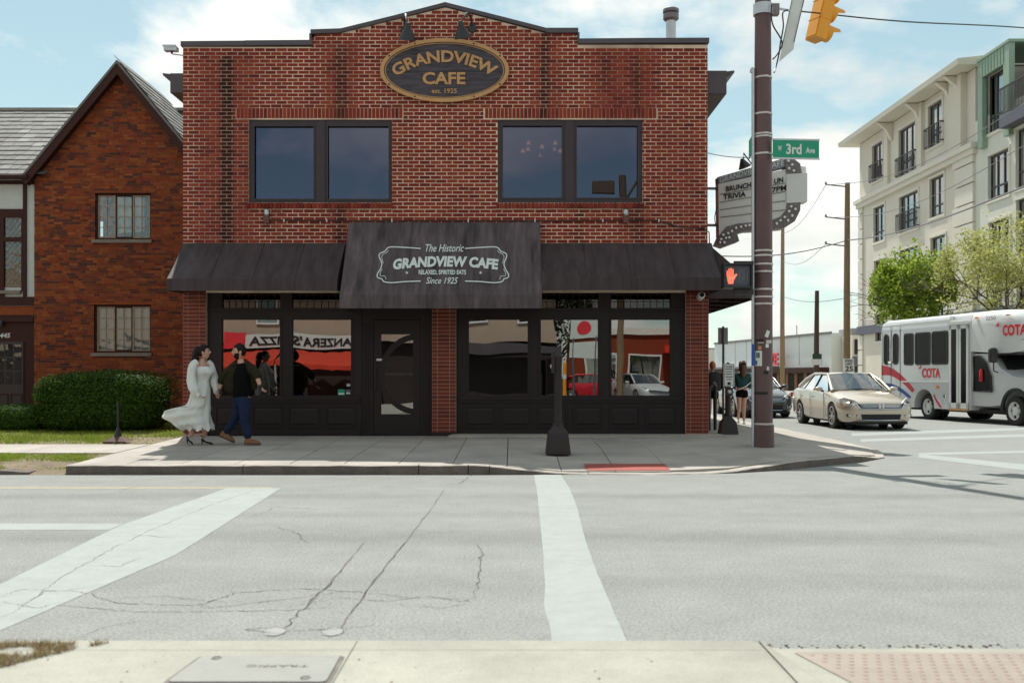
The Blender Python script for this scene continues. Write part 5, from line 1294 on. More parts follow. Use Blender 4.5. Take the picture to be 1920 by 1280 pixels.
# span wire, signal head and hanging sign
sw = thing('span_wire', 'dark span wire running from the signal pole over the street', 'wire', at(1450, 19, PD))
e_ = at(1960, 56, 22)
MB().tube(smoothpts([at(1450, 17, PD), at(1520, 23.5, 17.6), at(1700, 41, 19), e_, e_ + Vector((6, 3, .5))], 8), .013, 6).build('wire', M['black'], sw)
MB().tube([at(1452, 15, PD), at(1480, 20, PD + .3)], .02, 6).build('turnbuckle', M['steel'], sw)
TD = 17.9
tl = thing('traffic_light', 'yellow traffic signal head hanging over the street, visors pointing right', 'traffic light', at(1535, 70, TD))
T0 = at(1527, 74, TD); tilt = Matrix.Translation(T0) @ Matrix.Rotation(R(13), 4, 'Y') @ Matrix.Rotation(R(20), 4, 'Z')
b = MB(); b.box(-.08, .14, -.17, .17, 0, 1.07, M=tilt); b.build('housing', M['sigyellow'], tl)
MB().box(-.095, -.08, -.14, .14, .03, 1.04, M=tilt).build('back_cover', M['sigyellow'], tl)
for k in range(3):
    zc = .18 + k * .355
    bb = MB(); rg = []
    for l, rr in ((0, .15), (.28, .15)):
        rg.append([tilt @ Vector((.14 + l * (1.0 if a < 180 else .45), rr * math.cos(R(a)), zc + rr * math.sin(R(a)))) for a in range(0, 360, 20)])
    n = 18
    for i in range(n):
        bb.faces([rg[0][i], rg[0][(i + 1) % n], rg[1][(i + 1) % n], rg[1][i]], [(0, 1, 2, 3)])
    bb.build('visor', M['sigyellow'], tl)
    MB().loft([[tilt @ Vector((.141 + e, .14 * math.cos(R(a)), zc + .14 * math.sin(R(a)))) for a in range(0, 360, 20)] for e in (0, .01)]).build('lens', M['blackmatte'], tl)
    MB().box(-.10, .15, -.175, .175, .355 * (k + 1) - .004, .355 * (k + 1) + .004, M=tilt).build('seam', M['sigyellow'], tl)
MB().tube([tilt @ Vector((.03, 0, 1.07)), tilt @ Vector((.03, 0, 1.5))], .02, 6).build('hanger', M['black'], tl)
hg = thing('hanging_sign', 'white sign panel hanging tilted from the span wire beside the pole', 'sign', at(1475, 100, 17.0))
HP = [(1461, 116), (1488, 93), (1490, 80), (1511, -14), (1489, -14), (1466, 90)]
MB().prism([(at(x, y, 17.0).x, at(x, y, 17.0).z) for x, y in HP], 17.0, 17.03).build('panel', M['whitemetal'], hg)
for (x0, y0), (x1, y1) in (((1489, 79), (1511, -14)), ((1466, 90), (1488, -14))): MB().tube([at(x0, y0, 16.99), at(x1, y1, 16.99)], .008, 5).build('edge_channel', M['chip'], hg)

# ------------------------------------------------------------------ utility poles, wires
def upole(px, ytop, d, r, m, lab, arms=()):
    q = at(px, ytop, d); t = thing('utility_pole', lab, 'pole', (q.x, d, 0))
    MB().tube([(q.x, d, 0), (q.x, d, q.z * .5), (q.x + .03, d, q.z)], [r * 1.1, r, r * .78], 10).build('shaft', m, t, smooth=True)
    for zz_ in arms:
        MB().tube([(q.x, d, q.z - zz_), (q.x - 1.1, d, q.z - zz_ + .12)], .035, 6).build('arm', M['chip'], t); MB().lathe([(.05, 0), (.06, .06), (.03, .14)], (q.x - 1.1, d, q.z - zz_ + .12), 8).build('insulator', M['chip'], t)
    return t, q
t1, u1 = upole(1588, 343, 52, .17, M['wood'], 'tall tan wooden utility pole standing behind the beige sedan', (.2, 1.9, 3.3))
t2, u2 = upole(1467, 428, 76, .17, M['wood'], 'distant thin wooden utility pole just beside the signal pole')
t3, u3 = upole(1531, 545, 56, .15, M['darkwood'], 'short dark utility pole carrying a small sign by the white building')
ns = thing('small_sign', 'dark and white sign plates fixed on the short dark pole', 'sign', (u3.x, 55.8, 1.9))
a_ = at(1521, 684, 55.7); c_ = at(1543, 663, 55.7); m_ = at(0, 673, 55.7).z
bx('dark_plate', mat('dark_green_plate', (.02, .05, .03), .5), ns, a_.x + .1, c_.x - .05, 55.75, 55.8, m_, c_.z); bx('white_plate', M['whitemetal'], ns, a_.x, c_.x, 55.75, 55.8, a_.z, m_)
sp_ = thing('speed_sign', 'white speed limit sign reading SPEED LIMIT 25 on the tall wooden pole', 'sign', (u1.x + .1, 51.8, 1.3))
a_ = at(1583, 699, 51.7); c_ = at(1602, 672, 51.7)
bx('sign_plate', M['whitemetal'], sp_, a_.x, c_.x, 51.75, 51.8, a_.z, c_.z)
def sps(x0, x1, y0, y1): q0, q1 = at(x0, y1, 51.7), at(x1, y0, 51.7); return flat(q0.x, q1.x, q0.z, q1.z, 51.748, .01)
text('SPEED', sps(1585, 1600, 674, 678.5), 'lettering', M['bluegrey'], sp_, .02); text('LIMIT', sps(1586, 1599, 680, 684), 'lettering', M['bluegrey'], sp_, .02); text('25', sps(1585.5, 1600, 686, 696), 'lettering', M['blackmatte'], sp_, .02)
def wire(lab, a, c, sag, r=.018):
    a, c = Vector(a), Vector(c); P = [a.lerp(c, k / 24) + Vector((0, 0, -sag * math.sin(math.pi * k / 24))) for k in range(25)]
    MB().tube(P, r, 5).build('wire', M['chip'], None, label=lab, cat='wire')
wire('thick pale cable climbing from the tall wooden pole across the cream apartment building', u1 + Vector((0, 0, -3.0)), at(1925, 348, 26), .3, .03)
wire('cable from the tall wooden pole down behind the marquee sign', u1 + Vector((0, 0, -3.0)), at(1300, 478, 36), .35, .025)
wire('thin wire from the cafe side wall to the signal pole', (L1, 19.5, at(0, 283, 19.5).z), (PX, PD + .2, zp(290)), .05, .007)
wire('upper thin wire crossing the cream apartment facade', u1 + Vector((-1.1, 0, -.1)), at(1925, 190, 34), .8, .014)
wire('middle thin wire crossing the cream apartment facade', u1 + Vector((-1.1, 0, -1.8)), at(1925, 270, 34), .8, .014)
wire('upper wire between the tall and the distant wooden pole', u1 + Vector((-1.1, 0, -.1)), u2 + Vector((0, 0, -.4)), .6, .016)
wire('lower wire between the tall and the distant wooden pole', u1 + Vector((-1.1, 0, -3.2)), u2 + Vector((0, 0, -2.5)), .6, .016)
wire('low cable from the distant pole to the tall wooden pole', u2 + Vector((0, 0, -5.2)), u1 + Vector((0, 0, -6)), .3, .02)
# ------------------------------------------------------------------ buildings along the side street
AX = 21.6
apt = thing('apartment_building', 'five storey cream apartment block with bracketed eaves and dark framed windows', 'building', (AX + 6, 52, 0))
def ad(px): return AX * F / (px - 960)
def az(px, py): return CZ + (HY - py) * ad(px) / F
YN, YF = ad(1925) - 6, ad(1612)
Y1, Y2 = ad(1829), ad(1790)          # corner of the cream wing / start of the pale wing
wins = []
def aw_(p0, p1, yt, yb, bal=False, cols=2): wins.append((ad(p1), ad(p0), az(p0, yb), az(p0, yt), bal, cols))
aw_(1636, 1655, 275, 343, 1); aw_(1686, 1717, 246, 333, 1, 3); aw_(1741, 1767, 201, 280, 1)
aw_(1638.5, 1659, 391, 456); aw_(1687, 1722, 371, 438, 1, 3); aw_(1744, 1770.5, 337, 410)
aw_(1640, 1660, 490, 553); aw_(1689, 1722, 470, 530, 1, 3); aw_(1746, 1773, 447, 514)
aw_(1642, 1661, 590, 640); aw_(1690, 1722, 570, 630, 0, 3); aw_(1748, 1775, 560, 625)
N0 = len(wins)
aw_(1854, 1892, 294, 377, 0, 3); aw_(1856, 1893, 418, 500, 0, 3); aw_(1858, 1894, 545, 625, 0, 3); aw_(1852, 1892, 145, 253, 0, 3)
aw_(1906, 1945, 245, 355, 0, 3); aw_(1907, 1945, 376, 480, 0, 3); aw_(1908, 1945, 505, 600, 0, 3)
def wallx(y0, y1, z0, z1, m, ws, x=AX, th=.35, name='wall'):
    ys = sorted({y0, y1} | {v for w_ in ws for v in w_[:2] if y0 < v < y1}); b = MB()
    for a, c in zip(ys[:-1], ys[1:]):
        mid = (a + c) / 2; hs_ = sorted([(w_[2], w_[3]) for w_ in ws if w_[0] < mid < w_[1]]); z = z0
        for h0, h1 in hs_:
            if h0 > z: b.box(x, x + th, a, c, z, h0)
            z = max(z, h1)
        if z < z1: b.box(x, x + th, a, c, z, z1)
    return b.build(name, m, apt)
zc = 12.08
wallx(Y1 + .0, YF, 0, 15.7, M['cream'], wins[:N0])
wallx(YN - 2, Y1 - .002, 0, 13.2, M['pale'], wins[N0:])
MB().box(AX + .35, AX + 14, YF - .3, YF, 0, 15.7).build('end_wall', M['cream'], apt); MB().box(AX + .36, AX + 14, Y1 - .3, Y1, 0, 15.7).build('end_wall', M['cream'], apt)
bx('inner_wall', M['room'], apt, AX + 3, AX + 3.1, YN - 2, YF - .4, 0, 15.6)
for y0, y1, z0, z1, bal, cols in wins:
    f = MB(); xx = AX + .1
    f.box(xx, xx + .08, y0, y1, z0, z0 + .09); f.box(xx, xx + .08, y0, y1, z1 - .09, z1)
    for k in range(cols + 1): yy = y0 + (y1 - y0) * k / cols; f.box(xx + .001, xx + .07, max(y0, yy - .05), min(y1, yy + .05), z0, z1)
    f.box(xx + .002, xx + .06, y0, y1, z0 + (z1 - z0) * .28 - .04, z0 + (z1 - z0) * .28 + .04)
    w_ = f.build('window', M['iron'], apt)
    for k in range(cols): bx('pane', M['aptglass'], w_, AX + .14, AX + .15, y0 + (y1 - y0) * k / cols, y0 + (y1 - y0) * (k + 1) / cols, z0, z1)
    MB().box(AX - .06, AX, y0 - .15, y1 + .15, z1, z1 + .12).box(AX - .06, AX, y0 - .15, y1 + .15, z0 - .14, z0).box(AX - .04, AX, y0 - .14, y0, z0, z1).box(AX - .04, AX, y1, y1 + .14, z0, z1).build('window_surround', M['creamtrim'], w_)
    if bal:
        r_ = MB(); e = .3; ya, yb = y0 - e * .6, y1 + e * .6
        for zz_ in (z0 + .05, z0 + 1.0): r_.box(AX - .17, AX - .13, ya, yb, zz_, zz_ + .05)
        n = int((yb - ya) / .16)
        for k in range(n + 1): yy = ya + (yb - ya) * k / n; r_.box(AX - .165, AX - .14, yy, yy + .03, z0 + .05, z0 + 1.0)
        for yy in (ya, yb): r_.box(AX - .165, AX, yy, yy + .04, z0 + .96, z0 + 1.02); r_.box(AX - .165, AX, yy, yy + .04, z0 + .04, z0 + .1)
        r_.build('balcony_rail', M['iron'], w_)
# cornice, eaves with brackets, pilasters, corner quoins
MB().box(AX - .35, AX - .001, Y1 - .3, YF + .2, zc - .12, zc + .12).box(AX - .22, AX - .001, Y1 - .2, YF + .1, zc - .38, zc - .12).build('cornice', M['creamtrim'], apt)
MB().faces([(AX - 1.0, Y1 - .4, 15.75), (AX + 3, Y1 - .4, 15.72), (AX + 3, YF + .9, 15.72), (AX - 1.0, YF + .9, 15.75), (AX - 1.05, Y1 - .5, 16.0), (AX + 4, Y1 - .5, 16.55), (AX + 4, YF + 1.0, 16.55), (AX - 1.05, YF + 1.0, 16.0)], [(3, 2, 1, 0), (4, 5, 6, 7), (0, 1, 5, 4), (2, 3, 7, 6), (3, 0, 4, 7)]).build('eave', M['creamtrim'], apt)
for px in (1673, 1727, 1786, 1803):
    y = ad(px); MB().prism([(AX - .85, 15.7), (AX - .02, 15.7), (AX - .02, 14.7), (AX - .12, 14.75), (AX - .35, 15.3)], y - .12, y + .12, f=lambda a, c, q: (a, q, c)).build('bracket', M['creamtrim'], apt)
for px in (1666, 1729): y = ad(px); bx('pilaster', M['cream'], apt, AX - .18, AX, y - .3, y + .3, zc + .12, 15.7)
bx('pilaster', M['cream'], apt, AX - .3, AX - .002, ad(1813), ad(1790), zc + .13, 15.72)
zq = 0.2
while zq < zc - .5: bx('quoin', M['creamtrim'], apt, AX - .13, AX - .001, Y1 + .01, ad(1795) + random.choice((0, .25)), zq, zq + .86); bx('quoin', M['creamtrim'], apt, AX - .1, AX - .001, YF - .7, YF + .03, zq, zq + .86); zq += .93
# green mansard part with standing seams
y0, y1 = YN - 2, Y1 - .1; zb = az(1835, 272) - .1
gw = wins[N0 + 3]
MB().box(AX - .25, AX, gw[0] - .5, gw[0], zb - .2, 15.7).box(AX - .25, AX, gw[1], gw[1] + .45, zb - .2, 15.7).box(AX - .25, AX, gw[0], gw[1], gw[3], 15.7).box(AX - .3, AX + 6, gw[0] - .55, gw[1] + .5, 15.7, 15.82).build('mansard_dormer', M['mansard'], apt)
MB().faces([(AX - .05, y1, zb), (AX - .05, gw[1] + .45, zb), (AX + 1.2, gw[1] + .45, 15.5), (AX + 1.2, y1, 15.5)], [(0, 1, 2, 3)]).faces([(AX - .05, gw[0] - .5, zb), (AX - .05, y0, zb), (AX + 1.2, y0, 15.5), (AX + 1.2, gw[0] - .5, 15.5)], [(0, 1, 2, 3)]).build('mansard_slope', M['mansard'], apt)
for k in range(9):
    y = gw[1] + .5 + (y1 - gw[1] - .5) * k / 8; MB().tube([(AX - .07, y, zb), (AX + 1.18, y, 15.5)], .03, 4).build('standing_seam', M['mansard'], apt)
for k in range(8): y = gw[0] + (gw[1] - gw[0]) * k / 7; bx('standing_seam', M['mansard'], apt, AX - .28, AX - .25, y - .02, y + .02, gw[3] + .05, 15.7)
for zz_ in (4.4, ): bx('belt_course', M['bluegrey'], apt, AX - .2, AX - .001, YN - 2, YF, zz_ - .5, zz_)
# juliet balcony at the near edge
r_ = MB(); ya, yb = ad(1950), ad(1899)
zb_ = az(1905, 215)
for zz_ in (zb_, zb_ + 1.1): r_.box(AX - .6, AX - .55, ya, yb, zz_, zz_ + .06)
for k in range(20): y = ya + (yb - ya) * k / 19; r_.box(AX - .59, AX - .565, y, y + .03, zb_, zb_ + 1.1)
r_.build('balcony_rail', M['iron'], apt); bx('balcony_slab', M['bluegrey'], apt, AX - .6, AX - .001, ya, yb, zb_ - .55, zb_ - .05)
# low white building with red letters
wb = thing('white_building', 'low white sheet walled building with red letters over a dark canopy', 'building', (25, 80, 0))
A, B, Cc = at(1340, 0, 104), at(1559, 0, 78), at(1640, 0, 80); ht = 4.75
b = MB(); dirr = (B - A); dirr.z = 0
b.faces([(A.x, A.y, 0), (B.x, B.y, 0), (Cc.x, Cc.y, 0), (A.x, A.y, ht), (B.x, B.y, ht), (Cc.x, Cc.y, ht), (A.x + 12, A.y + 12, 0), (A.x + 12, A.y + 12, ht)], [(0, 1, 4, 3), (1, 2, 5, 4), (3, 4, 5, 7)])
b.build('wall', M['whitewall'], wb)
nrm = Vector((dirr.y, -dirr.x, 0)).normalized(); nrm = nrm if nrm.y < 0 else -nrm; un = dirr.normalized()
def onw(s, z, o=.0): q = A + un * s + nrm * o; return Vector((q.x, q.y, z))
Lw = dirr.length
def wbox(s0, s1, z0, z1, o0, o1, name, m):
    P = [onw(s0, z0, o1), onw(s1, z0, o1), onw(s1, z0, o0), onw(s0, z0, o0), onw(s0, z1, o1), onw(s1, z1, o1), onw(s1, z1, o0), onw(s0, z1, o0)]
    return MB().faces(P, [(0, 1, 5, 4), (1, 2, 6, 5), (3, 0, 4, 7), (4, 5, 6, 7), (3, 2, 1, 0)]).build(name, m, wb)
wbox(0, Lw, ht - .08, ht + .1, -.05, .12, 'parapet_trim', M['chip'])
wbox(0, Lw * .985, 1.62, 2.05, 0, 1.2, 'canopy', M['brownpaint']); wbox(0, Lw * .62, 2.06, 2.25, 0, 1.25, 'canopy_edge', M['greywall'])
wbox(0, Lw * .97, 0, 1.6, 0, .1, 'shop_glass', M['room'])
for k in range(14): wbox(Lw * k / 14.5, Lw * k / 14.5 + .5, 0, 1.6, .1, .2, 'shop_pier', mat('tan_brick_pier', (.30, .14, .08), .8) if k == 0 else bpy.data.materials['tan_brick_pier'])
for k in range(1, 9): s_ = Lw * k / 9; wbox(s_, s_ + .03, 2.3, ht - .1, 0, .02, 'sheet_joint', M['chip'])
s0 = Lw * .53; s1 = Lw * .71
text('DRIVE', lambda u, v, q: onw(s0 + (s1 - s0) * u, 2.28 + 1.05 * v, 1.0 + .15 * q), 'lettering', M['redletter'], wb, .03)
wbox(Lw * .76, Lw * .763, ht, ht + .9, 0, .04, 'roof_mast', M['chip'])
gb = thing('grey_building', 'distant grey block building with small parapet bumps behind the pedestrians', 'building', (at(1370, 0, 120).x, 120, 0))
a_, c_ = at(1322, 690, 120), at(1425, 652, 120)
bx('wall', M['greywall'], gb, a_.x, c_.x, 120, 140, 0, c_.z)
bx('pale_bay', M['cream'], gb, a_.x, at(1345, 0, 120).x, 119.5, 119.99, 0, c_.z - .2); bx('small_window', M['iron'], gb, at(1374, 0, 120).x, at(1378, 0, 120).x, 119.95, 119.99, at(0, 666, 120).z, at(0, 659, 120).z)
for px in (1366, 1397): q = at(px, 0, 120).x; MB().box(q - .35, q + .35, 119.9, 121, c_.z, c_.z + .4).lathe([(.3, c_.z + .4), (.02, c_.z + .9)], (q, 120.4, 0), 8).build('parapet_bump', M['greywall'], gb)
bb_ = thing('shop_building', 'pale shop block with dark blue band between the white building and apartments', 'building', (29, 84, 0))
a_ = at(1610, 0, 74); bx('wall', M['cream'], bb_, at(1598, 0, 76).x, at(1650, 0, 76).x, 76, 90, 0, at(0, 628, 76).z); bx('band', M['bluegrey'], bb_, at(1598, 0, 76).x, at(1650, 0, 76).x, 75.8, 75.99, at(0, 684, 76).z, at(0, 668, 76).z)
bx('roof_unit', M['greywall'], bb_, at(1605, 0, 76).x, at(1628, 0, 76).x, 77, 80, at(0, 628, 76).z, at(0, 614, 76).z)
for k in range(3): bx('window', M['room'], bb_, at(1602 + k * 16, 0, 76).x, at(1612 + k * 16, 0, 76).x, 75.9, 75.98, at(0, 700, 76).z, at(0, 686, 76).z); bx('window', M['room'], bb_, at(1602 + k * 16, 0, 76).x, at(1612 + k * 16, 0, 76).x, 75.9, 75.98, at(0, 664, 76).z, at(0, 636, 76).z)

# street trees in spring leaf
def tree(lab, X, Y, z0, zc_, rx, rz_, m, n, seed, lsz, fill=0.0):
    rnd = random.Random(seed); t = thing('street_tree', lab, 'tree', (X, Y, z0), group='street trees in front of the apartments')
    tr_ = MB(); tips = []
    base = Vector((X, Y, z0)); fork = Vector((X + .1, Y, zc_ - rz_ * .9))
    tr_.tube(smoothpts([base, base.lerp(fork, .5) + Vector((.05, 0, 0)), fork], 4), [.14 - .004 * k for k in range(9)], 8)
    tk = tr_.build('trunk', M['bark'], t); lm = MB()
    def grow(p, d, l, r, lev):
        q = p + d * l; mid = p.lerp(q, .5) + Vector((rnd.gauss(0, .06), rnd.gauss(0, .06), .03)) * l
        lm.tube([p, mid, q], [r, r * .8, r * .6], 5 if lev < 2 else 4)
        if lev >= 4: tips.append(q); return
        for _ in range(3 if lev < 3 else 2):
            nd = (d + Vector((rnd.gauss(0, .55), rnd.gauss(0, .55), rnd.gauss(.08, .35)))).normalized(); grow(q, nd, l * rnd.uniform(.62, .85), r * .58, lev + 1)
        if lev >= 2: tips.append(q)
    for k in range(6):
        a = k * 1.05 + rnd.uniform(-.2, .2); grow(fork + Vector((0, 0, rnd.uniform(-.1, .5))), Vector((math.cos(a) * .8, math.sin(a) * .8, rnd.uniform(.5, 1.3))).normalized(), rz_ * .55, .055, 0)
    s_ = [Vector(((q.x - X) / rx, (q.y - Y) / rx, (q.z - zc_) / rz_)) for q in tips]
    lm.build('limbs', M['bark'], t)
    b = MB(); V_, F_ = [], []
    cl = [q for q in tips]
    for i in range(n):
        if i % 10 < 6: q = rnd.choice(cl); p = q + Vector((rnd.gauss(0, .2), rnd.gauss(0, .2), rnd.gauss(0, .18)))
        else:
            p = Vector((X + rnd.gauss(0, .5) * rx, Y + rnd.gauss(0, .5) * rx, zc_ + rnd.gauss(-.05, .5) * rz_))
            if noise.noise(p * 1.7 + Vector((seed, 0, 0))) < fill: continue
        e = Vector(((p.x - X) / rx, (p.y - Y) / rx, (p.z - zc_) / rz_))
        if e.length > 1.08 + .2 * noise.noise(p * 1.5): continue
        a = Vector((rnd.gauss(0, 1), rnd.gauss(0, 1), rnd.gauss(0, 1))).normalized(); c = a.cross(Vector((rnd.gauss(0, 1), rnd.gauss(0, 1), 1))).normalized(); s2 = lsz * rnd.uniform(.6, 1.3); k = len(V_)
        V_ += [p - a * s2, p + c * s2 * .6, p + a * s2, p - c * s2 * .6]; F_.append((k, k + 1, k + 2, k + 3))
    b.v, b.f, b.m = V_, F_, [0] * len(F_); b.build('crown', m, t)
tree('leafy bright green street tree behind the bus roof', 18.1, 45, .1, 5.05, 1.75, 2.2, M['leaf1'], 36000, 3, .085, -.12)
tree('sparser pale blossoming street tree at the picture edge behind the bus', 18.9, 38.5, .1, 5.2, 2.2, 2.4, M['leaf2'], 24000, 8, .06, .02)
# low greenery far along the street
# ------------------------------------------------------------------ the other side of the street (seen in the shop windows)
ob = thing('restaurant_building', 'tan brick restaurant across the street, seen only reflected in shop windows', 'building', (-12, -13, 0))
MB().box(-34, 2.2, -24, -13, 3.1, 8.2).build('wall', M['tanwall'], ob); bx('storefront', M['room'], ob, -34, 2.2, -13.6, -13.4, 0, 3.1)
MB().prism([(-4.2, 3.25), (2.4, 2.85), (2.4, 2.5), (-4.2, 2.6)], -13.0, -12.2).build('storefront_canopy', M['coping'], ob)
for x in (-2.4, .2, -8, -13): w_ = MB().frame(x, x + 1.1, 4.0, 5.8, .1, -12.98, -12.9).build('window', M['whitemetal'], ob); bx('pane', M['aptglass'], w_, x + .1, x + 1.0, -12.99, -12.97, 4.1, 5.7)
rc = thing('patio_canopy', 'red cloth patio canopy across the street, reflected in the shop windows', 'canopy', (-11, -10, 0))
for k, (x0, x1) in enumerate(((-15.5, -11.2), (-11.15, -6.6))):
    cb = MB(); nn_ = 14
    for i in range(nn_):
        u, v = i / nn_, (i + 1) / nn_
        def e_(t_, z_, y_, inn): return (x0 + inn + (x1 - x0 - 2 * inn) * t_, y_ + .10 * math.sin(t_ * 19 + k), z_ - .16 * math.sin(math.pi * t_) * (1 if y_ > -10 else .4) + .03 * math.sin(t_ * 31))
        cb.poly([e_(u, 2.0, -9.4, 0), e_(v, 2.0, -9.4, 0), e_(v, 2.62, -12.5, .3), e_(u, 2.62, -12.5, .3)]); cb.poly([e_(u, 1.78, -9.4, 0), e_(v, 1.78, -9.4, 0), e_(v, 2.0, -9.4, 0), e_(u, 2.0, -9.4, 0)])
    cb.build('canopy', M['redcanopy'], rc)
for x in (-15.4, -11.17, -6.7): MB().tube([(x, -9.45, 0), (x, -9.45, 1.8)], .04, 6).build('post', M['steel'], rc)
bn = thing('pizza_banner', 'white banner with the pizzeria name and red ends across the street', 'banner', (-10, -12.7, 2.9))
bf = lambda x0, x1, z0, z1: (lambda u, v, q: (x1 - (x1 - x0) * u, -12.58 + .01 * q, z0 + (z1 - z0) * v))
bx('cloth', M['white'], bn, -13.4, -7.6, -12.64, -12.6, 2.72, 3.45); bx('red_end', M['redletter'], bn, -14.6, -13.42, -12.64, -12.6, 2.75, 3.6); bx('red_end', M['redletter'], bn, -7.58, -6.9, -12.64, -12.6, 2.72, 3.45)
text('PANZERA\'S', bf(-11.0, -7.75, 2.85, 3.32), 'lettering', M['blackmatte'], bn, .03); text('PIZZA', bf(-13.2, -11.35, 2.85, 3.32), 'lettering', M['blackmatte'], bn, .03)
ps_ = thing('roadside_sign', 'tall white roadside sign with red disc across the street', 'sign', (3.4, -13, 0))
bx('panel', M['white'], ps_, 2.9, 4.4, -13.1, -13.0, 3.3, 4.3); bx('panel', M['white'], ps_, 2.9, 4.4, -13.1, -13.0, 2.2, 3.1); MB().tube([(3.1, -13.05, 0), (3.1, -13.05, 3.4)], .06, 6).tube([(4.2, -13.05, 0), (4.2, -13.05, 3.4)], .06, 6).build('post', M['chip'], ps_)
MB().lathe([(.36, 0), (.36, .02)], (3.6, -13.0, 3.85), 20, M=Matrix.Rotation(R(-90), 3, 'X')).build('red_disc', M['redletter'], ps_)
MB().tube([(5.4, -12, 0), (5.5, -12, 11.3)], .18, 9).tube([(5.45, -12, 9.9), (6.6, -11.8, 11.6)], .07, 6).box(4.0, 5.1, -12.2, -11.8, 10.4, 11.0).build('utility_pole', M['wood'], None, label='wooden utility pole across the street, reflected in the corner shop window', cat='pole')
tag(MB().box(2.5, 60, -60, -14, -.03, .03).build('car_park', M['conc']), kind='structure')

# more of the far side of the street, for what the glass gives back
bs = thing('brick_store', 'low red brick store across the junction, reflected in the corner window', 'building', (12, -34, 0))
MB().box(4.5, 26, -46, -34, 0, 4.6).build('wall', M['housebrick'], bs); bx('parapet', M['creamtrim'], bs, 4.4, 26.1, -33.98, -33.8, 4.3, 4.8)
for k in range(6): w_ = MB().frame(5.2 + k * 3.2, 7.6 + k * 3.2, .7, 2.9, .12, -33.99, -33.9).build('window', M['whitemetal'], bs); bx('pane', M['aptglass'], w_, 5.3 + k * 3.2, 7.5 + k * 3.2, -33.98, -33.96, .8, 2.8)
bx('shop_awning', M['redcanopy'], bs, 10.8, 17.5, -33.8, -32.6, 3.0, 3.5)
M['leaf3'] = mat('dark_leaf', (0.1, 0.1, 0.1), 0.6, 0.2, 1, ramp=[(0, (0.03, 0.06, 0.012)), (0.6, (0.06, 0.11, 0.02)), (1, (0.10, 0.16, 0.03))], trans=0.3, spec=0.1)
tree('dark leafy tree across the street, reflected behind the roadside sign', 2.6, -19, 0, 4.6, 1.9, 2.6, M['leaf3'], 9000, 12, .10, -.1)
tree('dark leafy tree behind the reflected parked cars', 15.5, -26, 0, 4.4, 2.6, 2.8, M['leaf3'], 9000, 14, .12, -.1)
db_ = thing('sidewalk_post', 'orange plastic post across the street, reflected in the middle window', 'post', (2.55, -10.5, 0))
MB().lathe([(.16, 0), (.16, .04), (.09, .06), (.085, 1.9), (.05, 1.95)], (2.55, -10.5, 0), 12).build('shaft', M['sigyellow'], db_); MB().lathe([(.092, 1.2), (.092, 1.4)], (2.55, -10.5, 0), 12).build('reflective_band', M['white'], db_)
# ------------------------------------------------------------------ vehicles
def interp(st, n):                       # smooth stations
    P = [np.array(s, float) for s in st]; out = []
    for i in range(len(P) - 1):
        a, b, c, d = P[max(i - 1, 0)], P[i], P[i + 1], P[min(i + 2, len(P) - 1)]
        for k in range(n):
            t = k / n; q = 0.5 * ((2 * b) + (c - a) * t + (2 * a - 5 * b + 4 * c - d) * t * t + (3 * b - a - 3 * c + d) * t ** 3); out.append(q)
    return out + [P[-1]]
def wheel(t, x, y, r, wd, s, alloy=True):
    w_ = bpy.data.objects.new('wheel', MB().lathe([(r * .62, -wd / 2), (r * .9, -wd / 2), (r, -wd * .36), (r, wd * .36), (r * .9, wd / 2), (r * .62, wd / 2), (r * .62, -wd / 2)], (0, 0, 0), 28, M=Matrix.Rotation(R(90), 3, 'Y'), caps=False).mesh('wheel', M['tyre'], smooth=40)); C.objects.link(w_); w_.parent = t; w_.location = (x, y, r); ORG[w_] = Vector((0, 0, 0))
    e = s * wd / 2; Mx = Matrix.Rotation(R(90 * s), 3, 'Y')
    if alloy:
        MB().lathe([(r * .70, wd * .5), (r * .66, wd * .47), (r * .64, wd * .30), (r * .01, wd * .28)], (0, 0, 0), 28, M=Mx, caps=False).build('rim', M['plastic'], w_)
        b = MB(); b.lathe([(r * .70, wd * .50), (r * .655, wd * .52), (r * .62, wd * .45)], (0, 0, 0), 28, M=Mx, caps=False)
        for k in range(10):
            a = k * math.pi / 5 + (.07 if k % 2 else -.07); c_, s_ = math.cos(a), math.sin(a); tw = .02
            b.faces([(e * .92, c_ * r * .12 - s_ * tw, s_ * r * .12 + c_ * tw), (e * .92, c_ * r * .12 + s_ * tw, s_ * r * .12 - c_ * tw), (e * 1.0, c_ * r * .66 + s_ * tw * 1.2, s_ * r * .66 - c_ * tw * 1.2), (e * 1.0, c_ * r * .66 - s_ * tw * 1.2, s_ * r * .66 + c_ * tw * 1.2)], [(0, 1, 2, 3), (3, 2, 1, 0)])
        b.lathe([(r * .15, wd * .44), (r * .12, wd * .5)], (0, 0, 0), 14, M=Mx); b.build('spokes', M['alloy'], w_)
    else:
        MB().lathe([(r * .64, wd * .5), (r * .58, wd * .46), (r * .52, wd * .18), (r * .30, wd * .22), (r * .28, wd * .40), (r * .12, wd * .46), (r * .005, wd * .47)], (0, 0, 0), 24, M=Mx, caps=False).build('rim', M['whitemetal'], w_, smooth=35)
        for k in range(8):
            a = k * math.pi / 4; MB().lathe([(.018, 0), (.018, .03)], (e * .55, r * .22 * math.cos(a), r * .22 * math.sin(a)), 6, M=Mx).build('wheel_nut', M['chrome'], w_)
        for k in range(5):
            a = k * 1.2566; MB().lathe([(.045, 0), (.045, .004)], (e * .42, r * .42 * math.cos(a), r * .42 * math.sin(a)), 10, M=Mx).build('hand_hole', M['blackmatte'], w_)
    return w_
def archcut(x0, x1, y, r): return MB().lathe([(r, x0), (r, x1)], (0, y, .33), 24, M=Matrix.Rotation(R(90), 3, 'Y')).mesh('k', M['plastic'], fix=True)
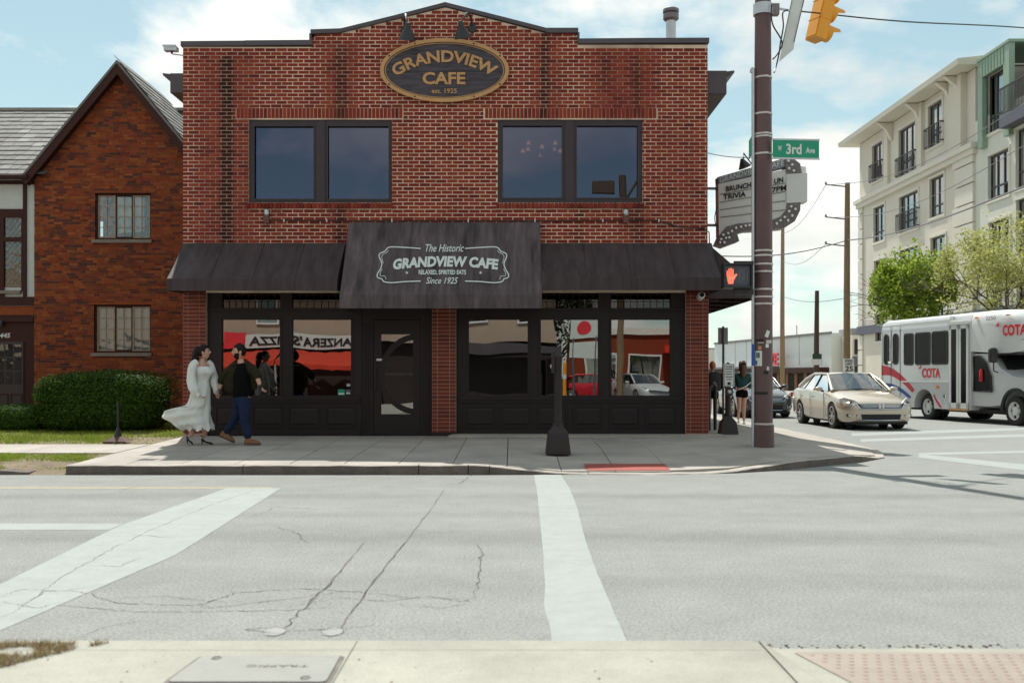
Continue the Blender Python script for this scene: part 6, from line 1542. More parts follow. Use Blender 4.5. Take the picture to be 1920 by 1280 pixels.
def sedan(name, lab, cat, loc, rz, paint, full=True):
    t = thing(name, lab, cat, loc, rz, local=True)
    st = [(-2.43, .50, .30, .52, .56), (-2.40, .66, .23, .60, .655), (-2.30, .80, .19, .665, .725), (-2.05, .89, .18, .715, .815), (-1.5, .925, .19, .80, .925), (-.95, .928, .19, .875, 1.0), (-.3, .928, .19, .915, .99), (.6, .928, .19, .945, .99), (1.4, .925, .19, .965, 1.03), (1.95, .91, .21, .955, 1.07), (2.28, .84, .27, .88, 1.03), (2.40, .74, .33, .72, .90), (2.43, .62, .38, .60, .66)]
    rings = []
    for y, w_, zb, zs, zt in interp(st, 3):
        h = [(w_ * .55, zb), (w_ * .90, zb + .02), (w_ * .965, zb + .10), (w_ * .975, zb + (zs - zb) * .42), (w_ * 1.0, zb + (zs - zb) * .62), (w_ * .995, zb + (zs - zb) * .80), (w_ * .955, zs - .005), (w_ * .88, zs + (zt - zs) * .42), (w_ * .62, zs + (zt - zs) * .85), (w_ * .25, zt)]
        rings.append([(x, y, z) for x, z in h] + [(-x, y, z) for x, z in reversed(h)])
    me = MB().loft(rings).mesh('body', paint, fix=True)
    me = cut(me, [archcut(s * .70, s * 1.1, y, .375) for s in (-1, 1) for y in (-1.46, 1.32)])
    me.materials.clear(); me.materials.append(paint); me.shade_smooth(); me.set_sharp_from_angle(angle=R(38))
    body = link('body', me, t)
    for s in (-1, 1):
        for y in (-1.46, 1.32): MB().lathe([(.38, s * .40), (.38, s * .44), (.05, s * .45)], (0, y, .34), 20, M=Matrix.Rotation(R(90), 3, 'Y')).build('wheel_well', M['blackmatte'], body)
    # cabin
    fb, ft, rt, rb = (-1.02, .985, .745), (-.20, 1.405, .585), (1.02, 1.405, .565), (1.93, 1.055, .66)
    def P(q, s): return Vector((q[2] * s, q[0], q[1]))
    rf = []
    for k in range(9):
        u = k / 8; y = ft[0] + (rt[0] - ft[0]) * u; zc_ = 1.405 + .055 * math.sin(math.pi * (.12 + .76 * u)) - .0; hw = ft[2] + (rt[2] - ft[2]) * u + .03 * math.sin(math.pi * u)
        rf.append([(hw * c, y, 1.40 + (zc_ - 1.40) * (1 - c ** 4)) for c in np.linspace(-1, 1, 9)] + [(hw * c, y, 1.375) for c in np.linspace(1, -1, 9)])
    MB().loft(rf).build('roof', paint, body, smooth=50)
    def sheet(a, b_, c, d, bow, name, m, ax=1):      # bowed glass between four corners
        n = 8; q = MB()
        for i in range(n):
            for j in range(4):
                def f(u, v): p = a.lerp(b_, u).lerp(d.lerp(c, u), v); o_ = bow * math.sin(math.pi * u); return p + (Vector((0, -o_, o_ * .3)) if ax == 1 else Vector((0, o_, o_ * .3)) if ax == 2 else Vector((o_ * ax * .0, 0, 0)))
                q.poly([f(i / n, j / 4), f((i + 1) / n, j / 4), f((i + 1) / n, (j + 1) / 4), f(i / n, (j + 1) / 4)])
        return q.build(name, m, body, smooth=60)
    sheet(P(fb, -1), P(fb, 1), P(ft, 1), P(ft, -1), .13, 'windscreen', M['carglass'], 1); sheet(P(rb, 1), P(rb, -1), P(rt, -1), P(rt, 1), .08, 'rear_window', M['carglass'], 2)
    for s in (-1, 1):
        MB().tube([P(fb, s) + Vector((s * .02, -.04, -.02)), P(fb, s).lerp(P(ft, s), .5) + Vector((s * .02, -.01, .02)), P(ft, s) + Vector((0, .04, -.0)), Vector((s * .60, .4, 1.42)), P(rt, s) + Vector((0, 0, 0)), P(rt, s).lerp(P(rb, s), .5) + Vector((s * .01, 0, .03)), P(rb, s) + Vector((0, .05, -.02))], [.05, .042, .04, .035, .05, .075, .10], 8).build('roof_rail', paint, body, smooth=60)
        b0 = Vector((s * .80, -.86, .955)); b1 = Vector((s * .82, .30, .955)); b2 = Vector((s * .81, 1.22, .985)); b3 = Vector((s * .76, 1.62, 1.03)); t1 = Vector((s * .605, .26, 1.385)); t2 = Vector((s * .585, .98, 1.375)); t0 = Vector((s * .60, -.24, 1.375))
        for poly in ((b0, b1, t1, t0), (b1, b2, t2, t1), (b2, b3, t2)):
            w_ = MB().poly([p + (sum(poly, Vector()) / len(poly) - p) * .07 for p in poly]).build('side_window', M['carglass'], body)
        MB().tube([b1, t1], .028, 6).tube([b2, t2], .018, 6).build('pillar', M['plastic'], body)
        MB().tube([b0 + Vector((0, 0, -.01)), b1, b2, b3], .018, 6).build('window_trim', M['chrome'] if full else M['plastic'], body)
        for y in (.12, 1.12): MB().tube([(s * .93, y - .09, .80), (s * .955, y, .80), (s * .93, y + .09, .805)], .016, 6).build('door_handle', paint, body)
        for y in (-.88, .28, 1.2): MB().tube([(s * .934, y, .93), (s * .940, y, .62), (s * .915, y + .02, .26)], .0045, 4).build('door_gap', M['blackmatte'], body)
        b = MB().tube([(s * .86, -.66, .95), (s * .93, -.66, .97)], .03, 6); b.build('mirror_stalk', M['plastic'], body)
        MB().loft([[(s * (1.00 + .105 * math.cos(a) * k), -.70 + dy, 1.015 + .062 * math.sin(a) * k) for a in [2 * math.pi * j / 14 for j in range(14)]] for dy, k in ((-.07, .3), (-.06, .75), (-.01, 1), (.05, 1), (.06, .9))]).build('mirror', paint, body, smooth=60)
        # lamps
        hl = [(s * .875, -2.03, .665), (s * .895, -1.96, .765), (s * .81, -2.06, .80), (s * .62, -2.30, .735), (s * .54, -2.39, .665), (s * .64, -2.37, .615)]
        hl = [Vector(q) + Vector((s * .012, -.03, .006)) for q in hl]; n_ = len(hl); bk = [q + Vector((-s * .03, .08, 0)) for q in hl]
        MB().faces(hl + bk, [tuple(range(n_))] + [((i + 1) % n_, i, n_ + i, n_ + (i + 1) % n_) for i in range(n_)]).build('headlight', M['lens'], body)
        MB().tube([hl[2] + Vector((0, -.004, .006)), hl[3] + Vector((0, -.006, .004)), hl[4]], .01, 5).build('lamp_edge', M['chrome'], body)
        MB().lathe([(.05, 0), (.045, .012)], Vector((s * .70, -2.30, .675)), 12, M=Matrix.Rotation(R(90), 3, 'X')).build('projector', M['plastic'], body)
        fg = [(s * .80, -2.31, .33), (s * .62, -2.405, .32), (s * .58, -2.425, .395), (s * .83, -2.285, .405)]
        MB().poly(fg).poly(fg[::-1]).build('fog_recess', M['blackmatte'], body); c_ = sum([Vector(q) for q in fg], Vector()) / 4
        MB().poly([c_ + (Vector(q) - c_) * .66 + Vector((0, -.008, 0)) for q in fg]).build('fog_light', M['lens'], body)
        MB().box(s * .60, s * .86, 2.36, 2.42, .74, .88).build('tail_light', M['stripered'], body)
    def face(pts, name, m, off=0.0): P_ = [Vector((x, y - off, z)) for x, y, z in pts]; return MB().poly(P_).poly([q + Vector((0, .012, 0)) for q in P_[::-1]]).build(name, m, body)
    face([(-.50, -2.425, .545), (.50, -2.425, .545), (.57, -2.40, .655), (-.57, -2.40, .655)], 'grille', M['blackmatte'], .018)
    for z in (.575, .605, .635): MB().tube([(-.52, -2.435 + (z - .54) * .2, z), (0, -2.455 + (z - .54) * .2, z), (.52, -2.435 + (z - .54) * .2, z)], .009, 5).build('grille_bar', M['chrome'], body)
    MB().tube([(-.60, -2.40, .66), (-.52, -2.445, .54), (0, -2.46, .528), (.52, -2.445, .54), (.60, -2.40, .66)], .013, 5).build('grille_trim', M['chrome'], body)
    if full:
        for x in (-.038, .038): MB().prism([(x - .012, .552), (x + .012, .552), (x * 1.25 + .013, .648), (x * 1.25 - .013, .648)], -2.475, -2.455).build('emblem', M['chrome'], body)
        MB().box(-.03, .03, -2.474, -2.456, .590, .608).build('emblem', M['chrome'], body)
        MB().tube([(-.066, -2.464, .55), (-.075, -2.464, .65), (.075, -2.464, .65), (.066, -2.464, .55), (-.066, -2.464, .55)], .006, 5).build('emblem_frame', M['chrome'], body)
    face([(-.46, -2.43, .25), (.46, -2.43, .25), (.50, -2.425, .40), (-.50, -2.425, .40)], 'air_intake', M['blackmatte'], .022)
    MB().tube([(-.47, -2.445, .255), (0, -2.462, .248), (.47, -2.445, .255)], .012, 5).build('bumper_trim', M['chrome'], body)
    MB().box(-.70, .70, -2.34, 2.2, .15, .22).build('underbody', M['blackmatte'], body)
    for x in (-.36, .36):
        MB().loft([[(x + .2 * k * math.cos(a), .02 + dz * .28, .62 + dz * .62 + .14 * k * math.sin(a) * .4) for a in [2 * math.pi * j / 10 for j in range(10)]] for dz, k in ((0, 1), (.6, 1.05), (.85, .8), (.92, .5), (1.05, .5), (1.1, .3))]).build('seat', M['cabin'], body)
    MB().box(-.74, .74, -.9, -.5, .86, .96).box(-.7, .7, -.5, 1.6, .3, .5).build('dashboard', M['cabin'], body)
    for s in (-1, 1):
        for y in (-1.46, 1.32): wheel(t, s * .80, y, .335, .225, s)
    return t
sedan('sedan', 'champagne beige sedan waiting at the crossing with chrome grille', 'car', (9.16, 27.2, 0), R(0.5), M['gold_car'])
sedan('sedan', 'dark car behind the beige sedan, half hidden by the signal pole', 'car', (8.25, 34.4, 0), R(-1), M['dark_car'], False)
sedan('sedan', 'silver sedan parked across the street, reflected in the corner shop window', 'car', (6.6, -13.2, 0), R(165), M['silver'], False)

sedan('sedan', 'dark car parked beside the silver one across the street, seen in reflection', 'car', (10.6, -15.5, 0), R(170), M['dark_car'], False)
sedan('sedan', 'red car parked across the street, reflected in the middle shop window', 'car', (4.6, -17.0, 0), R(100), M['stripered'], False)
def bus(loc, rz):
    t = thing('minibus', 'silver transit minibus with red and blue swoosh and red lettering', 'bus', loc, rz, local=True)
    # local: heading -Y, kerb side x=-1.17, y=0 at the front axle
    x0, x1, H, zb = -1.17, 1.17, 3.22, .36
    rg = []
    for y, k in ((6.6, .0), (6.56, .6), (6.45, 1), (1.2, 1), (.55, 1), (.25, .97), (.0, .9), (-.18, .72)):
        hh = H - (1 - k) * .35 if y < 1 else H - (1 - k) * .12; w_ = 1.17 - (1 - k) * (.12 if y > 2 else .16); zl_ = zb if y > 1.62 else (2.12 if y < 1.1 else None)
        zl_ = zb if y > 1.62 else 2.10
        rg.append((y, w_, hh, zl_))
    def ring(y, w_, hh, zl_):
        h = [(w_, zl_), (w_, zl_ + .3), (w_, hh - .42), (w_ * .985, hh - .22), (w_ * .93, hh - .09), (w_ * .82, hh - .02), (w_ * .45, hh)]
        return [(x, y, z) for x, z in h] + [(-x, y, z) for x, z in reversed(h)]
    me = MB().loft([ring(*q) for q in [(6.6, 1.10, H - .1, zb + .06), (6.56, 1.15, H - .03, zb), (6.4, 1.17, H, zb), (4.0, 1.17, H, zb), (1.72, 1.17, H, zb)]]).mesh('body', M['silver'], fix=True)
    me = cut(me, [MB().lathe([(.53, s * .75), (.53, s * 1.3)], (0, 4.05, .42), 26, M=Matrix.Rotation(R(90), 3, 'Y')).mesh('k', M['plastic'], fix=True) for s in (-1, 1)])
    me.materials.clear(); me.materials.append(M['silver']); me.shade_smooth(); me.set_sharp_from_angle(angle=R(30))
    body = link('body', me, t)
    MB().loft([ring(*q) for q in [(1.72, 1.165, H - .004, 2.06), (1.0, 1.165, H, 2.02), (.5, 1.15, H - .01, 1.99), (.15, 1.10, H - .06, 1.99), (-.12, 1.0, H - .20, 2.02), (-.28, .88, H - .45, 2.1), (-.34, .78, H - .72, 2.2)]]).build('overcab', M['buswhite'], body, smooth=50)
    MB().box(-1.0, 1.0, -.05, 1.7, 1.94, 2.03).build('overcab_underside', M['plastic'], body)
    # cab, hood and front
    cab = [(1.72, 1.12, .45, 2.0, 2.0), (1.0, 1.10, .45, 1.98, 2.0), (.55, 1.08, .5, 1.55, 1.6), (.1, 1.04, .55, 1.34, 1.42), (-.5, 1.0, .6, 1.28, 1.36), (-.9, .92, .6, 1.15, 1.25), (-1.02, .8, .62, .95, 1.05)]
    cr_ = []
    for y, w_, zb_, zs, zt in cab:
        h = [(w_ * .8, zb_), (w_ * .98, zb_ + .05), (w_, (zb_ + zs) / 2), (w_ * .97, zs), (w_ * .7, zt - .01), (w_ * .3, zt)]; cr_.append([(x, y, z) for x, z in h] + [(-x, y, z) for x, z in reversed(h)])
    me = MB().loft(cr_).mesh('cab', M['silver'], fix=True)
    me = cut(me, [MB().lathe([(.52, s * .62), (.52, s * 1.3)], (0, 0, .44), 26, M=Matrix.Rotation(R(90), 3, 'Y')).mesh('k', M['plastic'], fix=True) for s in (-1, 1)])
    me.materials.clear(); me.materials.append(M['silver']); me.shade_smooth(); me.set_sharp_from_angle(angle=R(35)); link('cab', me, t)
    cabo = [o for o in t.children if o.name.startswith('cab')][-1]; ORG[cabo] = Vector((0, 0, 0))
    for s in (-1, 1):
        MB().tube([(s * 1.02, .54 * math.cos(a), .44 + .54 * math.sin(a)) for a in np.linspace(-.1, math.pi + .1, 16)], .055, 8).build('fender_flare', M['plastic'], cabo, smooth=60)
        MB().lathe([(.5, s * .55), (.5, s * .58), (.05, s * .59)], (0, 0, .5), 20, M=Matrix.Rotation(R(90), 3, 'Y')).build('wheel_well', M['blackmatte'], cabo); MB().lathe([(.53, s * .6), (.53, s * .64), (.05, s * .65)], (0, 4.05, .5), 20, M=Matrix.Rotation(R(90), 3, 'Y')).build('wheel_well', M['blackmatte'], body)
        wheel(t, s * .93, 0, .40, .26, s, False); wheel(t, s * .92, 4.05, .40, .26, s, False); wheel(t, s * .63, 4.05, .40, .24, s, False)
    MB().faces([(-.97, .40, 1.53), (.97, .40, 1.53), (.92, .86, 2.02), (-.92, .86, 2.02)], [(0, 1, 2, 3)]).build('windscreen', M['carglass'], cabo)
    MB().tube([(-.8, .37, 1.53), (.1, .42, 1.62)], .012, 5).build('wiper', M['black'], cabo)
    MB().box(-1.0, 1.0, -1.08, -1.0, .5, .75).build('bumper', M['plastic'], cabo); MB().box(-.55, .55, -1.05, -1.0, .78, 1.05).build('grille', M['blackmatte'], cabo)
    X = x0 - .004
    def sidep(pts, name, m, o=0.0, par=None): return MB().poly([(X - o, y, z) for y, z in pts]).build(name, m, par or body)
    def rrect(y0, y1, z0, z1, r):
        P_ = []
        for cy, cz, a0 in ((y1 - r, z1 - r, 0), (y0 + r, z1 - r, 90), (y0 + r, z0 + r, 180), (y1 - r, z0 + r, 270)):
            for k in range(5): a = R(a0 + 22.5 * k); P_.append((cy + r * math.cos(a), cz + r * math.sin(a)))
        return P_
    def swin(y0, y1, z0, z1, r, frame=M['plastic']):
        f = MB(); a, c = rrect(y0, y1, z0, z1, r), rrect(y0 + .05, y1 - .05, z0 + .05, z1 - .05, r * .8); n = len(a)
        for i in range(n):
            j = (i + 1) % n; f.faces([(X - .02, *a[i]), (X - .02, *a[j]), (X - .02, *c[j]), (X - .02, *c[i]), (X + .01, *a[i]), (X + .01, *a[j])], [(0, 1, 2, 3), (4, 5, 1, 0)])
        w_ = f.build('window', frame, body); MB().poly([(X - .012, *q) for q in c]).build('pane', M['busglass'], w_); MB().poly([(X - .006, *q) for q in c]).build('blind_backing', M['room'], w_)
    for y0, y1, z0 in ((2.80, 3.62, 1.70), (3.70, 4.52, 1.70), (4.62, 5.15, 1.70)): swin(y0, y1, z0, 2.72, .09)
    swin(5.48, 5.80, 1.72, 2.75, .15); swin(6.05, 6.35, 1.72, 2.75, .15)
    for y in (5.38, 5.92, 6.46): MB().tube([(X - .004, y, zb + .1), (X - .004, y, 3.0)], .008, 4).build('door_seam', M['blackmatte'], body)
    MB().tube([(X - .004, 5.38, 3.0), (X - .004, 6.46, 3.0)], .008, 4).build('door_seam', M['blackmatte'], body); MB().box(X - .05, X, 5.83, 6.02, 1.78, 1.84).build('door_handle', M['chrome'], body)
    MB().box(X - .03, X, 2.72, 5.36, 2.98, 3.04).build('rain_gutter', M['buswhite'], body); MB().box(X - .018, X, 2.75, 5.3, 1.15, 1.20).build('belt_moulding', M['buswhite'], body)
    # folding entrance door
    d = MB()
    for y0, y1 in ((1.80, 2.24), (2.27, 2.71)): d.box(X - .03, X, y0, y0 + .09, .40, 2.86).box(X - .03, X, y1 - .09, y1, .40, 2.86).box(X - .03, X, y0, y1, .40, .56).box(X - .03, X, y0, y1, 2.74, 2.86)
    dd = d.build('entrance_door', M['buswhite'], t)
    for y0, y1 in ((1.89, 2.15), (2.36, 2.62)): bx('pane', M['busglass'], dd, X - .018, X - .012, y0, y1, .56, 2.74)
    MB().box(X - .06, X, 1.76, 2.75, 2.87, 2.95).build('door_hood', M['buswhite'], dd); MB().box(X - .05, X, 1.78, 2.73, .34, .39).build('step_edge', M['gold'], dd)
    # cab side window with extinguisher behind it
    cw = [(.86, .92), (1.64, .92), (1.64, 1.92), (1.42, 1.92), (1.12, 1.72), (.90, 1.35)]
    XX = -1.125
    w_ = MB().poly([(XX, *q) for q in cw]).build('cab_window', M['busglass'], cabo); MB().poly([(XX + .004, *q) for q in cw]).build('window_backing', M['room'], w_)
    MB().tube([(XX - .004, *q) for q in cw + cw[:1]], .03, 6).build('window_frame', M['plastic'], w_)
    MB().lathe([(.05, 0), (.055, .05), (.055, .3), (.02, .36)], (XX - .02, 1.28, 1.20), 12).build('fire_extinguisher', M['stripered'], w_, smooth=True)
    MB().tube([(-1.1, .62, 1.45), (-1.28, .55, 1.5), (-1.28, .55, 1.95)], .02, 6).build('mirror_arm', M['black'], cabo)
    MB().loft([[(-1.30 + .12 * k * math.copysign(abs(math.cos(a)) ** .5, math.cos(a)), .55 + dy, 1.93 + .21 * k * math.copysign(abs(math.sin(a)) ** .5, math.sin(a))) for a in [2 * math.pi * j / 16 for j in range(16)]] for dy, k in ((-.06, .85), (-.03, 1), (.05, 1))]).build('mirror', M['black'], cabo)
    # swooshes
    def sw(top, bot, name, m, o):
        a, c = smoothpts([(0, *q) for q in top], 6), smoothpts([(0, *q) for q in bot], 6); b = MB()
        for i in range(len(a) - 1): b.poly([(X - o, a[i].y, a[i].z), (X - o, a[i + 1].y, a[i + 1].z), (X - o, c[i + 1].y, c[i + 1].z), (X - o, c[i].y, c[i].z)])
        b.build(name, m, body)
    sw([(6.5, 1.72), (5.9, 1.62), (5.3, 1.38), (4.75, 1.05), (4.56, .90)], [(6.5, 1.38), (5.9, 1.36), (5.3, 1.16), (4.85, .92), (4.70, .82)], 'red_swoosh', M['stripered'], .003)
    sw([(6.5, 1.12), (5.9, 1.10), (5.3, .95), (4.75, .70)], [(6.5, .98), (5.9, .98), (5.3, .82), (4.85, .62)], 'blue_swoosh', M['stripeblue'], .004)
    sw([(3.52, .82), (3.35, .62), (3.10, .40)], [(3.55, .74), (3.42, .58), (3.22, .40)], 'red_swoosh', M['stripered'], .003)
    sy = lambda y0, y1, z0, z1, o=.004: (lambda u, v, q: (X - o - .004 * q, y0 + (y1 - y0) * u, z0 + (z1 - z0) * v))
    text('COTA', sy(4.15, 3.20, 1.30, 1.60), 'lettering', M['redletter'], body, .03); sidep([(4.34, 1.58), (4.21, 1.58), (4.21, 1.70)], 'arrow_mark', M['redletter'], .005)
    text('2250', sy(2.72, 2.44, 3.03, 3.13), 'fleet_number', M['blackmatte'], body)
    # on the over-cab nose the name reads round the corner
    def nose(u0, u1, z0, z1): return lambda u, v, q: (-1.168 + .0 * q - .004 * q + max(0, (.45 - (u0 + (u1 - u0) * u))) * .16 + max(0, .15 - (u0 + (u1 - u0) * u)) * .2, u0 + (u1 - u0) * u, z0 + (z1 - z0) * v)
    text('2250', nose(1.05, .62, 2.92, 3.03), 'fleet_number', M['greywall'], body); text('COTA', nose(.35, -.35, 2.46, 2.76), 'lettering', M['redletter'], body, .03)
    sidep([(.62, 2.74), (.46, 2.72), (.48, 2.86)], 'arrow_mark', M['redletter'], .006)
    for y in (1.45, .1): MB().box(X - .02, X + .02, y - .06, y + .06, 3.0, 3.04).build('marker_lamp', M['amber'], body)
    MB().box(X - .02, X, 3.28, 3.40, .98, 1.06).build('side_marker', M['amber'], body); MB().lathe([(.06, 0), (.05, .03)], (X, 2.95, .75), 12, M=Matrix.Rotation(R(-90), 3, 'Y')).build('fuel_cap', M['chrome'], body)
    MB().box(-.9, .9, .6, 6.3, .28, .40).build('chassis', M['blackmatte'], body)
    return t
bus((14.72, 27.3, 0), R(10))

# ------------------------------------------------------------------ people
def head(t, c, yaw, r, skin_m, hair_m, long=False, beard=False, tilt=0.0, back=False, smile=False):
    """head at c, facing angle yaw (0 = +X, 90deg = away from the camera is +Y)"""
    Mx = Matrix.Translation(Vector(c)) @ Matrix.Rotation(yaw, 4, 'Z') @ Matrix.Rotation(tilt, 4, 'Y'); N1, N2 = 24, 20; vs_ = []
    def shape(th, ph):
        d = Vector((math.cos(ph) * math.cos(th), math.cos(ph) * math.sin(th), math.sin(ph)))
        p = Vector((d.x * .096, d.y * .076, d.z * .118))
        if d.z < 0: p.y *= 1 - .28 * (-d.z); p.x = p.x * (1 - .18 * (-d.z)) + .014 * (-d.z)
        fr = max(0, d.x) ** 2
        if fr > 0:
            p.x += fr * .020 * math.exp(-((p.y) / .012) ** 2 - ((p.z + .014) / .018) ** 2) + fr * .012 * math.exp(-((p.y) / .010) ** 2 - ((p.z - .004) / .022) ** 2)
            p.x -= .007 * math.exp(-((abs(p.y) - .030) / .014) ** 2 - ((p.z - .008) / .012) ** 2)
            p.x += .006 * math.exp(-(p.y / .028) ** 2 - ((p.z + .050) / .010) ** 2) + .010 * math.exp(-(p.y / .02) ** 2 - ((p.z + .088) / .018) ** 2) + .005 * math.exp(-(p.y / .05) ** 2 - ((p.z - .028) / .010) ** 2)
        return p * r
    rg = [[Mx @ shape(2 * math.pi * i / N1, -1.52 + 3.04 * j / N2) for i in range(N1)] for j in range(N2 + 1)]
    hd = MB().loft(rg).build('head', skin_m, t, smooth=70)
    for s in (-1, 1):
        MB().loft([[Mx @ (Vector((-.005 + .018 * math.cos(a) * k, s * (.072 + dy), -.012 + .030 * math.sin(a) * k)) * r) for a in [2 * math.pi * j / 10 for j in range(10)]] for dy, k in ((0, .8), (.008, 1), (.014, .7))]).build('ear', skin_m, hd, smooth=60)
        MB().lathe([(.001, -.008), (.007, -.005), (.009, 0), (.007, .005), (.001, .008)], Mx @ (Vector((.083, s * .030, .008)) * r), 8).build('eye', M['blackmatte'], hd)
        MB().tube([Mx @ (Vector((.089, s * .016, .026)) * r), Mx @ (Vector((.088, s * .03, .030)) * r), Mx @ (Vector((.078, s * .046, .025)) * r)], .0045 * r, 5).build('eyebrow', hair_m, hd)
    MB().tube([Mx @ (Vector((.088, y, -.050 + (abs(y) * .25 if smile else 0))) * r) for y in (-.026, -.013, 0, .013, .026)], [.003 * r, .006 * r, .007 * r, .006 * r, .003 * r], 6).build('mouth', M['teeth'] if smile else M['lip'], hd)
    # hair cap
    hr = []
    for j in range(13):
        ph = -0.55 + 2.1 * j / 12; row = []
        for i in range(N1):
            th = 2 * math.pi * i / N1; f_ = math.cos(th); lo = ph
            line = .50 if f_ > .45 else (-.05 if abs(f_) < .45 else -.6)
            lo = max(ph, line + .05 * noise.noise(Vector((th * 3, 0, 0)))); row.append(Mx @ (shape(th, min(lo, 1.55)) * (1.10 + .025 * noise.noise(Vector((math.cos(th) * 3, math.sin(th) * 3, ph * 3))))))
        hr.append(row)
    MB().loft(hr).build('hair', hair_m, t, smooth=70)
    if beard:
        bd = []
        for j in range(7):
            ph = -1.25 + 1.05 * j / 6; row = []
            for i in range(17):
                th = -1.45 + 2.9 * i / 16; k = 1.075 if not (abs(th) < .5 and -.52 < ph < -.33) else .98
                row.append(Mx @ (shape(th, min(ph, -.20 if abs(th) > .6 else -.34)) * k))
            bd.append(row)
        b = MB(); n = 17
        b.faces([p for r_ in bd for p in r_], [(j * n + i, j * n + i + 1, (j + 1) * n + i + 1, (j + 1) * n + i) for j in range(6) for i in range(16)]); b.build('beard', hair_m, t, smooth=70)
    return Mx
def hand(t, wrist, palm_dir, finger_curl, side, skin_m, sc_=1.0, name='hand', grip=None):
    w_ = Vector(wrist); d = Vector(palm_dir).normalized(); sd = d.cross(Vector(side)).normalized(); up = sd.cross(d).normalized()
    pl = w_ + d * .085 * sc_
    nodes = {'w': (*w_, .024, .019), 'p': (*(w_ + d * .045 * sc_), .036 * sc_, .018), 'q': (*pl, .036 * sc_, .015)}
    o = skin(name, nodes, [('w', 'p'), ('p', 'q')], skin_m, t, 2)
    fl = b = None
    for k, ln in enumerate((.068, .078, .072, .055)):
        off = up * (.027 - .018 * k) * sc_; p0 = pl + off - d * .012; ax = sd * finger_curl
        p1 = p0 + (d * .8 + ax * .35).normalized() * ln * .5 * sc_; p2 = p1 + (d * .35 + ax * .9).normalized() * ln * .35 * sc_; p3 = p2 + (d * -.15 + ax).normalized() * ln * .28 * sc_
        f = MB().tube([p0, p1, p2, p3], [.0095 * sc_, .009 * sc_, .008 * sc_, .006 * sc_], 7); f.build('finger', skin_m, o, smooth=60)
    b0 = w_ + d * .03 * sc_ + up * .03 * sc_; MB().tube([b0, b0 + (d * .7 + up * .6) * .035 * sc_, b0 + (d * 1.0 + up * .45 + sd * finger_curl * .5) * .058 * sc_], [.012 * sc_, .011 * sc_, .008 * sc_], 7).build('thumb', skin_m, o, smooth=60)
    return o
# local frames: x = along the walk, y = depth, z = up, from photo pixels at 112 px per metre
DP = 16.75; PS = DP / F; GZ = .13 + (DP - 13.64) * .02
def wp(px, py, dy=0.0): q = at(px, py, DP); return Vector((q.x, DP + dy, q.z - .0))
fo = wp(377, 838).z - GZ                       # settle the soles on the pavement
def wp2(px, py, dy=0.0): v = wp(px, py, dy); v.z -= fo; return v
def N(px, py, dy, rx, ry=None): return (*wp2(px, py, dy), rx, ry or rx)

wo_ = thing('person', 'woman in a long white puff sleeved dress and black heels, holding hands', 'person', (wp(377, 838).x, DP, GZ))
ORG[wo_] = Vector(wo_.location)
def pskin(t, name, nodes, edges, m, sub=2, par=None):
    o = ORG[t]; nd = {k: (v[0] - o.x, v[1] - o.y, v[2] - o.z, *v[3:]) for k, v in nodes.items()}
    return skin(name, nd, edges, m, par or t, sub)
# one continuous body
pskin(wo_, 'body', {'pel': N(377, 747, 0, .13, .12), 'wai': N(380, 717, 0, .105, .10), 'che': N(381, 698, 0, .115, .10), 'nk0': N(379, 684, 0, .055), 'nk1': N(381, 674, 0, .05),
    'shn': N(369, 687, -.13, .05), 'eln': N(366, 719, -.20, .038), 'wrn': N(380, 741, -.24, .026), 'shf': N(386, 687, .12, .05), 'elf': N(397, 714, .14, .036), 'wrf': N(405, 735, .02, .025),
    'hl': N(372, 770, -.06, .09), 'kl': N(366, 797, -.07, .058), 'al': N(359, 824, -.08, .036), 'hr': N(382, 770, .06, .09), 'kr': N(384, 797, .05, .058), 'ar': N(380, 826, .05, .036)},
    [('pel', 'wai'), ('wai', 'che'), ('che', 'nk0'), ('nk0', 'nk1'), ('che', 'shn'), ('shn', 'eln'), ('eln', 'wrn'), ('che', 'shf'), ('shf', 'elf'), ('elf', 'wrf'), ('pel', 'hl'), ('hl', 'kl'), ('kl', 'al'), ('pel', 'hr'), ('hr', 'kr'), ('kr', 'ar')], M['skin'])
head(wo_, wp2(382, 664), R(8), 1.0, M['skin'], M['hair'], True, tilt=R(-4))
b = MB().tube(smoothpts([wp2(376, 656, 0), wp2(369, 666, 0), wp2(366, 680, -.03), wp2(361, 698, -.05), wp2(359, 718, -.05)], 4), [.06, .075, .08, .078, .075, .07, .066, .062, .058, .054, .05, .045, .04, .035, .028, .02, .01], 10); b.build('hair_length', M['hair'], wo_, smooth=70)
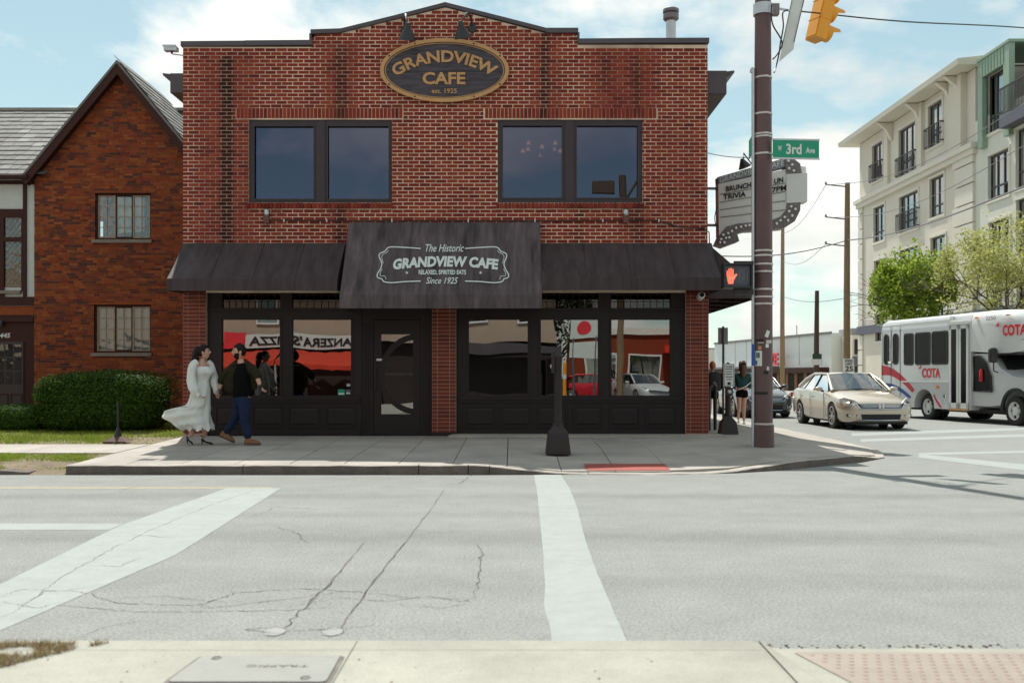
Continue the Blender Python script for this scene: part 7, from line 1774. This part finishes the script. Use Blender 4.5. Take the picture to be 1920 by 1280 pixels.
# dress: bodice, skirt with the blown tail, sleeves
rows = [(691, 365, 396, .13), (696, 364, 400, .155), (702, 364, 401.5, .165), (708, 366, 396, .14), (717, 367, 391.5, .125), (728, 362, 393, .15), (742, 358, 393.5, .17), (754, 355, 393, .19), (763, 350, 393, .21), (768, 330, 393, .22), (774, 310, 393.5, .23), (782, 304, 394, .235), (790, 311, 394.5, .24), (798, 323, 395.5, .245), (803, 334, 396.5, .25), (808, 343, 397, .25)]
rg = []
rows_ = interp(rows, 3); n = 56
for k, (py, xl, xr, ry) in enumerate(rows_):
    row = []
    for i in range(n):
        a = 2 * math.pi * i / n; c, s = math.cos(a), math.sin(a)
        amp = max(0, (py - 722) / 86); px = (xl + xr) / 2 + (xr - xl) / 2 * c
        t_ = (px - xl) / max(xr - xl, 1)                       # 0 at the tail tip
        depth = ry * (abs(s) ** .8) * math.copysign(1, s) * (.45 + .55 * min(1, t_ * 1.7) if py > 766 else 1)
        fold = amp * (.055 * math.sin(a * 8 + k * .10) + .03 * math.sin(a * 17 + 1.3)) + .02 * math.sin(a * 5 + k * .3)
        hem = (3.2 * math.sin(a * 9) + 2.2 * math.sin(a * 23)) * max(0, (py - 797) / 11)
        depth += .05 * (1 - t_) * math.sin((py - 760) * .40 + t_ * 5) * min(1, max(0, (py - 764) / 8)); v = wp2(px + fold * 46 * c, py + hem, depth * (1 + fold * 1.6) + .02 * noise.noise(Vector((px * .08, py * .05, s)))); row.append(v)
    rg.append(row)
MB().loft(rg, caps=False).build('dress', M['dress'], wo_, smooth=70)
for s_, px, py in ((-.07, 393, 702), (.06, 396, 701)):
    c = wp2(px - 3.5, py, s_); MB().lathe([(.005, -.062), (.045, -.045), (.062, 0), (.045, .045), (.005, .062)], c, 14).build('bodice_cup', M['dress'], wo_, smooth=70)
def sleeve(name, pts, par, m, nz=.07):
    P = smoothpts([p[:3] for p in pts], 5); rad = [q[0] for q in interp([(p[3],) for p in pts], 5)]; rg = []; up = Vector((0, 0, 1))
    for i, p in enumerate(P):
        d = (P[min(i + 1, len(P) - 1)] - P[max(i - 1, 0)]).normalized(); a = d.cross(Vector((0, 1, 0))).normalized(); b_ = a.cross(d)
        rg.append([p + (a * math.cos(u) + b_ * math.sin(u)) * rad[i] * (1 + nz * math.sin(u * 6 + i * .5) + nz * noise.noise(Vector((u * 2, i * .4, 0)))) for u in [2 * math.pi * j / 20 for j in range(20)]])
    return MB().loft(rg).build(name, m, par, smooth=70)
def S(px, py, dy, r): return (*wp2(px, py, dy), r)
sleeve('sleeve', [S(373, 682, -.10, .05), S(367, 689, -.14, .068), S(365, 704, -.17, .068), S(367, 722, -.20, .078), S(373, 735, -.24, .075), S(379, 743, -.25, .036), S(383, 745, -.25, .048)], wo_, M['dress'])
sleeve('sleeve', [S(385, 682, .10, .05), S(391, 690, .12, .06), S(396, 706, .12, .06), S(400, 722, .09, .078), S(403, 730, .06, .065), S(403, 738, .03, .035), S(405, 739, .02, .045)], wo_, M['dress'])
hand(wo_, wp2(382, 745, -.25), (.8, -.1, -.5), .9, (0, 1, 0), M['skin'], .85)
hand(wo_, wp2(404, 739, .02), (.75, -.2, -.55), .8, (0, -1, .2), M['skin'], .85)
def heel(t, hx_, hy_, tx, ty, dy, m):
    H0, T0 = wp2(hx_, hy_, dy), wp2(tx, ty, dy); d = (T0 - H0); L_ = d.length; d.normalize()
    rg = []
    for u, w_, h0, h1 in ((0, .022, .0, .05), (.12, .032, -.005, .055), (.35, .03, -.01, .02), (.6, .040, -.012, .022), (.85, .03, -.012, .03), (1.0, .006, -.012, .006)):
        p = H0 + d * L_ * u; rg.append([p + Vector((0, w_ * math.cos(a), (h1 if math.sin(a) > 0 else -h0) * math.sin(a))) for a in [2 * math.pi * j / 12 for j in range(12)]])
    sh = MB().loft(rg).build('shoe', m, t, smooth=60)
    k = H0 + Vector((.005, 0, -.01)); MB().tube([k, Vector((k.x + .012, k.y, max(GZ + .003, k.z - .075)))], [.014, .006], 7).build('heel', m, sh)
    MB().tube([p for p in [H0 + Vector((.02 + .036 * math.cos(a), .036 * math.sin(a), .085)) for a in np.linspace(0, 6.283, 14)]], .006, 5).build('ankle_strap', m, sh)
heel(wo_, 353, 826, 365, 836, -.08, M['blackmatte']); heel(wo_, 376, 831, 398, 837, .05, M['blackmatte'])

ma = thing('person', 'bearded man in dark olive jacket, black shirt and jeans, leading the woman', 'person', (wp(452, 836).x, DP, GZ))
pskin(ma, 'body', {'pel': N(455, 745, 0, .11, .10), 'wai': N(455, 728, 0, .11, .10), 'che': N(455, 708, 0, .115, .10), 'nk0': N(452, 684, 0, .065), 'nk1': N(450, 675, 0, .06),
    'sl': N(432, 693, -.05, .055), 'el': N(417, 716, -.02, .05), 'wl': N(411, 734, 0, .032), 'sr': N(474, 693, -.06, .055), 'er': N(486, 708, -.16, .05), 'wr': N(494, 727, -.22, .032),
    'hl': N(447, 755, .05, .10), 'kl': N(441, 785, .06, .07), 'al': N(420, 814, .08, .048), 'hr': N(461, 755, -.06, .10), 'kr': N(460, 785, -.08, .07), 'ar': N(467, 820, -.08, .048)},
    [('pel', 'wai'), ('wai', 'che'), ('che', 'nk0'), ('nk0', 'nk1'), ('che', 'sl'), ('sl', 'el'), ('el', 'wl'), ('che', 'sr'), ('sr', 'er'), ('er', 'wr'), ('pel', 'hl'), ('hl', 'kl'), ('kl', 'al'), ('pel', 'hr'), ('hr', 'kr'), ('kr', 'ar')], M['skin'])
head(ma, wp2(449, 663), R(200), 1.10, M['skin'], M['hair'], beard=True, tilt=R(3), smile=True)
# shirt, open jacket, jeans
pskin(ma, 'shirt', {'a': N(455, 756, -.02, .165, .15), 'a1': N(455, 741, -.02, .17, .155), 'b': N(456, 724, -.03, .175, .165), 'c': N(455, 702, -.02, .18, .15), 'c1': N(453, 691, -.01, .12, .10), 'd': N(452, 684, 0, .078, .075)}, [('a', 'a1'), ('a1', 'b'), ('b', 'c'), ('c', 'c1'), ('c1', 'd')], M['tee'])
pskin(ma, 'jacket', {'h0': N(437, 744, -.035, .09, .14), 'h1': N(433, 722, -.035, .085, .145), 'h2': N(436, 700, -.03, .095, .135), 'n': N(442, 685, -.01, .06), 's': N(430, 691, -.05, .088), 'e': N(417, 714, -.02, .078), 'f': N(413, 726, 0, .062)}, [('s', 'n'), ('h0', 'h1'), ('h1', 'h2'), ('h2', 's'), ('s', 'e'), ('e', 'f')], M['olive'])
pskin(ma, 'jacket', {'h0': N(473, 738, .05, .075, .13), 'h1': N(474, 720, .03, .075, .14), 'h2': N(469, 700, 0, .095, .13), 'n': N(462, 685, -.01, .06), 's': N(476, 691, -.06, .088), 'e': N(486, 706, -.15, .075), 'f': N(490, 717, -.19, .062)}, [('s', 'n'), ('h0', 'h1'), ('h1', 'h2'), ('h2', 's'), ('s', 'e'), ('e', 'f')], M['olive'])
MB().loft([[wp2(454 + 20 * math.cos(a) * k, py, .02 + .15 * math.sin(a) * k) for a in np.linspace(R(15), R(165), 12)] + [wp2(454 + 17 * math.cos(a) * k, py, .02 + .12 * math.sin(a) * k) for a in np.linspace(R(165), R(15), 12)] for py, k in ((684, .62), (694, 1.0), (720, 1.12), (745, 1.18))]).build('jacket_back', M['olive'], ma, smooth=60)
MB().tube(smoothpts([wp2(440, 690, -.11), wp2(441, 682, -.02), wp2(452, 679, .08), wp2(463, 681, -.01), wp2(465, 688, -.10)], 4), .026, 8).build('collar', M['olive'], ma, smooth=60)
pskin(ma, 'jeans', {'w': N(455, 742, 0, .155, .14), 'p': N(455, 752, 0, .155, .14), 'hl': N(447, 760, .05, .115), 'kl': N(441, 786, .06, .08), 'al': N(419, 818, .08, .06), 'hr': N(461, 760, -.06, .118), 'kr': N(460, 786, -.08, .085), 'ar': N(468, 827, -.08, .068)},
      [('w', 'p'), ('p', 'hl'), ('hl', 'kl'), ('kl', 'al'), ('p', 'hr'), ('hr', 'kr'), ('kr', 'ar')], M['denim'])
hand(ma, wp2(411, 735, 0), (-.45, .05, -.75), .8, (0, 1, 0), M['skin'], 1.05); hand(ma, wp2(494, 727, -.22), (.5, -.2, -.75), .45, (0, 1, 0), M['skin'], 1.05)
MB().tube([wp2(493.4, 725.5, -.21) + Vector((.034 * math.cos(a), .034 * math.sin(a), .012 * math.cos(a))) for a in np.linspace(0, 6.283, 14)], .007, 6).build('watch', M['black'], ma)
def shoe(t, hx_, hy_, tx, ty, dy, m, w0=.045):
    H0, T0 = wp2(hx_, hy_, dy), wp2(tx, ty, dy); d = T0 - H0; L_ = d.length; d.normalize(); up = Vector((-d.z, 0, d.x)); up = up if up.z > 0 else -up; rg = []
    for u, w_, h in ((-.04, .6, .05), (0, .85, .085), (.18, .95, .105), (.38, .9, .085), (.6, 1.0, .062), (.82, .95, .05), (.95, .6, .035), (1.0, .2, .015)):
        p = H0 + d * L_ * u; rg.append([p + Vector((0, w0 * w_ * math.cos(a), 0)) + up * (h * max(0, math.sin(a)) + .0) for a in [2 * math.pi * j / 14 for j in range(14)]])
    s_ = MB().loft(rg).build('shoe', m, t, smooth=60)
    so_ = []
    for u, w_ in ((-.05, .7), (.1, 1), (.4, .95), (.65, 1.1), (.9, .9), (1.03, .4)): p = H0 + d * L_ * u; so_.append([p + Vector((0, w0 * w_, 0)), p + Vector((0, -w0 * w_, 0)), p + Vector((0, -w0 * w_, 0)) - up * .022, p + Vector((0, w0 * w_, 0)) - up * .022])
    MB().loft(so_).build('sole', mat('dark_sole', (.06, .03, .015), .8) if 'dark_sole' not in bpy.data.materials else bpy.data.materials['dark_sole'], s_)
shoe(ma, 411, 820, 437, 832, .08, M['tan'], .05); shoe(ma, 462, 833.5, 490, 834, -.08, M['tan'], .052)

# two passers-by on the side street
def walker(lab, px, pyf, d, hgt, shirt, hairm, legs_bare, bag, hair_long, name='person'):
    s_ = d / F; q = Vector((at(px, pyf, d).x, d, .17)); t = thing(name, lab, 'person', q); k = hgt / 1.68
    n = lambda x, y, z, r, r2=None: (x * k, y * k, z * k, r * k, (r2 or r) * k)
    skin('body', {'pel': n(0, 0, .92, .14, .12), 'wai': n(0, 0, 1.06, .12, .10), 'che': n(0, 0, 1.25, .14, .11), 'nk': n(0, .01, 1.40, .055), 'nk1': n(0, .0, 1.46, .05), 'sl': n(-.17, 0, 1.33, .05), 'el': n(-.22, .02, 1.10, .038), 'wl': n(-.16, -.08, .95, .026), 'sr': n(.17, 0, 1.33, .05), 'er': n(.22, .03, 1.10, .038), 'wr': n(.2, -.05, .92, .026),
        'hl': n(-.08, 0, .84, .085), 'kl': n(-.08, -.06, .48, .052), 'al': n(-.07, .12, .12, .036), 'hr': n(.08, 0, .84, .085), 'kr': n(.07, .05, .48, .052), 'ar': n(.05, -.02, .08, .036)},
        [('pel', 'wai'), ('wai', 'che'), ('che', 'nk'), ('nk', 'nk1'), ('che', 'sl'), ('sl', 'el'), ('el', 'wl'), ('che', 'sr'), ('sr', 'er'), ('er', 'wr'), ('pel', 'hl'), ('hl', 'kl'), ('kl', 'al'), ('pel', 'hr'), ('hr', 'kr'), ('kr', 'ar')], M['skin'], t, 2)
    skin('sweatshirt', {'a': n(0, 0, .90, .165, .14), 'b': n(0, 0, 1.1, .165, .14), 'c': n(0, 0, 1.27, .165, .135), 'd': n(0, 0, 1.40, .075), 'sl': n(-.18, 0, 1.32, .075), 'el': n(-.23, .02, 1.10, .065), 'wl': n(-.17, -.07, .97, .045), 'sr': n(.18, 0, 1.32, .075), 'er': n(.23, .03, 1.10, .065), 'wr': n(.2, -.05, .95, .045)},
        [('a', 'b'), ('b', 'c'), ('c', 'd'), ('c', 'sl'), ('sl', 'el'), ('el', 'wl'), ('c', 'sr'), ('sr', 'er'), ('er', 'wr')], shirt, t, 2)
    zk = .68 if legs_bare else .12
    skin('shorts' if legs_bare else 'trousers', {'w': n(0, 0, .95, .15, .13), 'p': n(0, 0, .88, .155, .135), 'l': n(-.08, -.01, .80, .10), 'l2': n(-.08, -.02 if legs_bare else .08, zk, .092 if legs_bare else .06), 'r': n(.08, .01, .80, .10), 'r2': n(.08, .02, zk, .092 if legs_bare else .06)}, [('w', 'p'), ('p', 'l'), ('l', 'l2'), ('p', 'r'), ('r', 'r2')], M['tee'], t, 2)
    Mx = head(t, q + Vector((0, 0, 1.57 * k)), R(100), 1.0 * k, M['skin'], hairm)
    if hair_long: MB().tube(smoothpts([q + Vector((0, -.04, 1.66)) * k if False else q + Vector((.0, -.05 * k, 1.66 * k)), q + Vector((.0, -.10 * k, 1.55 * k)), q + Vector((.0, -.13 * k, 1.40 * k)), q + Vector((0, -.13 * k, 1.24 * k))], 4), [.07, .085, .09, .095, .10, .10, .10, .095, .09, .08, .07, .055, .03], 10).build('hair_length', hairm, t, smooth=70)
    for x, y, z in ((-.07, .12, .03), (.05, -.02, .0)):
        b0 = q + Vector((x, y, z + .0)) * k; MB().loft([[b0 + Vector((.042 * w_ * math.cos(a), yy, max(0, h * math.sin(a)))) * k for a in [2 * math.pi * j / 10 for j in range(10)]] for yy, w_, h in ((-.06, .6, .06), (-.03, 1, .09), (.05, 1, .09), (.12, 1, .06), (.19, .8, .04), (.21, .3, .01))]).build('shoe', M['white'], t, smooth=60)
    if bag == 'strap': MB().tube([q + Vector((.22, -.10, 1.12)) * k, q + Vector((.05, -.17, 1.0)) * k, q + Vector((-.12, -.16, .93)) * k], .012, 6).build('bag_strap', M['white'], t)
    if bag == 'pack': MB().loft([[q + Vector((.17 * w_ * math.copysign(abs(math.cos(a)) ** .6, math.cos(a)), -.13 - .09 + .09 * math.copysign(abs(math.sin(a)) ** .6, math.sin(a)) * w_, z)) * k for a in [2 * math.pi * j / 16 for j in range(16)]] for z, w_ in ((.92, .8), (.95, 1), (1.2, 1), (1.36, .9), (1.42, .5))]).build('backpack', M['blackmatte'], t, smooth=60)
walker('woman with long auburn hair in teal sweatshirt and black shorts, walking away', 1391, 797, 24.3, 1.55, M['teal'], M['auburn'], True, 'strap', True)
walker('person with ginger hair and black backpack half hidden by the brick pier', 1336, 797, 23.6, 1.52, M['tee'], M['ginger'], True, 'pack', False)
